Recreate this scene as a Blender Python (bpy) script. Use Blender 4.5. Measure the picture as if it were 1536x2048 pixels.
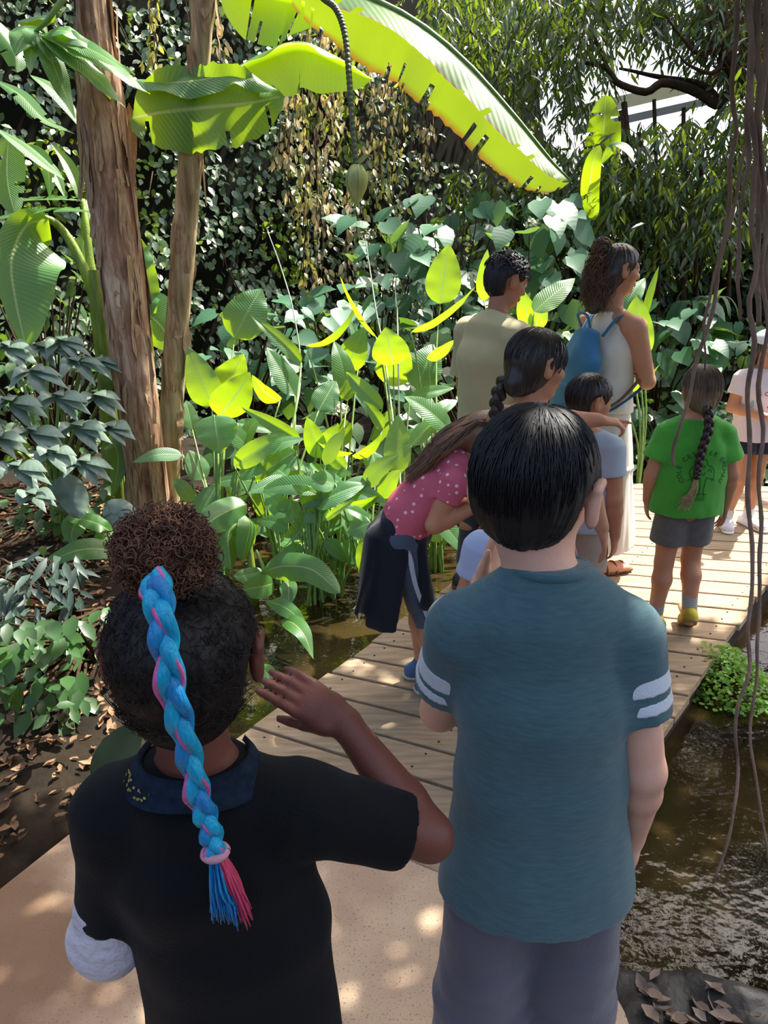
import bpy, math, random
import numpy as np
from mathutils import Vector, Matrix, noise as mnoise
from mathutils.bvhtree import BVHTree

for o in list(bpy.data.objects):
    bpy.data.objects.remove(o)
scene = bpy.context.scene
COL = scene.collection

# ------------------------------------------------------------------ camera, sky, sun, exposure
CAM_H = 1.65
PITCH = math.radians(18.8)
FPX = 1538.0
cd = bpy.data.cameras.new('camera')
cam = bpy.data.objects.new('camera', cd)
COL.objects.link(cam)
cam.location = (0, 0, CAM_H)
cam.rotation_euler = (math.pi / 2 - PITCH, 0, 0)
cd.sensor_fit = 'VERTICAL'
cd.sensor_height = 36.0
cd.sensor_width = 27.0
cd.lens = FPX / 2048 * 36.0
cd.clip_start = 0.05
scene.camera = cam

SUN_DIR = Vector((0.50, 0.46, 1.05)).normalized()
world = bpy.data.worlds.new('world')
scene.world = world
world.use_nodes = True
wn = world.node_tree.nodes
bg = wn['Background']
sky = wn.new('ShaderNodeTexSky')
sky.sky_type = 'NISHITA'
sky.sun_disc = False
sky.sun_elevation = math.asin(SUN_DIR.z)
sky.sun_rotation = math.atan2(SUN_DIR.x, SUN_DIR.y)
sky.air_density = 0.8
sky.dust_density = 6.0
sky.ozone_density = 1.0
world.node_tree.links.new(sky.outputs[0], bg.inputs[0])
bg.inputs[1].default_value = 0.36

sd = bpy.data.lights.new('sun', 'SUN')
sun = bpy.data.objects.new('sun', sd)
COL.objects.link(sun)
sun.location = SUN_DIR * 12
sun.rotation_euler = SUN_DIR.to_track_quat('Z', 'Y').to_euler()
sd.energy = 13.0
sd.angle = math.radians(0.7)
sd.color = (1.0, 0.96, 0.88)

vs = scene.view_settings
vs.view_transform = 'Standard'
vs.look = 'None'
vs.exposure = 0.1
vs.gamma = 1.0
vs.use_curve_mapping = False
scene.cycles.max_bounces = 8
scene.cycles.diffuse_bounces = 4
scene.cycles.glossy_bounces = 3
scene.cycles.transmission_bounces = 6
scene.cycles.transparent_max_bounces = 8
scene.cycles.sample_clamp_indirect = 6.0
scene.cycles.caustics_reflective = False
scene.cycles.caustics_refractive = False

# ------------------------------------------------------------------ small helpers
V = lambda *a: np.array(a, float)
CP, SP = math.cos(PITCH), math.sin(PITCH)


def W(u, v, t):
    """a point of the place seen at pixel (u, v) of the photograph at depth t metres"""
    a = (u - 768) / FPX
    b = (1024 - v) / FPX
    return np.array((a * t, (CP + SP * b) * t, CAM_H + (-SP + CP * b) * t))


def WY(u, v, y):
    b = (1024 - v) / FPX
    return W(u, v, y / (CP + SP * b))


def unit(a):
    a = np.asarray(a, float)
    n = np.linalg.norm(a, axis=-1, keepdims=True)
    return a / np.maximum(n, 1e-9)


def lin(h):
    h = h.lstrip('#')
    r = []
    for i in (0, 2, 4):
        c = int(h[i:i + 2], 16) / 255
        r.append(c / 12.92 if c <= .04045 else ((c + .055) / 1.055) ** 2.4)
    return (*r, 1.0)


def tag(o, label=None, cat=None, group=None, kind=None):
    if label:
        o['label'] = label
    if cat:
        o['category'] = cat
    if group:
        o['group'] = group
    if kind:
        o['kind'] = kind
    return o


def empty(name, loc=(0, 0, 0), rz=0.0):
    o = bpy.data.objects.new(name, None)
    o.empty_display_size = 0.1
    COL.objects.link(o)
    o.location = loc
    o.rotation_euler = (0, 0, rz)
    return o


def link(name, me, mats, parent=None):
    o = bpy.data.objects.new(name, me)
    COL.objects.link(o)
    for m in (mats if isinstance(mats, (list, tuple)) else [mats]):
        me.materials.append(m)
    if parent is not None:
        o.parent = parent
    return o


def make_mesh(name, v, quads=None, tris=None, smooth=True, uv=None):
    """v (n,3); quads (q,4), tris (t,3); uv per vertex (n,2)"""
    me = bpy.data.meshes.new(name)
    v = np.asarray(v, np.float32)
    quads = np.zeros((0, 4), np.int32) if quads is None or len(quads) == 0 else np.asarray(quads, np.int32)
    tris = np.zeros((0, 3), np.int32) if tris is None or len(tris) == 0 else np.asarray(tris, np.int32)
    idx = np.concatenate([quads.ravel(), tris.ravel()])
    nf = len(quads) + len(tris)
    me.vertices.add(len(v))
    me.vertices.foreach_set('co', v.ravel())
    me.loops.add(len(idx))
    me.loops.foreach_set('vertex_index', idx)
    me.polygons.add(nf)
    st = np.concatenate([np.arange(len(quads)) * 4, len(quads) * 4 + np.arange(len(tris)) * 3]).astype(np.int32)
    me.polygons.foreach_set('loop_start', st)
    me.polygons.foreach_set('use_smooth', np.full(nf, bool(smooth)))
    if uv is not None:
        l = me.uv_layers.new(name='UVMap')
        l.data.foreach_set('uv', np.asarray(uv, np.float32)[idx].ravel())
    me.update(calc_edges=True)
    return me


class MB:
    """collects pieces of ONE part"""

    def __init__(s):
        s.v, s.q, s.t, s.uv, s.n = [], [], [], [], 0

    def add(s, v, q=None, t=None, uv=None):
        v = np.asarray(v, float)
        s.v.append(v)
        if q is not None and len(q):
            s.q.append(np.asarray(q) + s.n)
        if t is not None and len(t):
            s.t.append(np.asarray(t) + s.n)
        s.uv.append(np.zeros((len(v), 2)) if uv is None else np.asarray(uv, float))
        s.n += len(v)
        return s

    def box(s, lo, hi, M=None):
        lo, hi = np.asarray(lo, float), np.asarray(hi, float)
        c = np.array([[x, y, z] for x in (0, 1) for y in (0, 1) for z in (0, 1)], float)
        v = lo + c * (hi - lo)
        if M is not None:
            v = v @ np.asarray(M)[:3, :3].T + np.asarray(M)[:3, 3]
        return s.add(v, [(0, 1, 3, 2), (4, 6, 7, 5), (0, 4, 5, 1), (2, 3, 7, 6), (0, 2, 6, 4), (1, 5, 7, 3)])

    def tube(s, P, r, n=8, cap=True, ell=1.0, up=None):
        P = np.asarray(P, float)
        m = len(P)
        r = np.full(m, r) if np.isscalar(r) else np.asarray(r, float)
        T = unit(np.gradient(P, axis=0))
        if up is None:
            up = V(0, 0, 1) if abs(T[0][2]) < .9 else V(0, 1, 0)
        N = np.zeros_like(P)
        u = np.asarray(up, float)
        for i in range(m):
            u = u - T[i] * np.dot(u, T[i])
            u = u / max(np.linalg.norm(u), 1e-9)
            N[i] = u
        B = np.cross(T, N)
        a = np.linspace(0, 2 * np.pi, n, endpoint=False)
        ring = (N[:, None] * (np.cos(a) * ell)[None, :, None] + B[:, None] * np.sin(a)[None, :, None]) * r[:, None, None]
        v = (P[:, None] + ring).reshape(-1, 3)
        i = np.arange(m - 1)[:, None] * n
        j = np.arange(n)[None]
        k = (j + 1) % n
        q = np.stack([i + j, i + k, i + n + k, i + n + j], -1).reshape(-1, 4)
        uu = np.repeat(np.linspace(0, 1, m), n)
        vv = np.tile(np.linspace(0, 1, n), m)
        t = []
        if cap:
            v = np.concatenate([v, P[:1], P[-1:]])
            uu = np.append(uu, [0, 1])
            vv = np.append(vv, [0, 0])
            c0, c1 = m * n, m * n + 1
            t = [(c0, (x + 1) % n, x) for x in range(n)] + [(c1, (m - 1) * n + x, (m - 1) * n + (x + 1) % n) for x in range(n)]
        return s.add(v, q, t, np.stack([uu, vv], -1))

    def build(s, name, mat, parent=None, smooth=True):
        me = make_mesh(name, np.concatenate(s.v), np.concatenate(s.q) if s.q else None,
                       np.concatenate(s.t) if s.t else None, smooth, np.concatenate(s.uv))
        return link(name, me, mat, parent)


def curve_pts(P, n):
    """Catmull-Rom through P"""
    P = np.asarray(P, float)
    if len(P) == 2:
        t = np.linspace(0, 1, n)[:, None]
        return P[0] * (1 - t) + P[1] * t
    Q = np.concatenate([[2 * P[0] - P[1]], P, [2 * P[-1] - P[-2]]])
    x = np.linspace(0, len(P) - 1 - 1e-6, n)
    i = x.astype(int)
    f = (x - i)[:, None]
    a, b, c, d = Q[i], Q[i + 1], Q[i + 2], Q[i + 3]
    return .5 * ((2 * b) + (-a + c) * f + (2 * a - 5 * b + 4 * c - d) * f ** 2 + (-a + 3 * b - 3 * c + d) * f ** 3)


# ------------------------------------------------------------------ implicit surfaces (bodies, clothes)
class SDF:
    def __init__(s):
        s.ops = []

    def _add(s, fn, lo, hi, k, op):
        s.ops.append((fn, np.asarray(lo, float), np.asarray(hi, float), k, op))
        return s

    def cap(s, a, b, ra, rb=None, k=.01, op='u'):
        rb = ra if rb is None else rb
        a, b = np.asarray(a, float), np.asarray(b, float)
        ax = b - a
        L2 = max(float(ax @ ax), 1e-12)

        def fn(x, y, z):
            px, py, pz = x - a[0], y - a[1], z - a[2]
            u = np.clip((px * ax[0] + py * ax[1] + pz * ax[2]) / L2, 0, 1)
            return np.sqrt((px - u * ax[0]) ** 2 + (py - u * ax[1]) ** 2 + (pz - u * ax[2]) ** 2) - (ra + (rb - ra) * u)
        r = max(ra, rb)
        return s._add(fn, np.minimum(a, b) - r, np.maximum(a, b) + r, k, op)

    def chain(s, P, R, k=.01, op='u'):
        for i in range(len(P) - 1):
            s.cap(P[i], P[i + 1], R[i], R[i + 1], k, op)
        return s

    def ecap(s, A, B, side, r1, r2, flat=False, k=.02, op='u', cap=1.0):
        """elliptic cone from A to B; side = direction of the first radius"""
        A, B = np.asarray(A, float), np.asarray(B, float)
        L = float(np.linalg.norm(B - A))
        w = (B - A) / L
        sd_ = np.asarray(side, float)
        sd_ = unit(sd_ - w * (sd_ @ w))
        f = np.cross(w, sd_)

        def fn(x, y, z):
            px, py, pz = x - A[0], y - A[1], z - A[2]
            u = px * w[0] + py * w[1] + pz * w[2]
            t = np.clip(u / L, 0, 1)
            t = t * t * (3 - 2 * t) * .5 + t * .5
            a = r1[0] + (r2[0] - r1[0]) * t
            b = r1[1] + (r2[1] - r1[1]) * t
            X = px * sd_[0] + py * sd_[1] + pz * sd_[2]
            Y = px * f[0] + py * f[1] + pz * f[2]
            if flat:
                k0 = np.sqrt((X / a) ** 2 + (Y / b) ** 2) + 1e-6
                k1 = np.sqrt((X / a ** 2) ** 2 + (Y / b ** 2) ** 2) + 1e-6
                return np.maximum(k0 * (k0 - 1) / k1, np.maximum(-u, u - L))
            e = u - np.clip(u, 0, L)
            c = np.minimum(a, b) * cap
            k0 = np.sqrt((X / a) ** 2 + (Y / b) ** 2 + (e / c) ** 2) + 1e-6
            k1 = np.sqrt((X / a ** 2) ** 2 + (Y / b ** 2) ** 2 + (e / c ** 2) ** 2) + 1e-6
            return k0 * (k0 - 1) / k1
        r = max(*r1, *r2)
        return s._add(fn, np.minimum(A, B) - r, np.maximum(A, B) + r, k, op)

    def ell(s, c, r, M=None, k=.01, op='u'):
        c = np.asarray(c, float)
        M = np.eye(3) if M is None else np.asarray(M, float)

        def fn(x, y, z):
            px, py, pz = x - c[0], y - c[1], z - c[2]
            q = [px * M[i][0] + py * M[i][1] + pz * M[i][2] for i in range(3)]
            k0 = np.sqrt(sum((q[i] / r[i]) ** 2 for i in range(3))) + 1e-6
            k1 = np.sqrt(sum((q[i] / r[i] ** 2) ** 2 for i in range(3))) + 1e-6
            return k0 * (k0 - 1) / k1
        R = max(r)
        return s._add(fn, c - R, c + R, k, op)

    def half(s, p, n):
        """keep the side of the plane n points away from"""
        p, n = np.asarray(p, float), unit(n)
        return s._add(lambda x, y, z: (x - p[0]) * n[0] + (y - p[1]) * n[1] + (z - p[2]) * n[2], None, None, 0, 'i')

    def clip(s, fn):
        return s._add(fn, None, None, 0, 'i') if False else s.ops.append((fn, None, None, 0, 'i')) or s

    def grid(s, h):
        us = [o for o in s.ops if o[4] == 'u']
        lo = np.min([o[1] for o in us], 0) - 3 * h
        hi = np.max([o[2] for o in us], 0) + 3 * h
        n = np.ceil((hi - lo) / h).astype(int) + 1
        F = np.full(n, .15, np.float32)
        ax = [lo[i] + np.arange(n[i]) * h for i in range(3)]
        for fn, l, H_, k, op in s.ops:
            if op == 'i':
                d = fn(ax[0][:, None, None], ax[1][None, :, None], ax[2][None, None, :])
                F = np.maximum(F, d)
                continue
            m = k + 3 * h
            i0 = np.maximum(((l - m - lo) / h).astype(int), 0)
            i1 = np.minimum(((H_ + m - lo) / h).astype(int) + 2, n)
            if np.any(i1 <= i0):
                continue
            sl = tuple(slice(i0[i], i1[i]) for i in range(3))
            d = fn(ax[0][sl[0]][:, None, None], ax[1][sl[1]][None, :, None], ax[2][sl[2]][None, None, :])
            a = F[sl]
            if op == 'u':
                g = np.clip(.5 + .5 * (a - d) / max(k, 1e-6), 0, 1)
                F[sl] = a * (1 - g) + d * g - k * g * (1 - g)
            else:
                g = np.clip(.5 - .5 * (a + d) / max(k, 1e-6), 0, 1)
                F[sl] = a * (1 - g) - d * g + k * g * (1 - g)
        return F, lo

    def mesh(s, h, disp=None):
        F, lo = s.grid(h)
        v, q = surface_nets(F, lo, h)
        if disp is not None:
            nrm = vnormals(v, q)
            v = v + nrm * disp(v)[:, None]
        return v, q

    def build(s, name, mat, parent=None, h=.005, disp=None, smooth=2):
        v, q = s.mesh(h)
        for _ in range(smooth):
            v = relax(v, q)
        if disp is not None:
            v = v + vnormals(v, q) * disp(v)[:, None]
        return link(name, make_mesh(name, v, q), mat, parent)


def relax(v, q, f=.5):
    acc = np.zeros_like(v)
    cnt = np.zeros(len(v))
    for a, b in ((0, 1), (1, 2), (2, 3), (3, 0)):
        np.add.at(acc, q[:, a], v[q[:, b]])
        np.add.at(acc, q[:, b], v[q[:, a]])
        np.add.at(cnt, q[:, a], 1)
        np.add.at(cnt, q[:, b], 1)
    return v * (1 - f) + f * acc / np.maximum(cnt, 1)[:, None]


def vnormals(v, q):
    n = np.cross(v[q[:, 2]] - v[q[:, 0]], v[q[:, 3]] - v[q[:, 1]])
    acc = np.zeros_like(v)
    for i in range(4):
        np.add.at(acc, q[:, i], n)
    return unit(acc)


def surface_nets(F, lo, h):
    S = F < 0
    n = np.array(F.shape)
    c = np.zeros(n - 1, np.int8)
    for dx in (0, 1):
        for dy in (0, 1):
            for dz in (0, 1):
                c += S[dx:n[0] - 1 + dx, dy:n[1] - 1 + dy, dz:n[2] - 1 + dz]
    act = (c > 0) & (c < 8)
    I = np.argwhere(act)
    vid = np.full(n - 1, -1, np.int64)
    vid[act] = np.arange(len(I))
    pos = np.zeros((len(I), 3))
    cnt = np.zeros(len(I))
    offs = [np.array(o) for o in ((0, 0, 0), (1, 0, 0), (0, 1, 0), (1, 1, 0), (0, 0, 1), (1, 0, 1), (0, 1, 1), (1, 1, 1))]
    val = [F[tuple((I + o).T)] for o in offs]
    for a in range(8):
        for b in range(a + 1, 8):
            if np.abs(offs[a] - offs[b]).sum() != 1:
                continue
            m = (val[a] < 0) != (val[b] < 0)
            t = val[a][m] / (val[a][m] - val[b][m])
            pos[m] += offs[a] + t[:, None] * (offs[b] - offs[a])
            cnt[m] += 1
    v = lo + (I + pos / cnt[:, None]) * h
    quads = []
    for ax in range(3):
        s0 = [slice(1, -1)] * 3
        s1 = [slice(1, -1)] * 3
        s0[ax] = slice(0, -1)
        s1[ax] = slice(1, None)
        A, B = S[tuple(s0)], S[tuple(s1)]
        E = np.argwhere(A != B)
        off = np.ones(3, int)
        off[ax] = 0
        E = E + off
        flip = S[tuple(E.T)]
        e1, e2 = np.zeros(3, int), np.zeros(3, int)
        e1[(ax + 1) % 3] = 1
        e2[(ax + 2) % 3] = 1
        qd = np.stack([vid[tuple((E - e1 - e2).T)], vid[tuple((E - e2).T)], vid[tuple(E.T)], vid[tuple((E - e1).T)]], -1)
        qd[~flip] = qd[~flip][:, ::-1]
        quads.append(qd)
    return v, np.concatenate(quads)


def fnoise(v, sc, seed=0.0, sv=(1, 1, 1)):
    sv = np.asarray(sv) * sc
    nz = mnoise.noise
    return np.array([nz((p[0] * sv[0] + seed, p[1] * sv[1], p[2] * sv[2])) for p in v.tolist()])


# ------------------------------------------------------------------ materials
def nt(name):
    m = bpy.data.materials.new(name)
    m.use_nodes = True
    t = m.node_tree
    return m, t, t.nodes, t.links, t.nodes['Principled BSDF']


def mat(name, col, rough=.6, spec=.5, var=.15, vscale=8.0, bump=0.0, bscale=40.0, stretch=(1, 1, 1), sheen=0.0, metal=0.0,
        sss=0.0, coat=0.0, col2=None):
    """plain material; noise mixes col with col2 (or a darker col), bump gives grain"""
    m, t, N, L, b = nt(name)
    col = lin(col) if isinstance(col, str) else (*col, 1.0)[:4]
    c2 = (lin(col2) if isinstance(col2, str) else col2) if col2 else tuple(c * (1 - var * 2) for c in col[:3]) + (1,)
    tc = N.new('ShaderNodeTexCoord')
    mp = N.new('ShaderNodeMapping')
    mp.inputs['Scale'].default_value = stretch
    L.new(tc.outputs['Object'], mp.inputs[0])
    nz = N.new('ShaderNodeTexNoise')
    nz.inputs['Scale'].default_value = vscale
    nz.inputs['Detail'].default_value = 4
    L.new(mp.outputs[0], nz.inputs[0])
    mx = N.new('ShaderNodeMix')
    mx.data_type = 'RGBA'
    rp = N.new('ShaderNodeMapRange')
    rp.inputs[1].default_value = .3
    rp.inputs[2].default_value = .7
    L.new(nz.outputs[0], rp.inputs[0])
    L.new(rp.outputs[0], mx.inputs[0])
    mx.inputs[6].default_value = col
    mx.inputs[7].default_value = c2
    L.new(mx.outputs[2], b.inputs['Base Color'])
    b.inputs['Roughness'].default_value = rough
    b.inputs['Specular IOR Level'].default_value = spec
    b.inputs['Metallic'].default_value = metal
    b.inputs['Sheen Weight'].default_value = sheen
    b.inputs['Coat Weight'].default_value = coat
    if sss:
        b.inputs['Subsurface Weight'].default_value = sss
        b.inputs['Subsurface Radius'].default_value = (.012, .004, .002)
        b.inputs['Subsurface Scale'].default_value = 1.0
    if bump:
        n2 = N.new('ShaderNodeTexNoise')
        n2.inputs['Scale'].default_value = bscale
        n2.inputs['Detail'].default_value = 3
        L.new(mp.outputs[0], n2.inputs[0])
        bp = N.new('ShaderNodeBump')
        bp.inputs['Strength'].default_value = bump
        bp.inputs['Distance'].default_value = .01
        L.new(n2.outputs[0], bp.inputs['Height'])
        L.new(bp.outputs[0], b.inputs['Normal'])
    return m


def leaf_mat(name, col, trans, tw=.45, rough=.35, spec=.5, var=.3, vein=0.0, edge=None, vscale=3.0, veinscale=60.0, rib=None):
    """leaf: glossy top, light shining through; uv.x along, uv.y across (0..1, .5 = midrib)"""
    m, t, N, L, b = nt(name)
    col, trans = lin(col), lin(trans)
    tc = N.new('ShaderNodeTexCoord')
    geo = N.new('ShaderNodeNewGeometry')
    nz = N.new('ShaderNodeTexNoise')
    nz.inputs['Scale'].default_value = vscale
    L.new(tc.outputs['Object'], nz.inputs[0])
    ad = N.new('ShaderNodeMath')
    ad.operation = 'ADD'
    L.new(nz.outputs[0], ad.inputs[0])
    L.new(geo.outputs['Random Per Island'], ad.inputs[1])
    mr = N.new('ShaderNodeMapRange')
    mr.inputs[1].default_value = .3
    mr.inputs[2].default_value = 1.5
    mr.inputs[3].default_value = 1 - var
    mr.inputs[4].default_value = 1 + var
    L.new(ad.outputs[0], mr.inputs[0])

    def shade(c):
        x = N.new('ShaderNodeMix')
        x.data_type = 'RGBA'
        x.blend_type = 'MULTIPLY'
        x.inputs[0].default_value = 1
        x.inputs[6].default_value = c
        L.new(mr.outputs[0], x.inputs[7])
        return x.outputs[2]
    c1, c2 = shade(col), shade(trans)
    sep = N.new('ShaderNodeSeparateXYZ')
    L.new(tc.outputs['UV'], sep.inputs[0])
    d = N.new('ShaderNodeMath')
    d.operation = 'SUBTRACT'
    L.new(sep.outputs[1], d.inputs[0])
    d.inputs[1].default_value = .5
    ab = N.new('ShaderNodeMath')
    ab.operation = 'ABSOLUTE'
    L.new(d.outputs[0], ab.inputs[0])

    def blend(c, other, lo, hi):
        r = N.new('ShaderNodeMapRange')
        r.inputs[1].default_value = lo
        r.inputs[2].default_value = hi
        L.new(ab.outputs[0], r.inputs[0])
        x = N.new('ShaderNodeMix')
        x.data_type = 'RGBA'
        L.new(r.outputs[0], x.inputs[0])
        L.new(c, x.inputs[6])
        x.inputs[7].default_value = other
        return x.outputs[2]
    if rib:
        c1 = blend(c1, lin(rib), .028, .012)
        c2 = blend(c2, lin(rib), .028, .012)
    if edge:
        c1 = blend(c1, lin(edge), .44, .5)
        c2 = blend(c2, lin(edge), .42, .5)
    L.new(c1, b.inputs['Base Color'])
    b.inputs['Roughness'].default_value = rough
    b.inputs['Specular IOR Level'].default_value = spec
    tr = N.new('ShaderNodeBsdfTranslucent')
    L.new(c2, tr.inputs[0])
    if vein:
        wv = N.new('ShaderNodeMath')
        wv.operation = 'SINE'
        k1 = N.new('ShaderNodeMath')
        k1.operation = 'MULTIPLY_ADD'
        L.new(sep.outputs[0], k1.inputs[0])
        k1.inputs[1].default_value = veinscale
        k2 = N.new('ShaderNodeMath')
        k2.operation = 'MULTIPLY'
        L.new(ab.outputs[0], k2.inputs[0])
        k2.inputs[1].default_value = -veinscale * .25
        L.new(k2.outputs[0], k1.inputs[2])
        L.new(k1.outputs[0], wv.inputs[0])
        bp = N.new('ShaderNodeBump')
        bp.inputs['Strength'].default_value = vein * .3
        bp.inputs['Distance'].default_value = .004
        L.new(wv.outputs[0], bp.inputs['Height'])
        L.new(bp.outputs[0], b.inputs['Normal'])
    mx = N.new('ShaderNodeMixShader')
    mx.inputs[0].default_value = tw
    L.new(b.outputs[0], mx.inputs[1])
    L.new(tr.outputs[0], mx.inputs[2])
    L.new(mx.outputs[0], N['Material Output'].inputs[0])
    return m
# ------------------------------------------------------------------ the setting
rng = np.random.default_rng(7)
random.seed(7)


def grid_sheet(x0, x1, y0, y1, nx, ny, zf):
    xs, ys = np.linspace(x0, x1, nx), np.linspace(y0, y1, ny)
    X, Y = np.meshgrid(xs, ys, indexing='ij')
    Z = zf(X, Y)
    v = np.stack([X, Y, Z], -1).reshape(-1, 3)
    i = np.arange(nx - 1)[:, None] * ny
    j = np.arange(ny - 1)[None]
    q = np.stack([i + j, i + ny + j, i + ny + j + 1, i + j + 1], -1).reshape(-1, 4)
    return v, q


def sstep(a, b, x):
    t = np.clip((x - a) / (b - a), 0, 1)
    return t * t * (3 - 2 * t)


M_soil = mat('dark_soil', '#2e2418', .9, .2, .35, 6, .8, 30)
M_mud = mat('wet_mud', '#2b2723', .55, .5, .3, 9, 1.0, 22)
M_wood = mat('weathered_boards', '#b39c80', .75, .3, .14, 5, .35, 60, (1.2, 9, 9), col2='#8f7a60')
M_beam = mat('wet_timber', '#3d2f22', .8, .3, .3, 5, .3, 40)


def path_material():
    m, t, N, L, b = nt('sandy_concrete')
    tc = N.new('ShaderNodeTexCoord')
    n1 = N.new('ShaderNodeTexNoise')
    n1.inputs['Scale'].default_value = 5
    n1.inputs['Detail'].default_value = 6
    n2 = N.new('ShaderNodeTexNoise')
    n2.inputs['Scale'].default_value = 170
    n2.inputs['Detail'].default_value = 2
    vo = N.new('ShaderNodeTexVoronoi')
    vo.inputs['Scale'].default_value = 70
    for n in (n1, n2, vo):
        L.new(tc.outputs['Object'], n.inputs[0])
    r1 = N.new('ShaderNodeValToRGB')
    r1.color_ramp.elements[0].position = .35
    r1.color_ramp.elements[0].color = lin('#b4957a')
    r1.color_ramp.elements[1].position = .7
    r1.color_ramp.elements[1].color = lin('#cfb292')
    L.new(n1.outputs[0], r1.inputs[0])
    # crumbs of soil lying on the slab
    r2 = N.new('ShaderNodeMapRange')
    r2.inputs[1].default_value = .60
    r2.inputs[2].default_value = .72
    L.new(n2.outputs[0], r2.inputs[0])
    m1 = N.new('ShaderNodeMix')
    m1.data_type = 'RGBA'
    L.new(r2.outputs[0], m1.inputs[0])
    L.new(r1.outputs[0], m1.inputs[6])
    m1.inputs[7].default_value = lin('#7c6650')
    # damp earthy stain by the planting bed
    sub = N.new('ShaderNodeVectorMath')
    sub.operation = 'SUBTRACT'
    sub.inputs[1].default_value = (-1.0, 1.42, 0)
    L.new(tc.outputs['Object'], sub.inputs[0])
    ln = N.new('ShaderNodeVectorMath')
    ln.operation = 'LENGTH'
    L.new(sub.outputs[0], ln.inputs[0])
    a = N.new('ShaderNodeMath')
    a.operation = 'MULTIPLY_ADD'
    L.new(n1.outputs[0], a.inputs[0])
    a.inputs[1].default_value = .35
    L.new(ln.outputs[1], a.inputs[2])
    r3 = N.new('ShaderNodeMapRange')
    r3.inputs[1].default_value = .42
    r3.inputs[2].default_value = .66
    r3.inputs[3].default_value = .85
    r3.inputs[4].default_value = 0
    L.new(a.outputs[0], r3.inputs[0])
    m2 = N.new('ShaderNodeMix')
    m2.data_type = 'RGBA'
    L.new(r3.outputs[0], m2.inputs[0])
    L.new(m1.outputs[2], m2.inputs[6])
    m2.inputs[7].default_value = lin('#6d4f36')
    L.new(m2.outputs[2], b.inputs['Base Color'])
    b.inputs['Roughness'].default_value = .85
    bp = N.new('ShaderNodeBump')
    bp.inputs['Strength'].default_value = .35
    bp.inputs['Distance'].default_value = .004
    L.new(n2.outputs[0], bp.inputs['Height'])
    L.new(bp.outputs[0], b.inputs['Normal'])
    return m


def water_material():
    m, t, N, L, b = nt('murky_water')
    tc = N.new('ShaderNodeTexCoord')
    n1 = N.new('ShaderNodeTexNoise')
    n1.inputs['Scale'].default_value = 2.2
    n1.inputs['Detail'].default_value = 4
    n2 = N.new('ShaderNodeTexNoise')
    n2.inputs['Scale'].default_value = 11
    n2.inputs['Detail'].default_value = 3
    for n in (n1, n2):
        L.new(tc.outputs['Object'], n.inputs[0])
    r = N.new('ShaderNodeValToRGB')
    r.color_ramp.elements[0].position = .35
    r.color_ramp.elements[0].color = lin('#15120a')
    r.color_ramp.elements[1].position = .65
    r.color_ramp.elements[1].color = lin('#3a2f18')
    L.new(n1.outputs[0], r.inputs[0])
    L.new(r.outputs[0], b.inputs['Base Color'])
    b.inputs['Roughness'].default_value = .04
    b.inputs['IOR'].default_value = 1.33
    bp = N.new('ShaderNodeBump')
    bp.inputs['Strength'].default_value = .14
    bp.inputs['Distance'].default_value = .03
    L.new(n2.outputs[0], bp.inputs['Height'])
    L.new(bp.outputs[0], b.inputs['Normal'])
    return m


M_path = path_material()
M_water = water_material()

v, q = grid_sheet(-16, 16, -4, 24, 3, 3, lambda x, y: x * 0 - .55)
tag(link('ground', make_mesh('ground', v, q), M_soil), kind='structure')

# sandy path: slab with a cut edge
pp = [(-1.72, .25), (-1.33, 1.12), (-1.05, 1.65), (-.93, 1.88), (-.80, 2.16), (-.64, 2.14), (-.30, 1.97), (.05, 1.77), (.38, 1.585), (.50, 1.52), (.55, 1.3), (.60, .25)]
n = len(pp)
pv = [(x, y, 0) for x, y in pp] + [(x, y, -.4) for x, y in pp]
me = bpy.data.meshes.new('path')
me.from_pydata(pv, [], [tuple(range(n - 1, -1, -1))] + [(i, (i + 1) % n, n + (i + 1) % n, n + i) for i in range(n)])
tag(link('path', me, M_path), kind='structure')

WATER_Z = -.13
v, q = grid_sheet(-2.2, 7, 1.0, 7.2, 2, 2, lambda x, y: x * 0 + WATER_Z)
tag(link('pond_water', make_mesh('pond_water', v, q), M_water), kind='structure')


def left_edge(y):
    return np.interp(y, [0, 1.12, 1.65, 1.88, 2.16, 2.6, 3.7, 4.6, 6], [-1.85, -1.36, -1.08, -.96, -.84, -1.0, -1.2, -.9, .2])


def hn(x, y, s, seed):
    return np.vectorize(lambda a, b: mnoise.noise((a * s, b * s, seed)))(x, y)


def soil_z(x, y):
    d = left_edge(y) - x
    return -.42 + .44 * sstep(-.25, .05, d) + .05 * sstep(0, .8, d) + .025 * hn(x, y, 3, 1.) + .012 * hn(x, y, 11, 5.)


v, q = grid_sheet(-7, 1.2, -.5, 9.5, 120, 150, soil_z)
tag(link('soil_bed', make_mesh('soil_bed', v, q), M_soil), kind='structure')


def mud_z(x, y):
    e = np.interp(x, [.4, .7, 1.0, 1.6, 3], [1.52, 1.46, 1.40, 1.42, 1.5]) + .03 * hn(x, y, 5, 3.)
    return -.4 + .37 * sstep(.16, -.05, y - e) + .03 * hn(x, y, 6, 9.) + .018 * hn(x, y, 17, 2.)


v, q = grid_sheet(.50, 3.4, .0, 1.75, 110, 80, mud_z)
tag(link('mud_bank', make_mesh('mud_bank', v, q), M_mud), kind='structure')

# ------------------------------------------------------------------ boardwalk
LEFT = np.array([(-.64, 2.15), (.49, 3.89), (1.5, 5.55)])
RIGHT = np.array([(.38, 1.585), (2.0, 3.67), (3.45, 5.40)])


def along(P, s):
    d = np.r_[0, np.cumsum(np.linalg.norm(np.diff(P, axis=0), axis=1))]
    x = np.interp(s * d[-1], d, P[:, 0])
    y = np.interp(s * d[-1], d, P[:, 1])
    return np.array((x, y))


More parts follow.
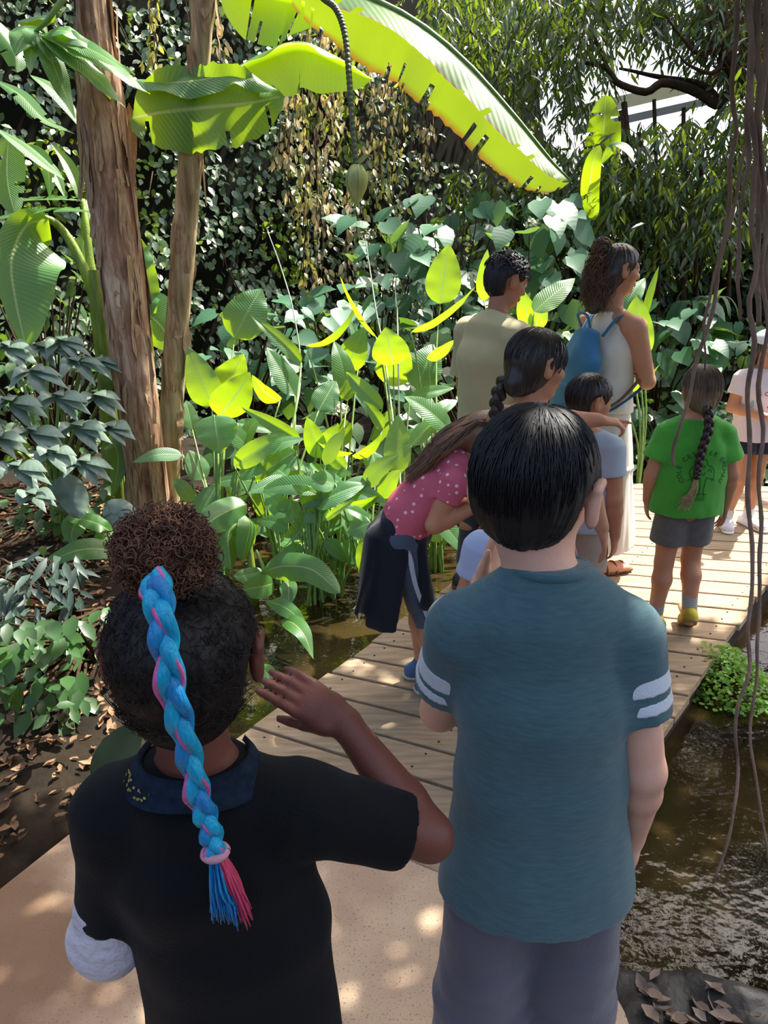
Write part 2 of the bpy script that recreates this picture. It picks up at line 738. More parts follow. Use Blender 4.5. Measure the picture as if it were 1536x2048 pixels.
walk = empty('boardwalk', (0.9, 3.6, 0))
tag(walk, 'weathered wooden boardwalk crossing the dark pond', 'boardwalk')
NB = 26
mb = MB()
for i in range(NB):
    g = .004
    a, b_ = i / NB + g / 4, (i + 1) / NB - g / 1.5
    l0, l1, r0, r1 = along(LEFT, a), along(LEFT, b_), along(RIGHT, a), along(RIGHT, b_)
    w = unit(r0 - l0)
    jl, jr = rng.uniform(-.012, .012), rng.uniform(-.015, .015)
    l0, l1, r0, r1 = l0 + w * jl, l1 + w * jl, r0 + w * jr, r1 + w * jr
    z = rng.uniform(-.0022, 0)
    e = .003
    u_ = unit(l1 - l0) * e
    top = [(*(l0 + u_), z), (*(r0 + u_), z), (*(r1 - u_), z), (*(l1 - u_), z)]
    mid = [(*l0, z - e), (*r0, z - e), (*r1, z - e), (*l1, z - e)]
    bot = [(*l0, z - .032), (*r0, z - .032), (*r1, z - .032), (*l1, z - .032)]
    q = [(0, 1, 2, 3), (11, 10, 9, 8)]
    for o in (0, 4):
        q += [(o + 4 + k, o + 4 + (k + 1) % 4, o + (k + 1) % 4, o + k) for k in range(4)]
    mb.add(np.array(top + mid + bot) - np.array(walk.location), q)
mb.build('planks', M_wood, walk, smooth=False)
mb = MB()
for i in range(NB):                                 # nail heads, two at each end of a board
    for s_ in (.25, .75):
        for e_ in (.06, .94, .5):
            a = (i + s_) / NB
            p = along(LEFT, a) * (1 - e_) + along(RIGHT, a) * e_
            mb.tube([(*p, -.004), (*p, .0008)], .0045, 6)
            mb.v[-1] -= np.array(walk.location)
mb.build('nail_heads', mat('rusty_nails', '#3a2a20', .6, metal=.6), walk)
for P, off in ((LEFT, .09), (RIGHT, -.05), ((LEFT + RIGHT) / 2, 0)):
    mb = MB()
    P3 = [along(P, s) for s in np.linspace(.005, .995, 9)]
    P3 = [np.array((p[0] + off, p[1], -.036 - .06)) for p in P3]
    for a, b_ in zip(P3[:-1], P3[1:]):
        d = unit(b_ - a)
        s_ = np.cross(d, V(0, 0, 1)) * .025
        h = V(0, 0, .063)
        vv = [a - s_ - h, a + s_ - h, a + s_ + h, a - s_ + h, b_ - s_ - h, b_ + s_ - h, b_ + s_ + h, b_ - s_ + h]
        mb.add(np.array(vv) - np.array(walk.location), [(0, 1, 2, 3), (7, 6, 5, 4), (0, 4, 5, 1), (1, 5, 6, 2), (2, 6, 7, 3), (3, 7, 4, 0)])
    mb.build('side_beam', M_beam, walk, smooth=False)
for s_ in (.02, .35, .68, .97):
    for P, off in ((LEFT, .09), (RIGHT, -.05)):
        p = along(P, s_)
        MB().tube(np.array([(p[0] + off, p[1], -.56), (p[0] + off, p[1], -.1)]) - np.array(walk.location), .045, 10).build('support_post', M_beam, walk)

# ------------------------------------------------------------------ back wall under the creeper, dark sheet behind the far hedge, roof frame of the glasshouse
WA, WB = V(-6.6, 3.1, -.5), V(2.6, 10.13, -.5)
WDIR = unit(WB - WA)
WN = unit(V(WDIR[1], -WDIR[0], 0))
LEAN = .26


def wall_pt(s, z):
    return WA + (WB - WA) * s[:, None] + V(0, 0, 1) * z[:, None] - WN * (z * LEAN)[:, None]


M_wall = mat('dark_backing', '#1c1d14', .95, .1, .3, 3)  # near-black: shade in the gaps between leaves put into the colour
mb = MB()
c = [WA, WB, WB + V(0, 0, 6.5) - WN * 6.5 * LEAN, WA + V(0, 0, 6.5) - WN * 6.5 * LEAN]
mb.add(np.array(c + [p - WN * .25 for p in c]), [(0, 1, 2, 3), (7, 6, 5, 4), (0, 4, 5, 1), (1, 5, 6, 2), (2, 6, 7, 3), (3, 7, 4, 0)])
tag(mb.build('wall_back', M_wall, smooth=False), kind='structure')
mb = MB()
HA, HB = V(1.4, 9.6, -.5), V(9.5, 9.0, -.5)
hd = unit(HB - HA)
hN = V(hd[1], -hd[0], 0)
c = [HA, HB, HB + V(0, 0, 2.75) - hN * .7, HA + V(0, 0, 2.75) - hN * .7]
mb.add(np.array(c + [p - hN * .3 for p in c]), [(0, 1, 2, 3), (7, 6, 5, 4), (0, 4, 5, 1), (1, 5, 6, 2), (2, 6, 7, 3), (3, 7, 4, 0)])
tag(mb.build('hedge_backing', M_wall, smooth=False), kind='structure')  # dark sheet added behind the hedge leaves, stands in for their shaded depth
M_pale = mat('pale_painted_steel', '#c9c6a2', .5, .5, .05)
M_grey = mat('grey_steel', '#9a9c96', .5, .5, .05)
for name, p0, p1, r, m in (('trim_1', W(1150, 226, 10.6), W(1560, 132, 11.6), .085, M_pale), ('trim_2', W(1150, 262, 10.3), W(1560, 170, 11.3), .05, M_grey)):
    mb = MB()
    d = unit(p1 - p0)
    s_ = unit(np.cross(d, V(0, 0, 1))) * .05
    h = np.cross(s_, d)
    h = unit(h) * r
    vv = [p0 - s_ - h, p0 + s_ - h, p0 + s_ + h, p0 - s_ + h, p1 - s_ - h, p1 + s_ - h, p1 + s_ + h, p1 - s_ + h]
    mb.add(vv, [(0, 1, 2, 3), (7, 6, 5, 4), (0, 4, 5, 1), (1, 5, 6, 2), (2, 6, 7, 3), (3, 7, 4, 0)])
    tag(mb.build(name, m, smooth=False), kind='structure')
# ------------------------------------------------------------------ leaves
def leafshape(kind):
    if kind == 'small':        # oval, folded along the midrib
        v = [(0, 0, 0), (-.24, .3, .05), (0, .32, 0), (.24, .3, .05), (-.24, .62, .04), (0, .66, -.02), (.24, .62, .04), (0, 1, -.08)]
        q = [(1, 2, 5, 4), (2, 3, 6, 5)]
        t = [(0, 2, 1), (0, 3, 2), (4, 5, 7), (5, 6, 7)]
    elif kind == 'narrow':
        v = [(0, 0, 0), (-.11, .3, .03), (0, .3, 0), (.11, .3, .03), (-.10, .62, -.02), (0, .62, -.05), (.10, .62, -.02), (0, 1, -.16)]
        q = [(1, 2, 5, 4), (2, 3, 6, 5)]
        t = [(0, 2, 1), (0, 3, 2), (4, 5, 7), (5, 6, 7)]
    elif kind == 'heart':
        v = [(0, 0, 0), (-.20, -.10, .05), (.20, -.10, .05), (-.42, .14, .07), (0, .2, 0), (.42, .14, .07), (-.40, .42, .05), (0, .45, -.02), (.40, .42, .05),
             (-.22, .72, -.02), (0, .74, -.06), (.22, .72, -.02), (0, 1, -.16)]
        q = [(0, 4, 3, 1), (0, 2, 5, 4), (3, 4, 7, 6), (4, 5, 8, 7), (6, 7, 10, 9), (7, 8, 11, 10)]
        t = [(9, 10, 12), (10, 11, 12)]
    elif kind == 'round':
        a = np.linspace(0, 2 * np.pi, 7)[:-1]
        v = [(0, .5, 0)] + [(.45 * math.sin(x), .5 - .5 * math.cos(x), .05) for x in a]
        q = []
        t = [(0, 1 + i, 1 + (i + 1) % 6) for i in range(6)]
    else:                      # curled: dry leaf
        v = [(0, 0, 0), (-.20, .25, .16), (0, .28, 0), (.22, .3, .20), (-.22, .62, .20), (0, .66, .05), (.2, .6, .12), (0, 1, .22)]
        q = [(1, 2, 5, 4), (2, 3, 6, 5)]
        t = [(0, 2, 1), (0, 3, 2), (4, 5, 7), (5, 6, 7)]
    v = np.array(v, float)
    uv = np.stack([v[:, 1], .5 + v[:, 0] / max(2 * np.abs(v[:, 0]).max(), .01)], -1)
    return v, np.array(q, int).reshape(-1, 4), np.array(t, int), uv


def scatter(mb, kind, pos, T, N, size, wid=1.0):
    bv, bq, bt, buv = leafshape(kind)
    pos, T, N = np.asarray(pos, float), unit(T), np.asarray(N, float)
    n = len(pos)
    size = np.full(n, size) if np.isscalar(size) else size
    N = unit(N - T * np.sum(N * T, -1, keepdims=True))
    S = np.cross(T, N)
    k = len(bv)
    v = pos[:, None] + size[:, None, None] * (bv[None, :, 0, None] * wid * S[:, None] + bv[None, :, 1, None] * T[:, None] + bv[None, :, 2, None] * N[:, None])
    o = (np.arange(n) * k)[:, None, None]
    return mb.add(v.reshape(-1, 3), (bq[None] + o).reshape(-1, 4) if len(bq) else None, (bt[None] + o).reshape(-1, 3), np.tile(buv, (n, 1)))


PROF = {
    'paddle': lambda s: np.sin(np.pi * np.clip(s, 0, 1) ** .66) ** .82,
    'banana': lambda s: np.clip(np.sin(np.pi * np.clip(s, 0, 1) ** .85), 0, 1) ** .5,
    'lance': lambda s: np.sin(np.pi * np.clip(s, 0, 1) ** .85) ** 1.0,
    'strip': lambda s: np.clip(1.15 - s, 0, 1) ** .4 * np.clip(s * 8, 0, 1) ** .5,
}


def blade(mb, P, w, up, prof='paddle', fold=(.15, .15), ws=(1, 1), cup=.1, wave=.0, tears=0, m=22, nx=5, seed=0, rag=0.0, tdepth=(.1, .75), tang=.16):
    """a leaf blade grown along the midrib P; w = half width; up = direction its top faces; fold = rise of each half (radians)"""
    r = np.random.default_rng(seed)
    P = curve_pts(P, m)
    T = unit(np.gradient(P, axis=0))
    U = np.broadcast_to(np.asarray(up, float), P.shape)
    N = unit(U - T * np.sum(U * T, -1, keepdims=True))
    S = np.cross(T, N)
    s = np.linspace(0, 1, m)
    pw = np.maximum(PROF[prof](s), .012) * w
    j = np.linspace(-1, 1, 2 * nx + 1)
    side = (j > 0).astype(int)
    ang = np.where(j < 0, fold[0], fold[1])[None]
    wsf = np.where(j < 0, ws[0], ws[1])[None]
    cut = np.zeros((m - 1, 2 * nx), bool)
    extra = np.zeros((m, 2 * nx + 1))
    slide = np.zeros((m, 2 * nx + 1))
    if tears:
        for sd_ in (0, 1):
            idx = sorted(r.choice(np.arange(2, m - 2), min(tears, m - 5), replace=False))
            a_ = r.normal(0, tang)
            st = 0
            for i in list(idx) + [m - 1]:
                extra[st:i + 1, (j < 0) if sd_ == 0 else (j > 0)] += a_
                a_ = r.normal(0, tang)
                st = i + 1
            for i in idx:
                dpt = r.uniform(*tdepth)
                for c_ in range(2 * nx):
                    jm = (j[c_] + j[c_ + 1]) / 2
                    if (jm < 0) == (sd_ == 0) and abs(jm) > dpt:
                        cut[i, c_] = True
    ph = r.uniform(0, 6, 2)
    wv = wave * w * np.abs(j)[None] ** 1.5 * (np.sin(s[:, None] * 14 + ph[0] + side[None] * 2) + .6 * np.sin(s[:, None] * 27 + ph[1] + side[None]))
    ragm = 1 + rag * r.uniform(-1, .3, (m, 2 * nx + 1)) * (np.abs(j)[None] > .9)
    c = j[None] * pw[:, None] * wsf * ragm
    A = ang + extra * np.abs(j)[None]
    off_s = c * np.cos(A)
    off_n = np.abs(c) * np.sin(A) - cup * w * (np.abs(j)[None] ** 2) * (pw[:, None] / w) + wv
    v = P[:, None] + S[:, None] * off_s[..., None] + N[:, None] * off_n[..., None]
    k = 2 * nx + 1
    i = np.arange(m - 1)[:, None] * k
    jj = np.arange(k - 1)[None]
    q = np.stack([i + jj, i + jj + 1, i + k + jj + 1, i + k + jj], -1)
    q = q[~cut].reshape(-1, 4)
    uv = np.stack(np.broadcast_arrays(s[:, None], .5 + .5 * j[None]), -1).reshape(-1, 2)
    return mb.add(v.reshape(-1, 3), q, None, uv)


M_vine = leaf_mat('creeper_leaf', '#677d5c', '#93ae42', .2, .42, 1.0, .35)
M_vine_bright = leaf_mat('yellow_green_leaf', '#6d8a25', '#b4cc28', .4, .4, .5, .3)  # lighter yellow green for some leaves of creeper and hedge
M_dead = leaf_mat('dried_leaf', '#cfbd90', '#c8ae70', .3, .6, .3, .35)
M_thal = leaf_mat('paddle_leaf', '#4f8052', '#b9dd14', .42, .36, .9, .15, vein=.5, veinscale=150, rib='#9dbf74')
M_ban = leaf_mat('banana_leaf', '#4f8440', '#b4d612', .44, .40, .95, .12, vein=.6, veinscale=220, rib='#b9c977')
M_ban_old = leaf_mat('banana_leaf_browned', '#55803c', '#8aa214', .42, .40, .9, .18, vein=.3, veinscale=260, edge='#8a5a1c', rib='#b9c977')
M_shrub = leaf_mat('bluish_heart_leaf', '#3f6b4e', '#8fb84a', .25, .45, .5, .2, vein=.15, veinscale=40)
M_fig = leaf_mat('fig_leaf', '#324a28', '#9ab82c', .2, .30, .6, .4)
M_hedge = leaf_mat('hedge_leaf', '#2c4224', '#8aa82a', .18, .4, .4, .4)
M_figl = leaf_mat('fig_leaf_canopy', '#3a5a2c', '#8fae2a', .22, .35, .6, .35)
M_phil = leaf_mat('grey_green_lobed_leaf', '#6d8070', '#6f9440', .15, .34, .6, .2, vein=.3, veinscale=40)
M_dusk = leaf_mat('dark_slate_leaf', '#34453c', '#5f8040', .12, .45, .4, .3)
M_bush = leaf_mat('shade_bush_leaf', '#35552b', '#79a32c', .25, .38, .5, .3)
M_fern = leaf_mat('fresh_green_leaflet', '#6fa03a', '#b6dc3a', .35, .45, .4, .25)
M_litter = leaf_mat('brown_litter', '#7d6148', '#8a5c30', .12, .7, .2, .45)
M_stem = mat('green_stem', '#7ea04e', .45, .5, .2, 20)
M_twig = mat('brown_twig', '#4a3826', .85, .2, .3, 20, .5, 60)
M_root = mat('aerial_root', '#937765', .85, .2, .28, 14, .8, 70, (1, 1, .3))
M_flower = mat('white_blossom', '#e8e6d6', .7, .3, .08, 60)


def bark_mat(name, c1, c2, c3):
    m, t, N, L, b = nt(name)
    tc = N.new('ShaderNodeTexCoord')
    mp = N.new('ShaderNodeMapping')
    mp.inputs['Scale'].default_value = (9, 9, 1.1)
    L.new(tc.outputs['Object'], mp.inputs[0])
    n1 = N.new('ShaderNodeTexNoise')
    n1.inputs['Scale'].default_value = 2.6
    n1.inputs['Detail'].default_value = 7
    n1.inputs['Roughness'].default_value = .65
    n1.inputs['Distortion'].default_value = .6
    L.new(mp.outputs[0], n1.inputs[0])
    n2 = N.new('ShaderNodeTexNoise')
    n2.inputs['Scale'].default_value = 3.2
    n2.inputs['Detail'].default_value = 5
    L.new(tc.outputs['Object'], n2.inputs[0])
    ad = N.new('ShaderNodeMath')
    ad.operation = 'MULTIPLY_ADD'
    L.new(n2.outputs[0], ad.inputs[0])
    ad.inputs[1].default_value = .5
    L.new(n1.outputs[0], ad.inputs[2])
    rp = N.new('ShaderNodeValToRGB')
    e = rp.color_ramp.elements
    e[0].position, e[0].color = .55, lin(c1)
    e[1].position, e[1].color = .93, lin(c3)
    x = e.new(.74)
    x.color = lin(c2)
    L.new(ad.outputs[0], rp.inputs[0])
    L.new(rp.outputs[0], b.inputs['Base Color'])
    b.inputs['Roughness'].default_value = .7
    bp = N.new('ShaderNodeBump')
    bp.inputs['Strength'].default_value = .9
    bp.inputs['Distance'].default_value = .02
    L.new(n1.outputs[0], bp.inputs['Height'])
    L.new(bp.outputs[0], b.inputs['Normal'])
    return m


M_bark_red = bark_mat('reddish_banana_bark', '#4a281b', '#a0765a', '#dcc2a4')
M_bark_tan = bark_mat('tan_banana_bark', '#7a5f40', '#b29870', '#d8c6a0')
M_husk = mat('peeling_husk', '#cba883', .8, .2, .3, 12, .6, 50, (8, 8, 1))
M_sucker = mat('green_banana_stem', '#8ba03a', .4, .5, .3, 5, .3, 30, (6, 6, 1), col2='#5c7424')


# ------------------------------------------------------------------ creeper on the back wall
def creeper():
    mb, mb2 = MB(), MB()
    n = 23000
    s = rng.uniform(.18, 1, n)
    z = rng.uniform(.0, 5.2, n)
    p = wall_pt(s, z)
    d = fnoise(p, 1.6, 3.3)
    d2 = fnoise(p, 5.0, 8.1)
    keep = (d * .7 + d2 * .8 + rng.normal(0, .16, n)) > -.34 + .75 * sstep(.76, .86, s)
    p, d, d2 = p[keep], d[keep], d2[keep]
    n = len(p)
    out = .05 + .22 * np.clip(d + .4, 0, 1) + .16 * np.clip(d2 + .3, 0, 1) + rng.uniform(0, .08, n)
    p = p + WN * out[:, None]
    up = V(0, 0, 1)
    N = V(.30, -.62, .70) + rng.normal(0, .36, (n, 3))
    T = -up * rng.uniform(.3, 1, n)[:, None] + WN * rng.uniform(.2, .7, n)[:, None] + rng.normal(0, .45, (n, 3))
    size = rng.uniform(.06, .105, n)
    br = (fnoise(p, .9, 21.) > .28) & (rng.random(n) < .8)
    scatter(mb, 'small', p[~br], T[~br], N[~br], size[~br], 1.15)
    scatter(mb2, 'small', p[br], T[br], N[br], size[br], 1.15)
    # wandering stems
    for i in range(70):
        s0, z0 = rng.uniform(.2, 1), rng.uniform(.2, 4.6)
        a = rng.uniform(-.05, .05)
        L_ = rng.uniform(.4, 1.2)
        ss = s0 + a * np.linspace(0, 1, 7) + rng.normal(0, .003, 7)
        zz = z0 + L_ * np.linspace(0, 1, 7) * rng.choice([-1, 1]) + rng.normal(0, .03, 7)
        P = wall_pt(ss, zz) + WN * (.12 + rng.uniform(0, .2)) + rng.normal(0, .02, (7, 3))
        mb3.tube(P, .006, 5)
    o = mb.build('creeper_foliage', M_vine)
    tag(o, 'dense dark green creeper of small glossy leaves covering the back wall', 'creeper', kind='stuff')
    o = mb2.build('pale_creeper_foliage', M_vine_bright)
    tag(o, 'yellow green creeper leaves scattered over the dark back wall creeper', 'creeper', kind='stuff')
    o = mb3.build('creeper_stems', M_twig)
    tag(o, 'thin brown creeper stems winding over the back wall', 'creeper stems', kind='stuff')


mb3 = MB()
creeper()

# hanging dried strands in front of the creeper: (u, v top, v bottom, width px, which material share of yellow)
STR = [(612, -30, 130, 22), (640, 40, 330, 26), (575, 180, 420, 30), (600, 150, 560, 24), (628, 250, 620, 26), (655, 180, 470, 24), (680, 60, 300, 26), (735, 120, 330, 34),
       (770, 60, 300, 36), (795, 150, 420, 28), (850, 200, 350, 22), (560, 240, 330, 26), (750, 280, 470, 22), (712, 330, 450, 24), (436, 40, 150, 20), (305, -30, 140, 16), (690, 380, 560, 16)]
M_dead2 = leaf_mat('yellowing_leaf', '#b8b06a', '#c8c050', .35, .5, .35, .3)
for i, (u, v0, v1, wd) in enumerate(STR):
    t = float(np.interp(u, [300, 430, 560, 850], [6.35, 6.6, 7.0, 7.7]))
    a, b_ = W(u, v0, t), W(u + rng.uniform(-10, 10), v1, t)
    a = a + (WN * .05)
    L_ = np.linalg.norm(b_ - a)
    n = int(L_ / .018)
    s = np.sort(rng.uniform(0, 1, n))
    root = empty('dried_vine', tuple(a))
    P = a * (1 - s[:, None]) + b_ * s[:, None]
    sw = wd / FPX * t
    off = rng.normal(0, .5, (n, 3)) * sw * V(1, .8, .4)
    P2 = P + off
    T = V(0, 0, -1) + rng.normal(0, .3, (n, 3)) + off * 3
    N = WN + rng.normal(0, .6, (n, 3))
    m1 = MB()
    scatter(m1, 'small', P2 - a, T, N, rng.uniform(.06, .11, n), .8)
    m1.build('leaves', M_dead if i % 3 else M_dead2, root)
    m2 = MB()
    for k in range(3):
        Q = curve_pts([a + rng.normal(0, sw * .2, 3), a * .6 + b_ * .4 + rng.normal(0, sw * .3, 3), a * .3 + b_ * .7 + rng.normal(0, sw * .3, 3), b_ + rng.normal(0, sw * .2, 3)], 10) - a
        m2.tube(Q, .004, 5)
    m2.build('stem', M_twig, root)
    tag(root, None, 'vine', 'dried vine strands hanging over the creeper')
    root['label'] = ['thin strand', 'long strand', 'thick strand'][i % 3] + ' of dried vine'  # replaced below
VL = ['yellowed vine strand hanging at the picture top between the two banana leaves', 'dry yellow vine strand left of the banana flower stalk below the top leaf',
      'pale dried vine strand just right of the lower torn banana leaf tip', 'longest pale dried vine strand left of the banana flower, under the lime leaf',
      'brown dried vine strand reaching lowest over the dark wall, left of the banana flower', 'tan dried vine strand nearest the left side of the banana flower stalk',
      'dried vine strand hanging directly behind the banana flower stalk', 'wide brown dried vine strand just right of the flower stalk under the long leaf',
      'thick dead leaf strand under the long diagonal banana leaf near its stalk', 'dried vine strand lower right of the flower stalk beneath the long banana leaf',
      'rightmost dried vine strand in the dark gap below the long banana leaf', 'short dried vine tuft touching the tip of the torn banana leaf',
      'dry brown vine tuft right of and below the banana flower bud', 'dried vine tuft hanging just beneath the banana flower bud',
      'orange dried vine tuft right of the tan banana trunk top', 'pale yellow vine strand between the two banana trunks at the top',
      'thin dried vine tail low on the wall below the banana flower bud']
for o, l in zip([o for o in bpy.data.objects if o.name.startswith('dried_vine')], VL):
    o['label'] = l

# ------------------------------------------------------------------ banana plants
UPV = V(0, 0, 1)
CAMP = V(0, 0, CAM_H)


def tocam(p):
    return unit(CAMP - p)


def pxcurve(pts, t, n=24):
    """pts: (u, v[, t])"""
    return curve_pts([W(p[0], p[1], p[2] if len(p) > 2 else t) for p in pts], n)


def trunk_mesh(mb, P, R, loc, n=20, rough=.12, seed=1):
    r = np.random.default_rng(seed)
    m = 70
    P = curve_pts(P, m)
    R = np.interp(np.linspace(0, 1, m), np.linspace(0, 1, len(R)), R)
    a = np.linspace(0, 2 * np.pi, n, endpoint=False)
    T = unit(np.gradient(P, axis=0))
    X = unit(np.cross(V(0, 1, 0), T))
    Y = np.cross(T, X)
    nz = np.array([[mnoise.noise((math.cos(x) * 1.7 + seed, math.sin(x) * 1.7, z * .9)) + .5 * mnoise.noise((math.cos(x) * 5, math.sin(x) * 5 + seed, z * 1.7)) for x in a] for z in P[:, 2]])
    rr = R[:, None] * (1 + rough * nz)
    v = P[:, None] + X[:, None] * (np.cos(a)[None] * rr)[..., None] + Y[:, None] * (np.sin(a)[None] * rr)[..., None]
    i = np.arange(m - 1)[:, None] * n
    j = np.arange(n)[None]
    k = (j + 1) % n
    q = np.stack([i + j, i + k, i + n + k, i + n + j], -1).reshape(-1, 4)
    mb.add(v.reshape(-1, 3) - loc, q)
    return P, R


def husks(mb, P, R, loc, cnt, seed, lmin=.15, lmax=.6):
    """dry strips of leaf sheath peeling off a banana stem"""
    r = np.random.default_rng(seed)
    for i in range(cnt):
        k = r.integers(4, len(P) - 12)
        a = r.uniform(0, 2 * np.pi) if i % 3 else r.uniform(-2.8, -.3)
        L_ = r.uniform(lmin, lmax)
        d = V(math.cos(a), math.sin(a), 0)
        rr = R[k]
        m = 7
        s = np.linspace(0, 1, m)
        out = rr * (.99 + .10 * r.uniform(.2, 1) * s ** 2 * 3 * r.uniform(.1, 1))
        Q = P[k] + V(0, 0, 1) * (-(s * L_))[:, None] * r.choice([1, 1, -1]) + d * out[:, None] + r.normal(0, .004, (m, 3))
        blade(mb, Q - loc, r.uniform(.008, .034), d + r.normal(0, .3, 3), 'strip', (.3, .3), cup=.3, m=8, nx=1, seed=int(i))


# plant with the reddish peeling trunk
b1 = W(300, 1062, 4.55)
b1 = V(b1[0], b1[1], 0)
y1 = b1[1]
bp1 = empty('banana_plant', tuple(b1))
tag(bp1, 'tall banana plant with thick reddish brown peeling trunk', 'banana plant')
P1 = [b1 + V(0, 0, -.1), WY(296, 1000, y1), WY(262, 700, y1), WY(228, 420, y1), WY(200, 200, y1), WY(186, 40, y1), WY(176, -150, y1), WY(172, -300, y1)]
R1 = [.135, .125, .112, .116, .112, .078, .07, .06]
mb = MB()
PP1, RR1 = trunk_mesh(mb, P1, R1, b1, seed=3)
mb.build('pseudostem', M_bark_red, bp1)
mb = MB()
husks(mb, PP1, RR1, b1, 150, 5)
blade(mb, pxcurve([(258, 205, 4.05), (262, 300, 4.15), (256, 400, 4.25), (238, 470, 4.35)], 0) - b1, .035, V(.4, -1, 0), 'strip', (.4, .4), m=14, nx=2)
blade(mb, pxcurve([(165, 180, 4.05), (164, 260, 4.15), (168, 330, 4.2), (160, 400, 4.3)], 0) - b1, .035, V(-.5, -1, 0), 'strip', (.4, .4), m=14, nx=2)
mb.build('peeling_sheath', M_husk, bp1)


def leaf_part(parent, pts, t, w, up, mt=None, name='leaf', loc=None, petiole=None, **kw):
    loc = np.array(parent.location) if loc is None else loc
    mb = MB()
    P = [W(p[0], p[1], p[2] if len(p) > 2 else t) for p in pts]
    wm = w / FPX * t
    blade(mb, np.array(P) - loc, wm, up, **kw)
    return mb.build(name, mt or M_ban, parent)


def rib_part(parent, pts, t, r0, r1, mt=None, name='petiole'):
    loc = np.array(parent.location)
    P = curve_pts([W(p[0], p[1], p[2] if len(p) > 2 else t) for p in pts], 20) - loc
    return MB().tube(P, np.linspace(r0, r1, 20), 8).build(name, mt or M_stem, parent)


# torn white-green leaf hanging across the reddish trunk
mb = MB()
tips = [((250, 214), 15), ((300, 188), 14), ((222, 196), 12), ((270, 150), 11), ((150, 238), 12), ((180, 84), 10), ((30, 110), 16), ((70, 105), 13), ((215, 110), 9), ((60, 150), 9), ((110, 135), 9)]
for i, (tp, w_) in enumerate(tips):
    a = WY(70 + 3 * i, 62 + 2 * i, 3.95)
    c_ = WY((70 + tp[0]) / 2, (66 + tp[1]) / 2 - 14, 3.92)
    blade(mb, np.array([a, c_, WY(tp[0], tp[1], 3.86 + .05 * (i % 3))]) - b1, w_ / FPX * 3.5 * 1.9, V(.35, -.65, .68) + rng.normal(0, .14, 3), 'lance', (.1, .1), wave=.1, m=14, nx=3, seed=i)
mb.build('torn_leaf', M_ban, bp1)
rib_part(bp1, [(178, -60, 3.5), (140, -20, 3.42), (95, 40, 3.42), (70, 64, 3.44)], 0, .02, .008)
leaf_part(bp1, [(35, 42, 3.5), (70, 33, 3.5), (112, 30, 3.5)], 3.5, 22, V(0, .4, 1), fold=(-1.2, -.9), prof='banana', wave=.05)
leaf_part(bp1, [(-30, 25, 3.9), (0, 60, 3.9), (28, 100, 3.9), (34, 145, 3.9)], 3.9, 30, V(.4, -.5, 1), fold=(-.2, -.3), tears=3, prof='banana')

# plant with the tan trunk: flower stalk and the big leaves
b2 = W(334, 1040, 4.78)
b2 = V(b2[0], b2[1], 0)
bp2 = empty('banana_plant', tuple(b2))
tag(bp2, 'banana plant with slim tan trunk, big backlit leaves and hanging flower', 'banana plant')
y2 = b2[1]
P2 = [b2 + V(0, 0, -.1), WY(336, 960, y2), WY(350, 720, y2), WY(366, 520, y2), WY(380, 330, y2), WY(394, 180, y2), WY(403, 60, y2), WY(408, -60, y2), WY(412, -250, y2)]
R2 = [.085, .07, .066, .068, .066, .056, .055, .075, .06]
mb = MB()
PP2, RR2 = trunk_mesh(mb, P2, R2, b2, seed=8, rough=.08)
mb.build('pseudostem', M_bark_tan, bp2)
mb = MB()
husks(mb, PP2, RR2, b2, 60, 15, .1, .3)
blade(mb, pxcurve([(352, 520, 4.45), (348, 490, 4.45), (352, 440, 4.42), (362, 410, 4.4)], 0) - b2, .03, V(-.6, -1, 0), 'strip', (.4, .4), m=12, nx=2)
blade(mb, pxcurve([(372, 505, 4.45), (382, 520, 4.42), (385, 545, 4.42), (378, 575, 4.45)], 0) - b2, .03, V(.6, -1, 0), 'strip', (.4, .4), m=12, nx=2)
mb.build('peeling_sheath', M_husk, bp2)
rib_part(bp2, [(404, 70, 4.0), (398, 20, 3.95), (385, -30, 3.9), (370, -120, 3.9)], 0, .05, .03, M_sucker)
rib_part(bp2, [(408, 60, 4.0), (420, 10, 3.95), (437, -40, 3.9), (470, -110, 3.9)], 0, .045, .03, M_sucker)
# long diagonal leaf
L1 = [(560, -70, 4.3), (640, -40, 4.2), (730, -8, 4.05), (830, 42, 3.95), (930, 122, 3.9), (1030, 232, 3.85), (1100, 318, 3.82), (1142, 362, 3.8)]
leaf_part(bp2, L1, 3.95, 118, UPV, M_ban_old, fold=(-1.36, -.5), ws=(1.0, .56), prof='banana', tears=14, m=90, nx=8, cup=.05, wave=.02, seed=11, rag=.05, tdepth=(.55, .95), tang=.05)
rib_part(bp2, [(420, -40, 4.3), (480, -75, 4.3)] + L1, 0, .03, .004)
# lime leaf behind it
leaf_part(bp2, [(452, 152, 4.6), (520, 108, 4.6), (600, 84, 4.6), (672, 112, 4.6), (745, 158, 4.6)], 4.6, 88, V(0, .35, 1), fold=(-1.45, -.4), ws=(1, .4), prof='banana', m=40, wave=.04, seed=4)
rib_part(bp2, [(412, 160, 4.55), (452, 152, 4.6)], 0, .02, .012)
# torn leaf below, coming towards the viewer
leaf_part(bp2, [(262, 236, 4.0), (330, 224, 3.95), (420, 214, 3.95), (500, 206, 4.0), (566, 192, 4.05)], 3.97, 84, V(.1, -1, .25), fold=(.12, -.25), ws=(1.0, .95), prof='banana', m=40, wave=.10, seed=9, tears=3, rag=.1)
leaf_part(bp2, [(262, 160, 3.97), (330, 165, 3.9), (400, 160, 3.9), (470, 150, 3.95), (555, 180, 4.0)], 3.95, 34, V(.35, -.65, .68), fold=(-.2, -.1), prof='banana', m=30, wave=.16, seed=19)
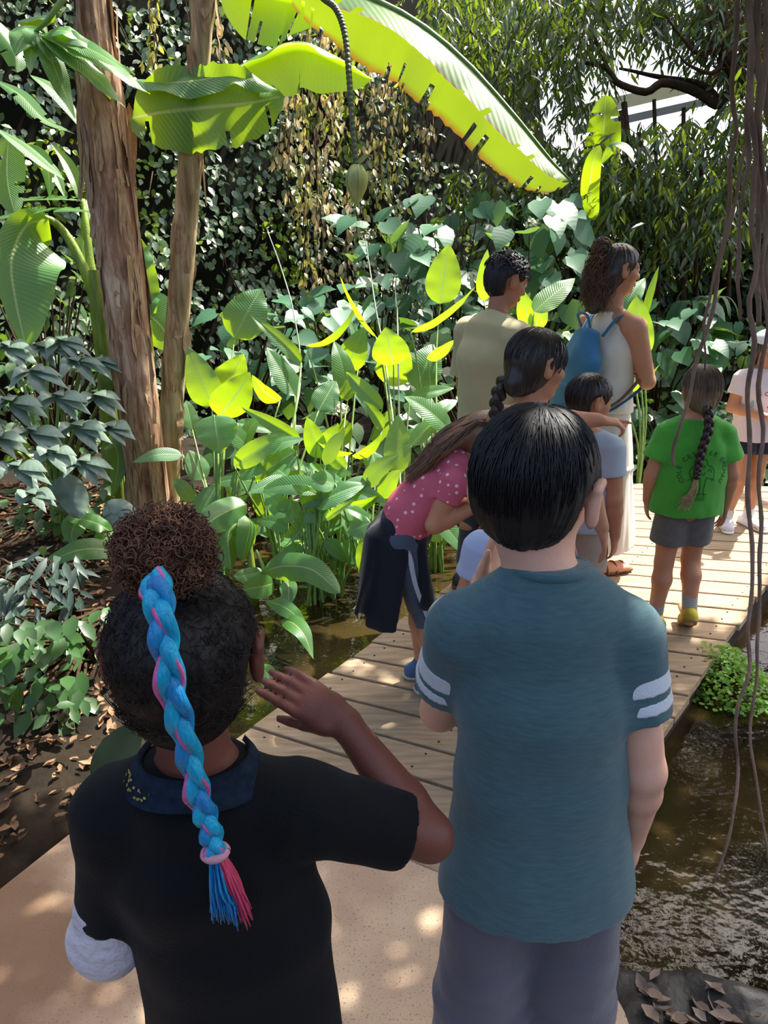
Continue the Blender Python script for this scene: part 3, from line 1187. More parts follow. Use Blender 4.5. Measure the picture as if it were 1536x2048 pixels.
# leaf at the top edge, two halves
leaf_part(bp2, [(440, -40, 4.5), (500, -32, 4.5), (560, -18, 4.5), (610, -2, 4.5), (650, 30, 4.5)], 4.5, 100, V(0, .3, 1), fold=(-1.4, -.5), ws=(1, .5), prof='banana', m=40, tears=4, seed=21)
# flower stalk and bud
F = pxcurve([(520, -120, 4.2), (590, -70, 4.05), (640, -10, 3.95), (672, 18, 3.9), (690, 70, 3.9), (698, 150, 3.9), (704, 240, 3.9), (713, 335, 3.9)], 0, 420) - b2
s = np.arange(420)
MB().tube(F, .0165 + .0028 * np.abs(np.sin(s * .42)) - .004 * (s / 420), 10).build('flower_stalk', mat('scarred_stalk', '#56603c', .5, .5, .2, 30, .4, 60), bp2)
c = W(713, 366, 3.9) - b2
mb = MB()
for k in range(5):
    a0 = k * 2.4
    mm, nn = 14, 9
    sv, av = np.linspace(0, 1, mm), np.linspace(-1.35, 1.35, nn) + a0
    rad = (.066 - .003 * k) * np.sin(np.pi * np.clip(sv * .86 + .1, 0, 1)) ** .8 * np.clip(1.12 - sv * .55, 0, 1)
    vv = np.stack([rad[:, None] * np.cos(av)[None], rad[:, None] * np.sin(av)[None], np.broadcast_to((.085 - .19 * sv)[:, None], (mm, nn))], -1)
    i = np.arange(mm - 1)[:, None] * nn
    j = np.arange(nn - 1)[None]
    mb.add(vv.reshape(-1, 3) + c, np.stack([i + j, i + j + 1, i + nn + j + 1, i + nn + j], -1).reshape(-1, 4))
bud = mb.build('flower_bud', mat('green_bract', '#bcc47c', .5, .4, .3, 20, .2, 40, (1, 1, .2), col2='#98a062'), bp2)
mb = MB()
blade(mb, np.array([W(716, 338, 3.9), W(722, 326, 3.87), W(732, 316, 3.84), W(740, 308, 3.82)]) - b2, .028, V(-.4, -.6, .6), 'paddle', (.5, .5), m=10, nx=3)
mb.build('lifted_bract', mat('pale_bract', '#a8ad62', .5), bp2)

# green sucker at the left with its drooping leaf
b3 = W(232, 1010, 4.75)
b3 = V(b3[0], b3[1], 0)
bp3 = empty('banana_plant', tuple(b3))
tag(bp3, 'young banana plant with slim yellow green stem left of the reddish trunk', 'banana plant')
mb = MB()
trunk_mesh(mb, [b3 + V(0, 0, -.1), WY(224, 900, b3[1]), WY(214, 760, b3[1]), WY(198, 620, b3[1]), WY(188, 540, b3[1])], [.07, .062, .055, .05, .03], b3, seed=5, rough=.05)
mb.build('pseudostem', M_sucker, bp3)
rib_part(bp3, [(205, 680, 4.45), (190, 600, 4.4), (160, 520, 4.35), (125, 460, 4.3), (90, 436, 4.25), (50, 445, 4.2)], 0, .04, .012, M_sucker)
leaf_part(bp3, [(96, 438, 4.2), (50, 452, 4.15), (22, 520, 4.12), (30, 600, 4.12), (52, 696, 4.12)], 4.15, 95, V(.25, -1, -.45), fold=(.2, .1), ws=(1.05, .35), prof='banana', m=40, wave=.03, seed=2)
rib_part(bp3, [(192, 600, 4.4), (180, 520, 4.4), (172, 450, 4.4), (166, 400, 4.42)], 0, .03, .015, M_sucker)
leaf_part(bp3, [(166, 480, 4.45), (178, 440, 4.45), (188, 400, 4.5), (186, 330, 4.5)], 4.45, 18, V(.2, -1, 0), prof='lance', fold=(.5, .5))
leaf_part(bp3, [(160, 402, 4.4), (150, 360, 4.4), (130, 320, 4.4), (100, 285, 4.4)], 4.4, 14, V(.5, -1, .3), prof='lance', fold=(.4, .4))
leaf_part(bp3, [(130, 395, 4.5), (110, 350, 4.5), (80, 320, 4.5), (40, 305, 4.5)], 4.4, 14, V(.5, -.6, .6), prof='lance', fold=(.3, .3))
leaf_part(bp3, [(18, 268, 4.3), (14, 320, 4.3), (16, 370, 4.3), (30, 430, 4.3)], 4.3, 34, V(.3, -1, .4), prof='banana', fold=(-.1, -.1), tears=2)
leaf_part(bp3, [(-10, 160, 4.2), (40, 190, 4.15), (90, 240, 4.1), (150, 268, 4.1)], 4.1, 17, V(.2, -.6, 1), prof='lance', tears=2)
leaf_part(bp3, [(60, 150, 4.3), (100, 175, 4.3), (140, 220, 4.3), (165, 262, 4.3)], 4.3, 16, V(.2, -.6, 1), prof='lance')
leaf_part(bp3, [(-10, 255, 4.2), (40, 290, 4.2), (90, 330, 4.2), (130, 360, 4.2)], 4.2, 15, V(.2, -.5, 1), prof='lance')
leaf_part(bp3, [(40, 296, 4.3), (70, 305, 4.3), (95, 340, 4.3), (100, 400, 4.3)], 4.3, 17, V(.4, -1, .6), prof='lance', tears=2)
leaf_part(bp3, [(-20, 440, 4.2), (40, 430, 4.2), (110, 418, 4.15), (190, 424, 4.1)], 4.2, 22, V(.1, -.4, 1), prof='lance', tears=5, m=30)
leaf_part(bp3, [(-20, 405, 4.4), (50, 400, 4.4), (120, 398, 4.3), (180, 404, 4.3)], 4.3, 16, V(.1, -.4, 1), prof='lance', tears=4, m=30)
leaf_part(bp3, [(205, 880, 4.4), (228, 888, 4.35), (236, 930, 4.35), (222, 1004, 4.35)], 4.35, 24, V(.6, -1, .2), prof='lance', fold=(.4, .4), wave=.1)
leaf_part(bp3, [(218, 790, 4.4), (214, 760, 4.36), (208, 730, 4.36), (205, 715, 4.36)], 4.4, 14, V(.3, -1, 0), prof='paddle', mt=M_stem)
# leaves of a further plant showing between and beside the trunks
b4 = WY(300, 860, 5.6)
b4 = V(b4[0], b4[1], 0)
bp4 = empty('banana_plant', tuple(b4))
tag(bp4, 'small banana plant showing lime leaves in the gap between the two trunks', 'banana plant')
MB().tube(curve_pts([(0, 0, -.1), W(300, 760, 5.4) - b4, W(296, 640, 5.3) - b4], 12), np.linspace(.05, .025, 12), 10).build('pseudostem', M_sucker, bp4)
leaf_part(bp4, [(296, 640, 5.3), (292, 590, 5.3), (284, 530, 5.3), (270, 470, 5.3)], 5.3, 28, V(.1, -1, .1), prof='banana', wave=.2)
leaf_part(bp4, [(262, 610, 5.35), (290, 625, 5.3), (320, 650, 5.3), (352, 700, 5.3)], 5.3, 52, V(.1, -1, .2), prof='banana', fold=(-.1, -.1), wave=.05)
leaf_part(bp4, [(380, 705, 5.2), (372, 740, 5.2), (370, 780, 5.2)], 5.2, 14, V(.1, -1, .2), prof='lance')
leaf_part(bp4, [(172, 470, 5.3), (165, 500, 5.3), (170, 560, 5.3)], 5.3, 20, V(.1, -1, .2), prof='lance')

# low suckers among the paddle leaves
b5 = WY(500, 1200, 3.75)
b5 = V(b5[0], b5[1], -.15)
bp5 = empty('banana_sucker', tuple(b5))
tag(bp5, 'low broad-leaved banana sucker at the water edge behind the person with the blue braid', 'banana sucker')
MB().tube(curve_pts([(0, 0, -.1), W(505, 1160, 3.98) - b5, W(492, 1040, 3.95) - b5], 12), np.linspace(.03, .014, 12), 8).build('stem', M_sucker, bp5)
MB().tube(curve_pts([(0.02, 0, 0), W(528, 1150, 3.93) - b5, W(512, 1100, 3.93) - b5], 12), np.linspace(.018, .006, 12), 8).build('stem', M_stem, bp5)
leaf_part(bp5, [(494, 1008, 3.95), (460, 1020, 3.9), (425, 1040, 3.85), (395, 1072, 3.8)], 3.9, 34, V(.15, -1, .5), prof='banana', wave=.06, fold=(-.1, -.35))
leaf_part(bp5, [(492, 1036, 3.95), (470, 1050, 3.9), (456, 1075, 3.88), (462, 1140, 3.88)], 3.9, 34, V(.35, -.8, .5), prof='banana', fold=(-.5, -.3), wave=.1)
leaf_part(bp5, [(490, 1030, 3.95), (500, 1050, 3.9), (494, 1085, 3.88), (484, 1122, 3.88)], 3.9, 26, V(.6, -.8, .2), prof='banana', fold=(-.5, -.1))
leaf_part(bp5, [(528, 1142, 3.93), (570, 1132, 3.88), (625, 1140, 3.8), (680, 1186, 3.72)], 3.85, 30, V(.1, -.75, .6), prof='banana', wave=.07, fold=(.0, -.25), m=30)
leaf_part(bp5, [(548, 1166, 3.9), (530, 1172, 3.84), (505, 1176, 3.8), (486, 1180, 3.78)], 3.85, 24, V(.1, -1, .3), prof='banana')
leaf_part(bp5, [(526, 1142, 3.93), (505, 1148, 3.9), (485, 1152, 3.88), (468, 1152, 3.86)], 3.9, 15, V(.1, -.8, .7), prof='banana')
leaf_part(bp5, [(575, 1160, 3.9), (577, 1175, 3.86), (577, 1195, 3.84), (575, 1214, 3.82)], 3.85, 18, V(.1, -1, .5), prof='paddle')
leaf_part(bp5, [(530, 1202, 3.7), (560, 1210, 3.62), (590, 1230, 3.56), (616, 1262, 3.5)], 3.6, 17, V(.2, -.7, .8), prof='lance', fold=(.3, -.3), wave=.1)
leaf_part(bp5, [(560, 1242, 3.6), (585, 1246, 3.52), (608, 1270, 3.45), (627, 1318, 3.4)], 3.5, 20, V(.3, -.8, .6), prof='lance', wave=.06)
leaf_part(bp5, [(520, 1330, 3.2), (535, 1350, 3.15), (540, 1380, 3.12), (536, 1418, 3.1)], 3.15, 18, V(.2, -.9, .5), prof='paddle', wave=.1)
b6 = WY(250, 1165, 3.95)
b6 = V(b6[0], b6[1], 0)
bp6 = empty('banana_sucker', tuple(b6))
tag(bp6, 'low pale green banana sucker below the reddish trunk, left of the curly hair bun', 'banana sucker')
MB().tube(curve_pts([(0, 0, -.05), W(243, 1120, 4.1) - b6, W(225, 1070, 4.1) - b6], 10), np.linspace(.025, .012, 10), 8).build('stem', M_stem, bp6)
leaf_part(bp6, [(245, 1104, 4.1), (200, 1098, 4.0), (150, 1102, 3.95), (88, 1128, 3.9)], 4.0, 24, V(.0, -.7, .7), prof='banana', wave=.08)
leaf_part(bp6, [(225, 1066, 4.15), (200, 1050, 4.1), (170, 1040, 4.1), (130, 1035, 4.1)], 4.1, 18, V(.1, -.6, .8), prof='banana', wave=.1)
leaf_part(bp6, [(160, 1040, 4.15), (148, 1052, 4.1), (143, 1070, 4.1), (146, 1090, 4.1)], 4.1, 24, V(.1, -1, .2), prof='paddle')
leaf_part(bp6, [(225, 1060, 4.15), (208, 1072, 4.12), (205, 1090, 4.1), (210, 1110, 4.1)], 4.1, 18, V(.1, -.8, .5), prof='paddle')
leaf_part(bp6, [(150, 1140, 4.1), (145, 1152, 4.05), (140, 1168, 4.05)], 4.05, 22, V(.1, -1, .2), prof='paddle')

# ------------------------------------------------------------------ paddle-leaved water plants
# leaf rows: clump, base (u,v), tip (u,v), half width px, depth, facing turn, fold
TH = [
    ('A', 469, 676, 523, 577, 41, 4.75, .0, .1), ('B', 603, 726, 500, 630, 15, 4.6, .7, .35), ('B', 590, 792, 534, 694, 24, 4.65, -.3, .2), ('A', 424, 812, 377, 694, 31, 4.35, .1, .05),
    ('A', 437, 832, 500, 744, 38, 4.25, -.1, .02), ('A', 440, 790, 487, 708, 33, 4.5, .1, .1), ('A', 560, 802, 504, 750, 20, 4.45, .4, .3), ('A', 428, 830, 440, 908, 40, 4.1, .1, .1),
    ('B', 474, 846, 556, 864, 14, 4.3, .1, .2), ('B', 600, 882, 482, 814, 15, 4.25, .6, .4), ('H', 880, 608, 898, 488, 33, 4.9, .05, .05), ('D', 690, 742, 728, 654, 27, 4.8, -.1, .05),
    ('G', 787, 730, 772, 654, 35, 4.55, .05, .05), ('G', 768, 766, 820, 706, 36, 4.75, .1, .05), ('E', 695, 802, 668, 682, 23, 4.65, -.3, .15), ('D', 765, 818, 692, 744, 18, 4.5, -.5, .3),
    ('B', 637, 822, 672, 760, 25, 4.5, -.15, .1), ('D', 613, 692, 718, 600, 14, 4.9, .8, .35), ('G', 752, 674, 680, 553, 10, 4.75, .9, .4), ('H', 822, 664, 950, 574, 15, 4.6, .8, .35),
    ('H', 833, 778, 868, 688, 33, 4.75, -.2, .08), ('H', 856, 720, 908, 680, 16, 4.7, .5, .3), ('H', 902, 866, 808, 792, 23, 4.3, -.3, .2), ('G', 820, 796, 908, 776, 13, 4.45, .2, .2),
    ('G', 794, 948, 797, 828, 26, 4.1, .15, .15), ('E', 766, 858, 726, 800, 13, 4.35, .7, .3), ('I', 968, 602, 975, 498, 16, 4.95, .5, .15), ('I', 1068, 624, 1150, 556, 24, 4.75, -.2, .1),
    ('I', 1062, 652, 1044, 578, 19, 4.95, .1, .05), ('I', 1070, 660, 1086, 600, 18, 4.9, .1, .05), ('J', 1270, 722, 1276, 588, 33, 5.7, .1, .1), ('J', 1240, 640, 1290, 556, 22, 5.9, -.3, .1),
    ('J', 1288, 640, 1318, 532, 9, 5.9, .6, .4), ('J', 1240, 785, 1320, 728, 10, 5.7, .6, .3), ('J', 1376, 880, 1428, 968, 16, 5.75, -.2, .15),
    ('A', 398, 1034, 436, 966, 24, 4.15, .2, .2), ('B', 468, 932, 574, 868, 22, 4.15, -.3, .25), ('C', 592, 902, 510, 962, 25, 4.15, .1, .2), ('C', 614, 950, 548, 966, 14, 4.1, .3, .3),
    ('C', 645, 978, 518, 982, 22, 3.98, .1, .25), ('C', 640, 962, 606, 1018, 28, 4.0, .0, .1), ('E', 628, 1014, 732, 968, 24, 3.98, -.2, .25), ('E', 650, 1040, 712, 998, 8, 3.95, .9, .3),
    ('C', 582, 998, 572, 1048, 22, 4.1, .0, .1), ('C', 656, 1016, 606, 1046, 18, 4.05, .1, .1), ('C', 622, 1048, 568, 1074, 20, 4.1, .2, .15), ('E', 650, 1080, 710, 1128, 16, 4.0, -.1, .15),
    ('F', 738, 1042, 684, 1016, 13, 3.95, .3, .3), ('F', 742, 1046, 694, 1066, 23, 3.9, .0, .1), ('F', 732, 1078, 726, 1164, 18, 3.9, -.2, .1), ('F', 758, 996, 698, 1006, 15, 4.05, .2, .2),
    ('C', 640, 916, 614, 834, 20, 4.2, .1, .1), ('C', 642, 914, 676, 846, 25, 4.25, -.1, .05), ('C', 634, 884, 706, 906, 12, 4.15, .5, .3), ('E', 692, 938, 638, 886, 15, 4.15, .5, .25),
    ('E', 706, 914, 764, 868, 15, 4.3, .5, .3), ('F', 752, 940, 744, 902, 20, 4.25, .0, .1), ('F', 732, 962, 776, 948, 10, 4.05, .4, .3), ('F', 790, 1010, 742, 985, 16, 4.1, .2, .2),
    ('H', 868, 1030, 942, 1118, 20, 4.25, -.3, .2), ('H', 845, 1040, 880, 1085, 20, 4.3, .0, .2), ('H', 905, 1060, 935, 1110, 18, 4.4, .1, .2), ('H', 870, 960, 905, 905, 18, 4.6, .2, .2),
    ('G', 850, 870, 800, 900, 15, 4.5, .2, .2), ('G', 870, 830, 915, 800, 15, 4.7, .3, .2), ('D', 720, 700, 700, 640, 12, 5.0, .6, .3), ('B', 545, 930, 500, 960, 20, 4.4, .2, .2),
    ('A', 405, 960, 378, 900, 22, 4.5, .0, .1), ('A', 385, 860, 372, 800, 16, 4.6, .2, .2),
]
ROOTS = {'A': (440, 1110, 4.25), 'B': (560, 1125, 4.3), 'C': (625, 1150, 4.05), 'D': (690, 1110, 4.7), 'E': (672, 1150, 4.1), 'F': (738, 1150, 4.05), 'G': (800, 1100, 4.4), 'H': (870, 1110, 4.5), 'I': (1030, 1040, 4.95), 'J': (1288, 950, 5.75)}
THL = {'A': 'tall paddle-leaved water plant beside the tan banana trunk', 'B': 'paddle-leaved water plant, second clump right of the tan trunk, leaning left',
       'C': 'low leafy paddle plant with a bright yellow pair on top, mid clump', 'D': 'slender paddle plant under the lowest dried vine strand',
       'E': 'paddle plant with dark ribbed leaf pointing at the pink shirt', 'F': 'low paddle plant beside the jacket tied around the bending person',
       'G': 'paddle plant holding the brightest square lime leaf, left of the person in beige', 'H': 'tallest paddle plant just left of the person in beige, lime leaf pointing up',
       'I': 'paddle plant with lime leaves between the persons in beige and cream tops', 'J': 'paddle plant with one big lime leaf behind the cream-topped person\'s arm'}
LIME = {(603, 726), (424, 812), (437, 832), (440, 790), (560, 802), (600, 882), (880, 608), (690, 742), (787, 730), (768, 766), (613, 692), (822, 664), (856, 720), (766, 858), (968, 602), (1062, 652), (1070, 660),
        (1270, 722), (1240, 785), (640, 916), (642, 914), (634, 884), (706, 914), (758, 996), (650, 1040), (752, 674)}
roots = {}
for k, (u, v_, t) in ROOTS.items():
    p = W(u, v_, t)
    y = p[1]
    p = V(p[0], y, -.12 if k != 'J' else -.1)
    o = empty('paddle_plant', tuple(p))
    tag(o, THL[k], 'water plant', 'paddle-leaved water plants along the pond')
    roots[k] = (o, p)
for i, (k, bu, bv, tu, tv, hw, t, turn, fold) in enumerate(TH):
    o, p = roots[k]
    lime = (bu, bv) in LIME
    base, tip = W(bu, bv, t), W(tu, tv, t - .10 if lime else t + .03 + .06 * math.sin(i * 1.7))
    mid = (base + tip) / 2
    d = unit(tip - base)
    nrm = tocam(mid)
    sd_ = np.cross(d, nrm)
    up = nrm * math.cos(turn) + sd_ * math.sin(turn) * (1 if i % 2 else -1) + V(0, 0, -.6 if lime else .5)
    L_ = np.linalg.norm(tip - base)
    bend = -up * L_ * (.06 + .05 * math.sin(i * 2.3))
    mb = MB()
    blade(mb, np.array([base, base * .66 + tip * .34 - bend, base * .3 + tip * .7 - bend * .9, tip]) - p, hw / FPX * t * 1.08, up, 'paddle', (fold, fold), cup=.12, wave=.03, seed=i, m=20, nx=5)
    mb.build('leaf', M_thal, o)
    h = base - p
    q = curve_pts([V(rng.normal(0, .03), rng.normal(0, .03), -.1), V(h[0] * .25, h[1] * .25, h[2] * .45), V(h[0] * .7, h[1] * .7, h[2] * .8) + rng.normal(0, .01, 3), h], 14)
    MB().tube(q, np.linspace(.011, .004, 14), 6).build('stem', M_stem, o)
# shaded lower leaves that fill each clump
for k, (o, p) in roots.items():
    if k == 'J':
        continue
    mb, ms = MB(), MB()
    for i in range(11):
        a = rng.uniform(0, 2 * np.pi)
        r_ = rng.uniform(.05, .26)
        z = rng.uniform(.12, .75)
        b_ = V(math.cos(a) * r_, abs(math.sin(a)) * r_ + .05, z)
        d = unit(V(math.cos(a) * .6, rng.normal(0, .4), rng.uniform(-.3, .9)))
        L_ = rng.uniform(.16, .28)
        blade(mb, np.array([b_, b_ + d * L_ * .5 + V(0, 0, .02), b_ + d * L_]), rng.uniform(.04, .065), V(rng.normal(0, .3), -.7, .7), 'paddle', (.15, .15), seed=i, m=12, nx=3)
        ms.tube(curve_pts([(rng.normal(0, .02), .03, -.1), b_ * V(.5, .5, .55), b_], 8), .005, 5)
    mb.build('lower_leaves', M_thal, o)
    ms.build('lower_stems', M_stem, o)
# thin flower stalks standing above the leaves
for (o, p), pts in ((roots['B'], [(600, 770, 4.6), (590, 640, 4.7), (565, 545, 4.8), (535, 462, 4.85)]), (roots['G'], [(770, 720, 4.6), (752, 620, 4.7), (740, 540, 4.8), (730, 470, 4.85)]),
                    (roots['G'], [(795, 650, 4.7), (792, 610, 4.7), (789, 568, 4.7)])):
    P = [V(0.02, 0.02, -.1), V(0.0, 0.03, .5)] + [W(*q) - p for q in pts]
    mb = MB().tube(curve_pts(P, 30), np.linspace(.008, .003, 30), 6)
    mb.build('flower_stalk', mat('pale_stalk', '#b9c7a4', .5), o)
    e = P[-1]
    mb = MB()
    pos = e + rng.normal(0, .02, (16, 3)) * V(1, 1, 1.4)
    scatter(mb, 'small', pos, rng.normal(0, 1, (16, 3)), rng.normal(0, 1, (16, 3)), .022)
    mb.build('blossom', M_flower, o)

# ------------------------------------------------------------------ heart-leaved shrubs in the middle and behind the boardwalk
def shrub(name, loc, tips, leaf, mt, label, group=None, kind='heart', fl=(), cat='shrub', stemr=.012, upb=.9):
    loc = np.asarray(loc, float)
    o = empty(name, tuple(loc))
    tag(o, label, cat, group)
    n = len(tips)
    tips = np.asarray(tips, float)
    d = tips - loc
    hz = unit(d * V(1, 1, 0) + 1e-3)
    cam_ = unit(CAMP - tips)
    N = V(0, 0, 1) * upb + cam_ * rng.uniform(.1, .75, n)[:, None] + rng.normal(0, .22, (n, 3))
    T = hz * rng.uniform(.2, .8, n)[:, None] + V(0, 0, -1) * rng.uniform(.2, .6, n)[:, None] + rng.normal(0, .35, (n, 3)) + cam_ * .35
    mb = MB()
    scatter(mb, kind, d, T, N, leaf * rng.uniform(.7, 1.25, n))
    mb.build('foliage', mt, o)
    ms = MB()
    for i in range(0, n, 3):
        e = d[i]
        ms.tube(curve_pts([V(rng.normal(0, .05), rng.normal(0, .05), -.08), V(e[0] * .3, e[1] * .3, e[2] * .5), e * V(.8, .8, .85), e], 10), np.linspace(stemr, .003, 10), 5)
    ms.build('branches', M_twig, o)
    for f in fl:
        mb = MB()
        f = np.asarray(f, float) - loc
        pos = f + unit(rng.normal(0, 1, (60, 3))) * .05 * V(1, 1, .7)
        scatter(mb, 'round', pos, rng.normal(0, 1, (60, 3)), unit(pos - f) + rng.normal(0, .3, (60, 3)), .026)
        mb.build('flower_head', M_flower, o)
    return o


def tips_px(n, u0, u1, v0, v1, t0, t1):
    return [W(rng.uniform(u0, u1), rng.uniform(v0, v1), rng.uniform(t0, t1)) for _ in range(n)]


def foot(u, t, z=-.1):
    p = W(u, 700, t)
    return V(p[0], p[1], z)


G_H = 'heart-leaved shrubs along the back of the pond'
shrub('heart_leaved_shrub', foot(760, 6.6), tips_px(60, 690, 850, 430, 690, 5.9, 6.9), .19, M_shrub, 'bluish heart-leaved shrub above the brightest square lime paddle leaf', G_H)
shrub('heart_leaved_shrub', foot(900, 6.8), tips_px(75, 820, 990, 380, 660, 6.0, 7.2), .20, M_shrub, 'bluish heart-leaved shrub left of the person in beige, with a white flower head', G_H, fl=[W(947, 552, 6.0), W(875, 520, 6.3)])
shrub('heart_leaved_shrub', foot(1060, 6.6), tips_px(80, 980, 1160, 395, 640, 5.8, 7.0), .21, M_shrub, 'tall heart-leaved shrub between the beige and cream tops with a white flower on top', G_H, fl=[W(1062, 448, 6.0)])
shrub('heart_leaved_shrub', foot(480, 6.0), tips_px(50, 400, 640, 590, 780, 5.4, 6.2), .17, M_shrub, 'heart-leaved shrub behind the paddle plants near the tan trunk', G_H, fl=[W(680, 818, 5.2)])
shrub('heart_leaved_shrub', foot(650, 6.0), tips_px(60, 560, 800, 600, 800, 5.3, 6.2), .18, M_shrub, 'heart-leaved shrub behind the paddle plants under the dried vines', G_H)
shrub('heart_leaved_shrub', foot(1330, 6.6), tips_px(75, 1250, 1440, 580, 860, 6.0, 6.9), .20, M_shrub, 'big-leaved dark shrub behind the person in the green shirt', G_H, fl=[W(1272, 775, 6.0)])
shrub('heart_leaved_shrub', foot(1470, 6.6), tips_px(55, 1400, 1560, 640, 880, 6.1, 6.9), .19, M_shrub, 'big-leaved dark shrub behind the person in the pale pink shirt', G_H)
shrub('undergrowth_bush', foot(1345, 6.2), tips_px(170, 1255, 1460, 800, 985, 5.9, 6.5), .12, M_bush, 'dark small-leaved undergrowth bush at the far end of the boardwalk', 'undergrowth bushes', 'small')
shrub('undergrowth_bush', foot(1500, 6.2), tips_px(110, 1440, 1600, 820, 985, 5.9, 6.5), .12, M_bush, 'dark undergrowth bush behind the legs of the person in the pale pink shirt', 'undergrowth bushes', 'small')
shrub('undergrowth_bush', foot(1150, 6.0), tips_px(90, 1020, 1260, 640, 900, 5.7, 6.4), .15, M_bush, 'undergrowth bush behind the person with the backpack', 'undergrowth bushes', 'heart')
shrub('undergrowth_bush', foot(640, 5.2), tips_px(150, 420, 860, 800, 1080, 4.8, 5.4), .13, M_bush, 'shaded undergrowth bush filling the gaps behind the paddle plants', 'undergrowth bushes', 'heart')
shrub('undergrowth_bush', foot(960, 5.4), tips_px(120, 800, 1050, 650, 1060, 5.0, 5.7), .14, M_bush, 'shaded undergrowth bush behind the person in the beige shirt', 'undergrowth bushes', 'heart')

# palm-like tufts at the back right
for (u, v_, t, l) in ((1385, 610, 6.6, 'pale spiky leaf tuft left of the hanging aerial roots'), (1425, 600, 6.9, 'spiky leaf tuft behind the hanging aerial roots')):
    c_ = W(u, v_, t)
    f = V(c_[0], c_[1], -.2)
    o = empty('leaf_tuft', tuple(f))
    tag(o, l, 'plant', 'spiky leaf tufts at the back')
    MB().tube([V(0, 0, 0), (c_ - f) * .5 + V(.01, 0, 0), c_ - f], .014, 6).build('stem', M_twig, o)
    mb = MB()
    for i in range(11):
        a = i / 11 * 2 * np.pi
        d = V(math.cos(a), math.sin(a) * .8, 0)
        P = np.array([c_ + d * .02, c_ + d * .13 + V(0, 0, .03), c_ + d * .22 - V(0, 0, .06), c_ + d * .25 - V(0, 0, .16)]) - f
        blade(mb, P, .024, UPV, 'lance', (.2, .2), m=8, nx=2, seed=i)
    mb.build('leaves', M_shrub, o)

# ------------------------------------------------------------------ lobed grey-green shrub at the left
lo = foot(40, 4.0, 0)
ob = empty('lobed_shrub', tuple(lo))
tag(ob, 'big grey green shrub with deeply cut leaves at the left edge', 'shrub')
PH = [(60, 740, 4.0, 62), (150, 720, 4.1, 55), (20, 800, 3.9, 62), (110, 790, 3.95, 60), (190, 790, 4.05, 50), (60, 860, 3.85, 66), (150, 850, 3.9, 60), (10, 690, 4.1, 55), (120, 680, 4.15, 50), (215, 850, 4.0, 42),
      (30, 930, 3.75, 60), (160, 920, 3.8, 55), (100, 900, 3.8, 48), (-10, 870, 3.8, 55), (80, 690, 4.2, 45), (190, 720, 4.2, 40), (60, 985, 3.7, 40)]
for i, (u, v_, t, ln) in enumerate(PH):
    mb = MB()
    c_ = W(u, v_, t)
    nl = 6
    tilt = rng.uniform(-.3, .5)
    for k in range(nl):
        a = math.radians(-125 + 50 * k) + rng.normal(0, .12)
        ux, vy = math.sin(a + .4), -math.cos(a + .4) * .55 + .45
        l_ = ln * (1.15 - .25 * abs(k - 2.5) / 2.5)
        e = W(u + ux * l_ + 15, v_ + vy * l_ + 8, t - .07 - .05 * rng.random())
        m_ = (c_ + e) / 2 + V(0, -.01, .025)
        blade(mb, np.array([c_, m_, e]) - lo, rng.uniform(.024, .042), V(.28, -.58, .75), 'lance', (.1, .1), cup=.2, seed=k, m=9, nx=2)
    mb.build('leaf', M_phil, ob)
    s0 = c_ - lo
    MB().tube(curve_pts([V(.0, .1, -.05), V(s0[0] * .3, .15, s0[2] * .5), s0 + V(0, .08, -.03), s0], 10), np.linspace(.012, .005, 10), 6).build('stalk', M_stem, ob)
for pts, w_ in (([(118, 952), (135, 975), (150, 1005), (158, 1038)], 30), ([(112, 958), (108, 985), (104, 1000), (103, 1012)], 15), ([(212, 1006), (226, 1020), (232, 1035), (230, 1056)], 24), ([(212, 1006), (236, 1012), (255, 1022), (272, 1036)], 18)):
    mb = MB()
    blade(mb, np.array([W(u, v_, 3.8) for u, v_ in pts]) - lo, w_ / FPX * 3.8, V(.1, -.8, .6), 'banana', (-.15, -.15), wave=.12, seed=int(w_), m=14, nx=4)
    mb.build('leaf', M_phil, ob)

shrub('shade_bush', foot(70, 3.15, .02), tips_px(120, -20, 160, 1110, 1270, 3.0, 3.5), .12, M_dusk, 'dark bush of long drooping leaves at the left edge below the cut-leaved shrub', None, 'narrow')
shrub('shade_bush', foot(85, 2.8, .02), tips_px(110, -20, 170, 1230, 1430, 2.55, 3.0), .095, M_bush, 'low green leafy bush at the left edge in front of the leaf litter', None, 'small')
shrub('shade_bush', foot(165, 3.2, .02), tips_px(45, 120, 225, 1210, 1330, 3.0, 3.4), .075, M_bush, 'small leafy bush just left of the curly haired head', None, 'small')
shrub('shade_bush', foot(70, 4.6, .02), tips_px(150, -30, 240, 960, 1130, 4.2, 4.9), .11, M_bush, 'leafy bush under the cut-leaved shrub at the left', None, 'small')
shrub('shade_bush', foot(90, 5.0, .02), tips_px(170, -40, 250, 500, 900, 4.9, 5.6), .12, M_bush, 'bright leafy bush behind the young banana stem at the left', None, 'small')
# dark arrow leaf rising beside the blue braid
ar = V(-1.02, 2.12, .0)
o = empty('arrow_leaf_plant', tuple(ar))
tag(o, 'dull dark arrow-shaped leaf rising between path and person with the blue braid', 'plant')
mb = MB()
blade(mb, np.array([W(208, 1585, 2.28), W(228, 1530, 2.28), W(255, 1480, 2.3), W(290, 1440, 2.32)]) - ar, .07, V(-.2, -1, .2), 'paddle', (.25, .25), m=18, nx=4)
mb.build('leaf', leaf_mat('dull_arrow_leaf', '#2f3d26', '#55702a', .12, .6, .3, .3), o)
MB().tube(curve_pts([V(0, 0, -.02), (W(200, 1592, 2.28) - ar) * .6, W(208, 1585, 2.28) - ar], 8), .008, 6).build('stem', M_stem, o)

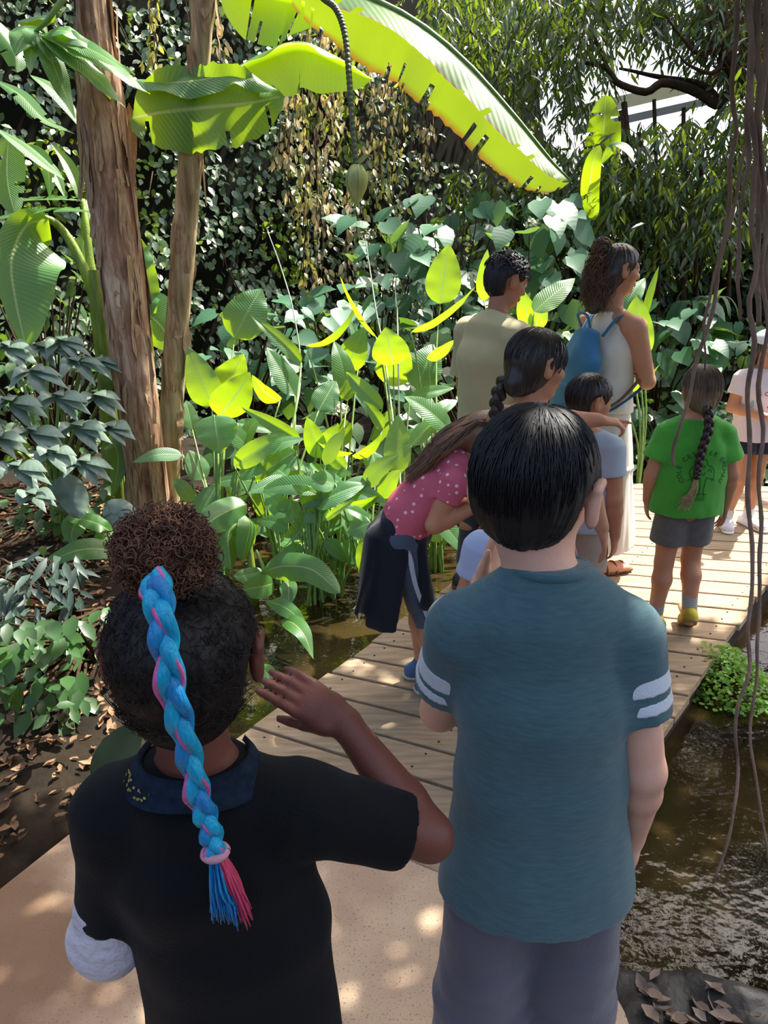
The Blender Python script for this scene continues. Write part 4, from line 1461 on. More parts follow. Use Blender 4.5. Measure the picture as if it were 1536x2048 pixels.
# litter
mb = MB()
n = 5200
x, y = rng.uniform(-3.0, -.75, n), rng.uniform(1.0, 5.2, n)
k = (left_edge(y) - x) > .03
x, y = x[k], y[k]
n = len(x)
p = np.stack([x, y, soil_z(x, y) + rng.uniform(.004, .03, n)], -1)
scatter(mb, 'curled', p, np.stack([rng.normal(0, 1, n), rng.normal(0, 1, n), rng.normal(0, .2, n)], -1), np.stack([rng.normal(0, .45, n), rng.normal(0, .45, n), np.ones(n)], -1), rng.uniform(.025, .06, n))
tag(mb.build('leaf_litter', M_litter), 'brown dead leaf litter covering the planting bed left of the path', 'leaf litter', kind='stuff')

DRY = [(1288, 1972), (1300, 1958), (1296, 1990), (1312, 2005), (1330, 2012), (1345, 1998), (1358, 2022), (1372, 2036), (1392, 1990), (1405, 2010), (1416, 2030), (1428, 1996), (1440, 2022), (1452, 1986), (1462, 2012),
       (1330, 2034), (1302, 2032), (1388, 2042), (1474, 2030), (1490, 2040), (1320, 1980), (1282, 2015), (1410, 1975), (1500, 2020), (1440, 2044)]
M_dry = leaf_mat('dry_bank_leaf', '#a08a78', '#8a6a4a', .1, .6, .3, .3)
bv, bq, bt, buv = leafshape('curled')
dry_me = make_mesh('dry_leaf', bv * .055, bq, bt, True, buv)
dry_me.materials.append(M_dry)
first = None
for i, (u, v_) in enumerate(DRY):
    d_ = W(u, v_, 1) - CAMP
    t = (-.02 - CAM_H) / d_[2]
    p = CAMP + d_ * t
    p[2] = mud_z(np.array(p[0]), np.array(p[1])) + .004
    if first is None:
        first = o = bpy.data.objects.new('dry_leaf', dry_me)
    else:
        o = first.copy()
    COL.objects.link(o)
    o.location = p
    o.rotation_euler = (rng.normal(0, .35), rng.normal(0, .35), rng.uniform(0, 6.28))
    s_ = rng.uniform(.7, 1.3)
    o.scale = (s_ * rng.uniform(.8, 1.3), s_, s_)
    tag(o, 'small curled pale brown dry leaf lying on the dark mud bank', 'dead leaf', 'dry leaves on the mud bank')
d_ = W(1392, 1922, 1) - CAMP
p = CAMP + d_ * ((-.07 - CAM_H) / d_[2])
mb = MB()
scatter(mb, 'curled', [(0, 0, 0)], [(.6, -.8, -.1)], [(0, -.2, 1)], .075)
o = mb.build('fallen_leaf', leaf_mat('red_brown_leaf', '#8a4a2c', '#8a4a2c', .1, .5))
o.location = (p[0], p[1], float(mud_z(np.array(p[0]), np.array(p[1]))) + .004)
tag(o, 'single reddish brown leaf at the water line of the mud bank', 'dead leaf')
d_ = W(612, 1177, 1) - CAMP
p = CAMP + d_ * ((WATER_Z - CAM_H) / d_[2])
mb = MB()
blade(mb, np.array([(-.045, 0, .002), (0, .004, .006), (.045, 0, .002)]), .015, UPV, 'paddle', (.2, .2), m=10, nx=2)
o = mb.build('floating_leaf', M_thal)
o.location = (p[0], p[1], WATER_Z + .001)
tag(o, 'small oval green leaf floating on the pond left of the boardwalk', 'leaf')

# maidenhair-like plant under the boardwalk edge
c_ = V(1.46, 2.92, WATER_Z)
o = empty('water_fern', tuple(c_))
tag(o, 'bright green fern of tiny round leaflets growing beside the boardwalk', 'fern')
mb = MB()
n = 1500
r_ = np.sqrt(rng.random(n))
a = rng.uniform(0, 2 * np.pi, n)
pos = np.stack([r_ * np.cos(a) * .21, r_ * np.sin(a) * .26, (.16 * (1 - r_ ** 2)) * rng.uniform(.3, 1, n) + .01], -1)
scatter(mb, 'round', pos, rng.normal(0, 1, (n, 3)) * V(1, 1, .3), V(0, -.25, 1) + rng.normal(0, .3, (n, 3)), rng.uniform(.012, .024, n))
mb.build('leaflets', M_fern, o)
ms = MB()
for i in range(0, n, 14):
    ms.tube([V(0, 0, -.02), pos[i] * V(.5, .5, .8), pos[i]], .0012, 4)
ms.build('stalks', M_twig, o)

# ------------------------------------------------------------------ fig tree: trunk out of frame at the right, boughs, weeping foliage, aerial roots
ft = V(5.3, 7.0, -.5)
fig = empty('fig_tree', tuple(ft))
tag(fig, 'weeping fig tree with drooping narrow leaves and hanging aerial roots', 'tree')
mb = MB()
trunk_mesh(mb, [ft, V(5.25, 6.95, 1.2), V(5.0, 6.7, 2.8), V(4.6, 6.0, 4.3), V(4.2, 5.4, 5.0)], [.34, .26, .24, .2, .14], ft, n=24, rough=.2, seed=12)
mb.build('trunk', M_twig, fig)
BO = [([W(1560, 120, 7.0), W(1490, 150, 7.0), W(1440, 205, 7.05), W(1400, 190, 7.1), W(1330, 168, 7.1), W(1290, 188, 7.1), W(1235, 160, 7.15), W(1212, 135, 7.2), W(1160, 122, 7.4)], .06, .018),
      ([W(1440, 205, 7.05), W(1415, 178, 7.2), W(1370, 162, 7.3), W(1320, 156, 7.3), W(1280, 150, 7.4), W(1240, 140, 7.5)], .04, .012),
      ([V(4.7, 6.2, 3.9), W(1536, 150, 6.9), W(1460, 130, 6.9), W(1450, 60, 6.9), W(1440, -40, 6.9)], .08, .03),
      ([W(1450, 90, 6.9), W(1400, 110, 6.9), W(1370, 80, 6.9), W(1330, 30, 6.9)], .03, .008),
      ([W(1450, 120, 6.9), W(1420, 150, 6.85), W(1380, 130, 6.8), W(1350, 95, 6.8)], .025, .006),
      ([W(1212, 135, 7.2), W(1180, 70, 7.3), W(1150, 20, 7.4), W(1120, -60, 7.5)], .02, .01),
      ([V(4.6, 6.0, 4.3), V(3.3, 4.4, 3.95), V(2.2, 3.6, 3.8), V(1.2, 2.6, 3.8)], .11, .03),
      ([V(3.3, 4.4, 3.95), V(2.6, 4.3, 3.9), V(1.9, 4.2, 3.9), V(1.3, 4.1, 3.8)], .05, .015),
      ([V(2.2, 3.6, 3.8), V(2.3, 2.8, 3.75), V(1.9, 1.4, 3.75), V(1.2, .4, 3.75)], .06, .02),
      ([W(1100, 135, 7.6), W(1010, 110, 7.7), W(930, 60, 7.8)], .014, .008)]
for P, r0, r1 in BO:
    Q = curve_pts(P, 30) - ft
    Q += np.stack([fnoise(Q, 2.2, 4.), fnoise(Q, 2.2, 9.), fnoise(Q, 2.2, 14.)], -1) * .04
    MB().tube(Q, np.linspace(r0, r1, 30), 10).build('branch', M_twig, fig)


def weeping(mb, ms, starts, L_, leaf, nl=10, droop=.8, d0=None):
    for s_ in starts:
        d = unit(rng.normal(0, 1, 3) * V(1, 1, .2)) if d0 is None else unit(d0 + rng.normal(0, .5, 3))
        l_ = L_ * rng.uniform(.6, 1.3)
        k = np.linspace(0, 1, nl)
        P = s_ + d * (l_ * k * .7)[:, None] + V(0, 0, -1) * (l_ * droop * k ** 1.7)[:, None]
        sgn = np.where(np.arange(nl) % 2, 1, -1)[:, None]
        sd_ = np.cross(d, UPV)
        T = d * .3 + sd_ * sgn * .55 + V(0, 0, -1) * rng.uniform(.5, 1.2, nl)[:, None] + rng.normal(0, .2, (nl, 3))
        N = V(0, 0, 1) * .6 + tocam(s_) * .5 + rng.normal(0, .4, (nl, 3))
        scatter(mb, 'narrow', P - ft, T, N, leaf * rng.uniform(.75, 1.25, nl), .95)
        ms.tube(P[::3] - ft, .0035, 4)


mb, ms = MB(), MB()
S = tips_px(190, 1180, 1500, 230, 400, 6.2, 7.6) + tips_px(120, 1230, 1490, 350, 470, 6.2, 7.4) + tips_px(190, 840, 1180, -40, 120, 6.4, 8.2) + tips_px(60, 1150, 1340, -60, 50, 6.6, 7.8) + \
    tips_px(40, 950, 1130, 110, 300, 6.8, 8.2) + tips_px(50, 1080, 1230, 280, 420, 6.4, 7.6) + tips_px(90, 1380, 1560, -60, 80, 6.6, 7.6) + tips_px(50, 1440, 1560, 120, 330, 6.2, 7.4) + tips_px(35, 900, 1160, 330, 400, 7.0, 8.0) + tips_px(120, 880, 1210, -60, 90, 7.4, 8.8) + tips_px(40, 1120, 1215, 60, 230, 7.4, 8.4) + tips_px(70, 1400, 1560, -40, 160, 7.0, 8.0) + tips_px(40, 1290, 1420, -60, 60, 7.0, 8.2)
weeping(mb, ms, S, .38, .125)
o = mb.build('foliage', M_fig, fig)
o['kind'] = 'stuff'
ms.build('twigs', M_twig, fig)
# bristly brown twigs at the top right
ms = MB()
for i in range(170):
    a = W(rng.uniform(1420, 1520), rng.uniform(-20, 150), rng.uniform(6.7, 7.1))
    d = unit(rng.normal(0, 1, 3) + V(-.4, 0, .3))
    ms.tube(curve_pts([a, a + d * .1 + rng.normal(0, .02, 3), a + d * .22 + rng.normal(0, .03, 3)], 5) - ft, .004, 4)
ms.build('bristly_twigs', mat('rusty_twig', '#6b3f24', .9, .1, .3, 20), fig)
# crown overhead, added out of view and shaped to shade the foreground
mb = MB()
n = 15000
x, y = rng.uniform(-.2, 3.7, n), rng.uniform(.2, 4.75, n)
z = 3.65 + .25 * np.vectorize(lambda a, b: mnoise.noise((a * .9, b * .9, 5)))(x, y) + rng.uniform(-.3, .3, n)
hole = np.vectorize(lambda a, b: mnoise.noise((a * 1.5, b * 1.5, 17)))(x, y)
k = (hole > -.42) & ((x > 1.05) | (y < 3.6)) & ((x > 1.6) | (y < 4.4))
x, y, z = x[k], y[k], z[k]
n = len(x)
p = np.stack([x, y, z], -1) - ft
scatter(mb, 'small', p, np.stack([rng.normal(0, 1, n), rng.normal(0, 1, n), -rng.uniform(.2, .9, n)], -1), np.stack([rng.normal(0, .4, n), rng.normal(0, .4, n), np.ones(n)], -1), rng.uniform(.10, .16, n))
o = mb.build('unseen_shade_foliage', M_figl, fig)
o['kind'] = 'stuff'
# aerial roots: (u, v, t) points from the crown down
AR = [([(1478, -120, 2.75), (1470, 100, 2.85), (1462, 330, 2.95), (1440, 520, 3.0), (1405, 680, 3.02), (1382, 780, 3.03), (1362, 860, 3.04), (1352, 905, 3.04), (1350, 930, 3.04)], .011, .006),
      ([(1500, -120, 2.7), (1498, 150, 2.75), (1485, 330, 2.8), (1450, 480, 2.85), (1425, 560, 2.9), (1412, 640, 2.9), (1415, 700, 2.92), (1408, 740, 2.95)], .008, .004),
      ([(1512, -120, 2.5), (1505, 200, 2.45), (1508, 480, 2.4), (1500, 700, 2.35), (1497, 860, 2.3), (1500, 1040, 2.25), (1505, 1200, 2.2), (1490, 1330, 2.15), (1475, 1460, 2.1), (1480, 1560, 2.05), (1462, 1640, 2.0), (1425, 1750, 1.96)], .010, .0035),
      ([(1530, -120, 2.5), (1526, 200, 2.46), (1530, 480, 2.42), (1524, 700, 2.38), (1520, 900, 2.3), (1522, 1050, 2.25), (1515, 1150, 2.22), (1508, 1230, 2.2), (1512, 1330, 2.16), (1508, 1440, 2.1), (1518, 1560, 2.05), (1535, 1740, 1.98)], .009, .0035),
      ([(1520, -120, 2.6), (1518, 100, 2.6), (1520, 300, 2.58), (1516, 500, 2.55), (1518, 650, 2.5)], .016, .008),
      ([(1495, -120, 2.62), (1490, 100, 2.6), (1494, 300, 2.58), (1488, 420, 2.55), (1478, 560, 2.5), (1480, 640, 2.5)], .010, .005),
      ([(1540, -120, 2.5), (1538, 200, 2.5), (1534, 420, 2.48), (1542, 700, 2.4), (1546, 830, 2.36)], .012, .006)]
for i, (pts, r0, r1) in enumerate(AR):
    Q = curve_pts([W(*p) for p in pts], 80)
    top = Q[0] + V(.1, .05, 3.75 - Q[0][2])
    Q = np.concatenate([curve_pts([top, Q[0]], 10)[:-1], Q]) - ft
    Q = Q + np.stack([fnoise(Q, 6, 4. + i), fnoise(Q, 6, 9. + i), fnoise(Q, 6, 1.) * 0], -1) * .022
    m = len(Q)
    rr = np.linspace(r0, r1, m) * (1 + .25 * fnoise(Q, 16, i))
    MB().tube(Q, rr, 8).build('aerial_root', M_root, fig)
for i in range(12):
    u = rng.uniform(1230, 1470)
    a, b_ = W(u, rng.uniform(190, 330), 7.2), W(u + rng.uniform(-10, 10), rng.uniform(600, 800), 7.2)
    MB().tube(curve_pts([a, a * .5 + b_ * .5 + rng.normal(0, .05, 3), b_], 12) - ft, rng.uniform(.01, .03), 6).build('aerial_root', M_twig, fig)

# tall lime banana leaf standing behind the fig at the right of the long leaf
b7 = foot(1200, 7.3)
bp7 = empty('banana_plant', tuple(b7))
tag(bp7, 'far banana plant whose upright lime leaf glows right of the long leaf tip', 'banana plant')
MB().tube(curve_pts([(0, 0, 0), W(1200, 560, 7.2) - b7, W(1196, 440, 7.1) - b7], 12), np.linspace(.08, .03, 12), 8).build('pseudostem', M_sucker, bp7)
leaf_part(bp7, [(1195, 450, 7.0), (1200, 340, 6.65), (1208, 250, 6.4), (1212, 190, 6.32)], 6.6, 36, V(-.1, -1, -.3), prof='banana', tears=4, m=40, fold=(.1, .1))
leaf_part(bp7, [(1190, 440, 6.4), (1180, 390, 6.2), (1185, 330, 6.0), (1200, 290, 5.95)], 6.1, 20, V(.1, -1, -.3), prof='banana')
leaf_part(bp7, [(1200, 330, 6.2), (1230, 290, 6.1), (1255, 300, 6.0), (1268, 325, 5.95)], 6.1, 14, V(.1, -.6, .7), prof='lance')

# tree added behind the hedge, above view, so the pond mirrors a dark crown
tt = V(6.3, 10.6, -.5)
tall = empty('reflection_tree', tuple(tt))
tag(tall, 'added dark tree above the view at the right, for the pond to mirror', 'tree')
MB().tube(curve_pts([V(0, 0, 0), V(.1, 0, 3), V(-.2, -.3, 5.2), V(-.1, -.4, 7)], 20), np.linspace(.3, .1, 20), 12).build('trunk', M_twig, tall)
mb = MB()
n = 22000
p = np.stack([rng.uniform(3.4, 11, n), rng.uniform(9.3, 11.2, n), 4.5 + 3.6 * rng.random(n) ** .9], -1)
d = fnoise(p, .8, 2.) + rng.normal(0, .2, n)
p = p[(d > -.22) & (p[:, 2] > 4.6 + .5 * fnoise(p, .9, 31.))]
n = len(p)
scatter(mb, 'small', p - tt, rng.normal(0, 1, (n, 3)) - V(0, 0, .8), V(.1, -.5, .8) + rng.normal(0, .4, (n, 3)), rng.uniform(.13, .22, n))
o = mb.build('foliage', M_hedge, tall)
o['kind'] = 'stuff'

# far hedge behind everything at the right
mb, mb2 = MB(), MB()
n = 17000
s = rng.uniform(0, 1, n)
z = rng.uniform(0, 2.95, n)
p = HA + (HB - HA) * s[:, None] + V(0, 0, 1) * z[:, None] - hN * (z * .26)[:, None]
d = fnoise(p, 1.3, 5.)
k = d + rng.normal(0, .25, n) > -.2
p, d = p[k], d[k]
n = len(p)
p = p + hN * (.05 + .5 * np.clip(d + .3, 0, 1) + rng.uniform(0, .15, n))[:, None]
N = hN * rng.uniform(.2, 1, n)[:, None] + UPV * rng.uniform(.2, 1, n)[:, None] + rng.normal(0, .35, (n, 3))
T = -UPV * rng.uniform(.2, 1, n)[:, None] + hN * .4 + rng.normal(0, .5, (n, 3))
br = rng.random(n) < .14
scatter(mb, 'small', p[~br], T[~br], N[~br], rng.uniform(.09, .16, (~br).sum()), 1.1)
scatter(mb2, 'small', p[br], T[br], N[br], rng.uniform(.09, .16, br.sum()), 1.1)
tag(mb.build('hedge_foliage', M_hedge), 'dark green hedge far behind the hanging aerial roots', 'hedge', kind='stuff')
tag(mb2.build('pale_hedge_foliage', M_vine_bright), 'lighter yellow green leaves within the far dark hedge', 'hedge', kind='stuff')
# ------------------------------------------------------------------ people
def fabric(name, col, col2=None, var=.12, rough=.85, vscale=5, bump=.25, bscale=350, stretch=(1, 1, 1), sheen=.25):
    return mat(name, col, rough, .25, var, vscale, bump, bscale, stretch, sheen, col2=col2)


def skin(name, col, col2):
    return mat(name, col, .5, .4, .1, 7, .08, 220, sss=.12, col2=col2)


S_fair = skin('fair_skin', '#ecb89e', '#dda68c')
S_tan = skin('tanned_skin', '#c78e6c', '#b97f5e')
S_olive = skin('olive_skin', '#b67f60', '#a87054')
S_brown = skin('brown_skin', '#7d4a3a', '#6e3f32')
M_lip = mat('lip_skin', '#b0665c', .45)
M_eye = mat('eye_white', '#ece8e2', .15)
M_iris = mat('dark_iris', '#2b1a12', .1)
H_black = mat('black_hair', '#1d1b1d', .55, .45, .2, 60, stretch=(6, 6, 1))
H_dark = mat('dark_brown_hair', '#32231c', .4, .6, .2, 60, stretch=(6, 6, 1), col2='#1f1512')
H_deep = mat('deep_brown_hair', '#1e1512', .55, .4, .2, 60)
H_curl = mat('chestnut_curls', '#835a42', .6, .35, .3, 40, col2='#4a3024')
H_brown = mat('light_brown_hair', '#8a6547', .4, .6, .2, 50, stretch=(6, 6, 1), col2='#5f432f')
H_blond = mat('dark_blond_hair', '#80664a', .42, .6, .2, 50, stretch=(6, 6, 1), col2='#5b4633')
H_tail = mat('pale_blond_tips', '#c9b083', .5, .5, .2, 50)
H_turq = mat('turquoise_hair_extension', '#16b4d8', .42, .5, .1, 80, .5, 260, (1, 1, .12), col2='#1296c4')
H_blue = mat('blue_hair_extension', '#1b98d0', .42, .5, .1, 80, .5, 260, (1, 1, .12), col2='#1a6fb2')
H_pink = mat('pink_hair_extension', '#e070b4', .42, .5, .1, 80, .5, 260, (1, 1, .12), col2='#d85a86')
PL = np.array


def rot2(p, a):
    c, s = math.cos(a), math.sin(a)
    return V(c * p[0] - s * p[1], s * p[0] + c * p[1], p[2] if len(p) > 2 else 0)


def hand(B, w, d, n, ts, L, curl=(.25, .25, .25, .25), spread=.06, thumb=(.6, .75, .25), k=.0025):
    d = unit(d)
    n = unit(n - d * (n @ d))
    s = np.cross(d, n) * ts
    w = np.asarray(w, float)
    kn = w + d * .47 * L
    B.ecap(w - d * .03 * L, w + d * .2 * L, s, (.15 * L, .105 * L), (.19 * L, .085 * L), k=.01)
    B.ecap(w + d * .15 * L, kn - d * .04 * L, s, (.19 * L, .085 * L), (.205 * L, .07 * L), k=.008)
    for i, (o, l) in enumerate(((.155, .42), (.052, .47), (-.052, .43), (-.150, .34))):
        p = kn - d * .03 * L + s * o * L
        a = 0
        dd = unit(d + s * spread * (1.5 - i))
        for j, fr in enumerate((.46, .30, .24)):
            a += curl[i] * (1.0 if j else .7)
            v = dd * math.cos(a) + n * math.sin(a)
            e = p + v * l * fr * L
            B.cap(p, e, (.052 - .005 * j) * L, (.048 - .006 * j) * L, k if j else .003)
            p = e
    p = w + d * .13 * L + s * .13 * L
    v = unit(d * thumb[0] + s * thumb[1] + n * thumb[2])
    e = p + v * .22 * L
    B.cap(p, e, .075 * L, .055 * L, .008)
    v2 = unit(v + d * .5)
    e2 = e + v2 * .15 * L
    B.cap(e, e2, .053 * L, .048 * L, .003)
    B.cap(e2, e2 + v2 * .10 * L, .048 * L, .038 * L, .003)


class Fig:
    def __init__(s, name, label, loc, rz, H, L, skin_m, adult=False):
        s.o = empty(name, (loc[0], loc[1], 0), rz)
        tag(s.o, label, 'person')
        s.H, s.L, s.skin, s.rz = H, L, skin_m, rz
        s.loc = V(loc[0], loc[1], 0)
        s.adult = adult
        g = 1.0
        s.sw = .092 * H if not adult else .108 * H
        s.pel, s.waist, s.chest, s.top = V(0, 0, .52 * H), V(0, 0, .61 * H), V(0, 0, .71 * H), V(0, 0, .785 * H)
        s.neck = V(0, -.004 * H, .815 * H)
        s.hc = V(0, .01 * H, H - L / 2)
        s.side = V(1, 0, 0)
        s.hipside = V(1, 0, 0)
        s.yaw, s.pitch, s.roll = 0, 0, 0
        s.R = None
        s.arm = {1: [V(s.sw, 0, .775 * H), V(s.sw + .03 * H, -.012 * H, .605 * H), V(s.sw + .035 * H, .015 * H, .47 * H), V(0, .12, -1), V(-1, 0, 0)],
                 -1: [V(-s.sw, 0, .775 * H), V(-s.sw - .03 * H, -.012 * H, .605 * H), V(-s.sw - .035 * H, .015 * H, .47 * H), V(0, .12, -1), V(1, 0, 0)]}
        s.leg = {1: [V(.045 * H, 0, .49 * H), V(.05 * H, .008 * H, .27 * H), V(.052 * H, -.012 * H, .055 * H), V(.15, 1, 0)],
                 -1: [V(-.045 * H, 0, .49 * H), V(-.05 * H, .008 * H, .27 * H), V(-.052 * H, -.012 * H, .055 * H), V(-.15, 1, 0)]}
        s.curl = {1: (.3, .3, .3, .3), -1: (.3, .3, .3, .3)}
        s.handscale = 1.0
        s.thick = 1.0
        s.earx = .355

    def wl(s, p):
        """world point -> the figure's own coordinates"""
        return rot2(np.asarray(p, float) - s.loc, -s.rz)

    def head_axes(s):
        if s.R is None:
            M = Matrix.Rotation(s.yaw, 3, 'Z') @ Matrix.Rotation(s.pitch, 3, 'X') @ Matrix.Rotation(s.roll, 3, 'Y')
            s.R = np.array(M)
        return s.R

    def hp(s, x, y, z):
        return s.hc + s.head_axes() @ (V(x, y, z) * s.L)

    def face(s, B):
        L, R = s.L, s.head_axes()
        M = R.T
        h = s.hp
        B.ell(h(0, -.05, .12), (.345 * L, .42 * L, .37 * L), M, .02)
        B.ell(h(0, .10, -.13), (.27 * L, .27 * L, .355 * L), M, .03)
        B.cap(h(-.11, .13, -.33), h(.11, .13, -.33), .13 * L, k=.02)
        B.cap(h(-.03, .28, -.40), h(.03, .28, -.40), .075 * L, k=.015)
        for x in (-1, 1):
            B.ell(h(.17 * x, .22, -.1), (.12 * L,) * 3, None, .02)
            B.cap(h(.145 * x, .43, .03), h(.145 * x, .50, .03), .07 * L, k=.006, op='s')
            B.cap(h(.05 * x, .375, .10), h(.21 * x, .30, .10), .045 * L, k=.012)
            B.cap(h(.085 * x, .375, .068), h(.205 * x, .35, .062), .020 * L, k=.004)
            B.ell(h(.04 * x, .415, -.145), (.034 * L,) * 3, None, .008)
        B.cap(h(0, .37, .06), h(0, .46, -.12), .034 * L, .048 * L, .012)
        B.cap(h(-.075, .36, -.25), h(.075, .36, -.25), .028 * L, k=.006)
        B.cap(h(-.06, .36, -.295), h(.06, .36, -.295), .03 * L, k=.006)
        for x in (-1, 1):
            Me = M.copy()
            B.ell(h(s.earx * x, -.03, -.01), (.05 * L, .095 * L, .16 * L), Me, .006)
            B.cap(h((s.earx + .02) * x, -.10, .09), h((s.earx + .03) * x, -.02, .14), .03 * L, k=.006)
            B.cap(h((s.earx + .02) * x, -.10, .09), h((s.earx + .005) * x, -.07, -.12), .028 * L, k=.006)
            B.ell(h((s.earx + .05) * x, .0, .0), (.03 * L, .05 * L, .10 * L), Me, .004, op='s')

    def body(s, h=.005, neckr=.21):
        H, L, g = s.H, s.L, s.thick
        B = SDF()
        ax = (.088 if not s.adult else .095) * H * g
        B.ecap(s.pel - (s.waist - s.pel) * .25, s.pel * .4 + s.waist * .6, s.hipside, (ax, .066 * H * g), (ax * .92, .058 * H * g), k=.02)
        B.ecap(s.pel * .4 + s.waist * .6, s.chest, (s.side + s.hipside), (ax * .90, .057 * H * g), (ax * 1.0, .066 * H * g), k=.03)
        B.ecap(s.chest, s.top, s.side, (ax * 1.0, .066 * H * g), (ax * .85, .048 * H * g), k=.03)
        B.ecap(s.neck - (s.neck - s.chest) * .25, s.hp(0, -.05, -.22), s.side, (neckr * L * 1.1, neckr * L * 1.05), (neckr * L, neckr * L * 1.05), k=.02)
        for x in (1, -1):
            sh, el, wr, hd, pn = s.arm[x]
            B.cap(s.neck - V(0, 0, .008 * H), sh, .03 * H * g, .036 * H * g, k=.02)
            B.cap(sh, el, .036 * H * g, .026 * H * g, k=.012)
            m = el * .7 + wr * .3
            B.cap(el, m, .0265 * H * g, .0265 * H * g, k=.012)
            B.cap(m, wr, .0265 * H * g, .0175 * H * g, k=.01)
            hand(B, wr, hd, pn, s.ts(x), .108 * H * s.handscale, s.curl[x], getattr(s, 'fan', {}).get(x, .05), getattr(s, 'thm', {}).get(x, (.6, .75, .25)))
            hi, kn, an, toe = s.leg[x]
            B.cap(hi, kn, .054 * H * g, .034 * H * g, k=.015)
            c = kn * .68 + an * .32 + V(0, -.008 * H, 0)
            B.cap(kn, c, .034 * H * g, .036 * H * g, k=.015)
            B.cap(c, an, .036 * H * g, .022 * H * g, k=.015)
            t = unit(toe)
            B.ecap(an - V(0, 0, .03 * H) - t * .03 * H, an - V(0, 0, .037 * H) + t * .10 * H, np.cross(t, UPV), (.022 * H, .022 * H), (.032 * H, .015 * H), k=.012)
        s.face(B)
        s.B = B
        b = B.build('body', s.skin, s.o, h)
        s.eyes()
        return b

    def ts(s, x):
        """which side of the hand carries the thumb"""
        d, n = unit(s.arm[x][3]), unit(s.arm[x][4])
        f = np.cross(d, n)
        ref = s.thumb.get(x, V(0, 1, 0)) if hasattr(s, 'thumb') else V(0, 1, 0)
        return 1 if f @ ref >= 0 else -1

    def eyes(s):
        L, R = s.L, s.head_axes()
        for x in (-1, 1):
            c = s.hp(.145 * x, .325, .03)
            mb = MB()
            n, m = 16, 12
            th = np.linspace(0, np.pi, m)
            ph = np.linspace(0, 2 * np.pi, n, endpoint=False)
            P = np.stack([np.sin(th)[:, None] * np.cos(ph), np.broadcast_to(np.cos(th)[:, None], (m, n)), np.sin(th)[:, None] * np.sin(ph)], -1).reshape(-1, 3) * .066 * L
            i = np.arange(m - 1)[:, None] * n
            j = np.arange(n)[None]
            q = np.stack([i + j, i + n + j, i + n + (j + 1) % n, i + (j + 1) % n], -1).reshape(-1, 4)
            o = mb.add(P @ R.T + c, q).build('eye', [M_eye, M_iris], s.o)
            mi = np.zeros(len(q), np.int32)
            mi[:n * 3] = 1
            o.data.polygons.foreach_set('material_index', mi)
        l = SDF()
        l.cap(s.hp(-.07, .368, -.252), s.hp(.07, .368, -.252), .026 * L, k=.004)
        l.cap(s.hp(-.055, .366, -.293), s.hp(.055, .366, -.293), .029 * L, k=.003)
        l.build('lips', M_lip, s.o, .0025)

    def brows(s, m):
        mb = MB()
        for x in (-1, 1):
            mb.tube([s.hp(.06 * x, .405, .135), s.hp(.14 * x, .40, .16), s.hp(.23 * x, .325, .145)], PL([.016, .018, .008]) * s.L, 6)
        return mb.build('eyebrows', m, s.o)

    # ---- clothes
    def shirt(s, name, m, rad, hem, sleeve=.6, sr=(.045, .05), parts=None, wrinkle=.004, h=.005, seed=1.0, hemn=None, bodyfr=None, collar=True, cr=None, sl=(1, -1), wsc=9, shr=None):
        """rad: (hem, waist, chest, top) pairs of radii; hem: point the hem plane passes through"""
        B = SDF()
        ax = unit(s.waist - s.pel)
        h0 = np.asarray(hem, float) - ax * .03
        B.ecap(h0, s.waist, s.hipside, rad[0], rad[1], k=.01)
        B.ecap(s.waist, s.chest, s.side + s.hipside, rad[1], rad[2], k=.02)
        B.ecap(s.chest, s.top, s.side, rad[2], rad[3], k=.02)
        nb = s.neck + unit(s.neck - s.top) * .0
        nr = cr or .235 * s.L
        B.ecap(s.top, nb, s.side, rad[3], (nr * 1.08, nr * 1.0), k=.03)
        shr = shr or sr[0]
        for x in (1, -1):
            sh, el = s.arm[x][0], s.arm[x][1]
            B.cap(s.neck * .75 + sh * .25 - V(0, 0, .012), sh, shr * .8, shr, k=.03)
        B.half(hem, -(hemn if hemn is not None else ax))
        nt_ = unit(s.neck - s.top)
        B.clip(lambda x, y, z: (x - nb[0]) * nt_[0] + (y - nb[1]) * nt_[1] + (z - nb[2]) * nt_[2] - .012)
        for x in sl:
            if not sleeve:
                continue
            f = sleeve if np.isscalar(sleeve) else sleeve[x]
            sh, el = s.arm[x][0], s.arm[x][1]
            e = sh + (el - sh) * f
            B.ecap(sh, e, np.cross(unit(el - sh), UPV) + V(.01, 0, 0), (sr[0], sr[0]), (sr[1], sr[1]), flat=True, k=.022)
            B.cap(sh, sh + (el - sh) * .15, sr[0], sr[0], k=.02)
        dsp = (lambda v: wrinkle * (fnoise(v, wsc, seed, (1, 1, .55)) + .5 * fnoise(v, wsc * 2.6, seed + 7, (1.2, 1.2, .6)))) if wrinkle else None
        o = B.build(name, m, s.o, h, dsp)
        s.shirtB = B
        if collar:
            mb = MB()
            a = np.linspace(0, 2 * np.pi, 33)
            f = np.cross(nt_, s.side)
            sx = unit(s.side)
            P = nb + nt_ * .006 + (np.cos(a) * nr * 1.06)[:, None] * sx + (np.sin(a) * nr * 1.0)[:, None] * unit(f)
            mb.tube(P, .0075, 8, cap=False)
            mb.build('collar', m, s.o)
        return o

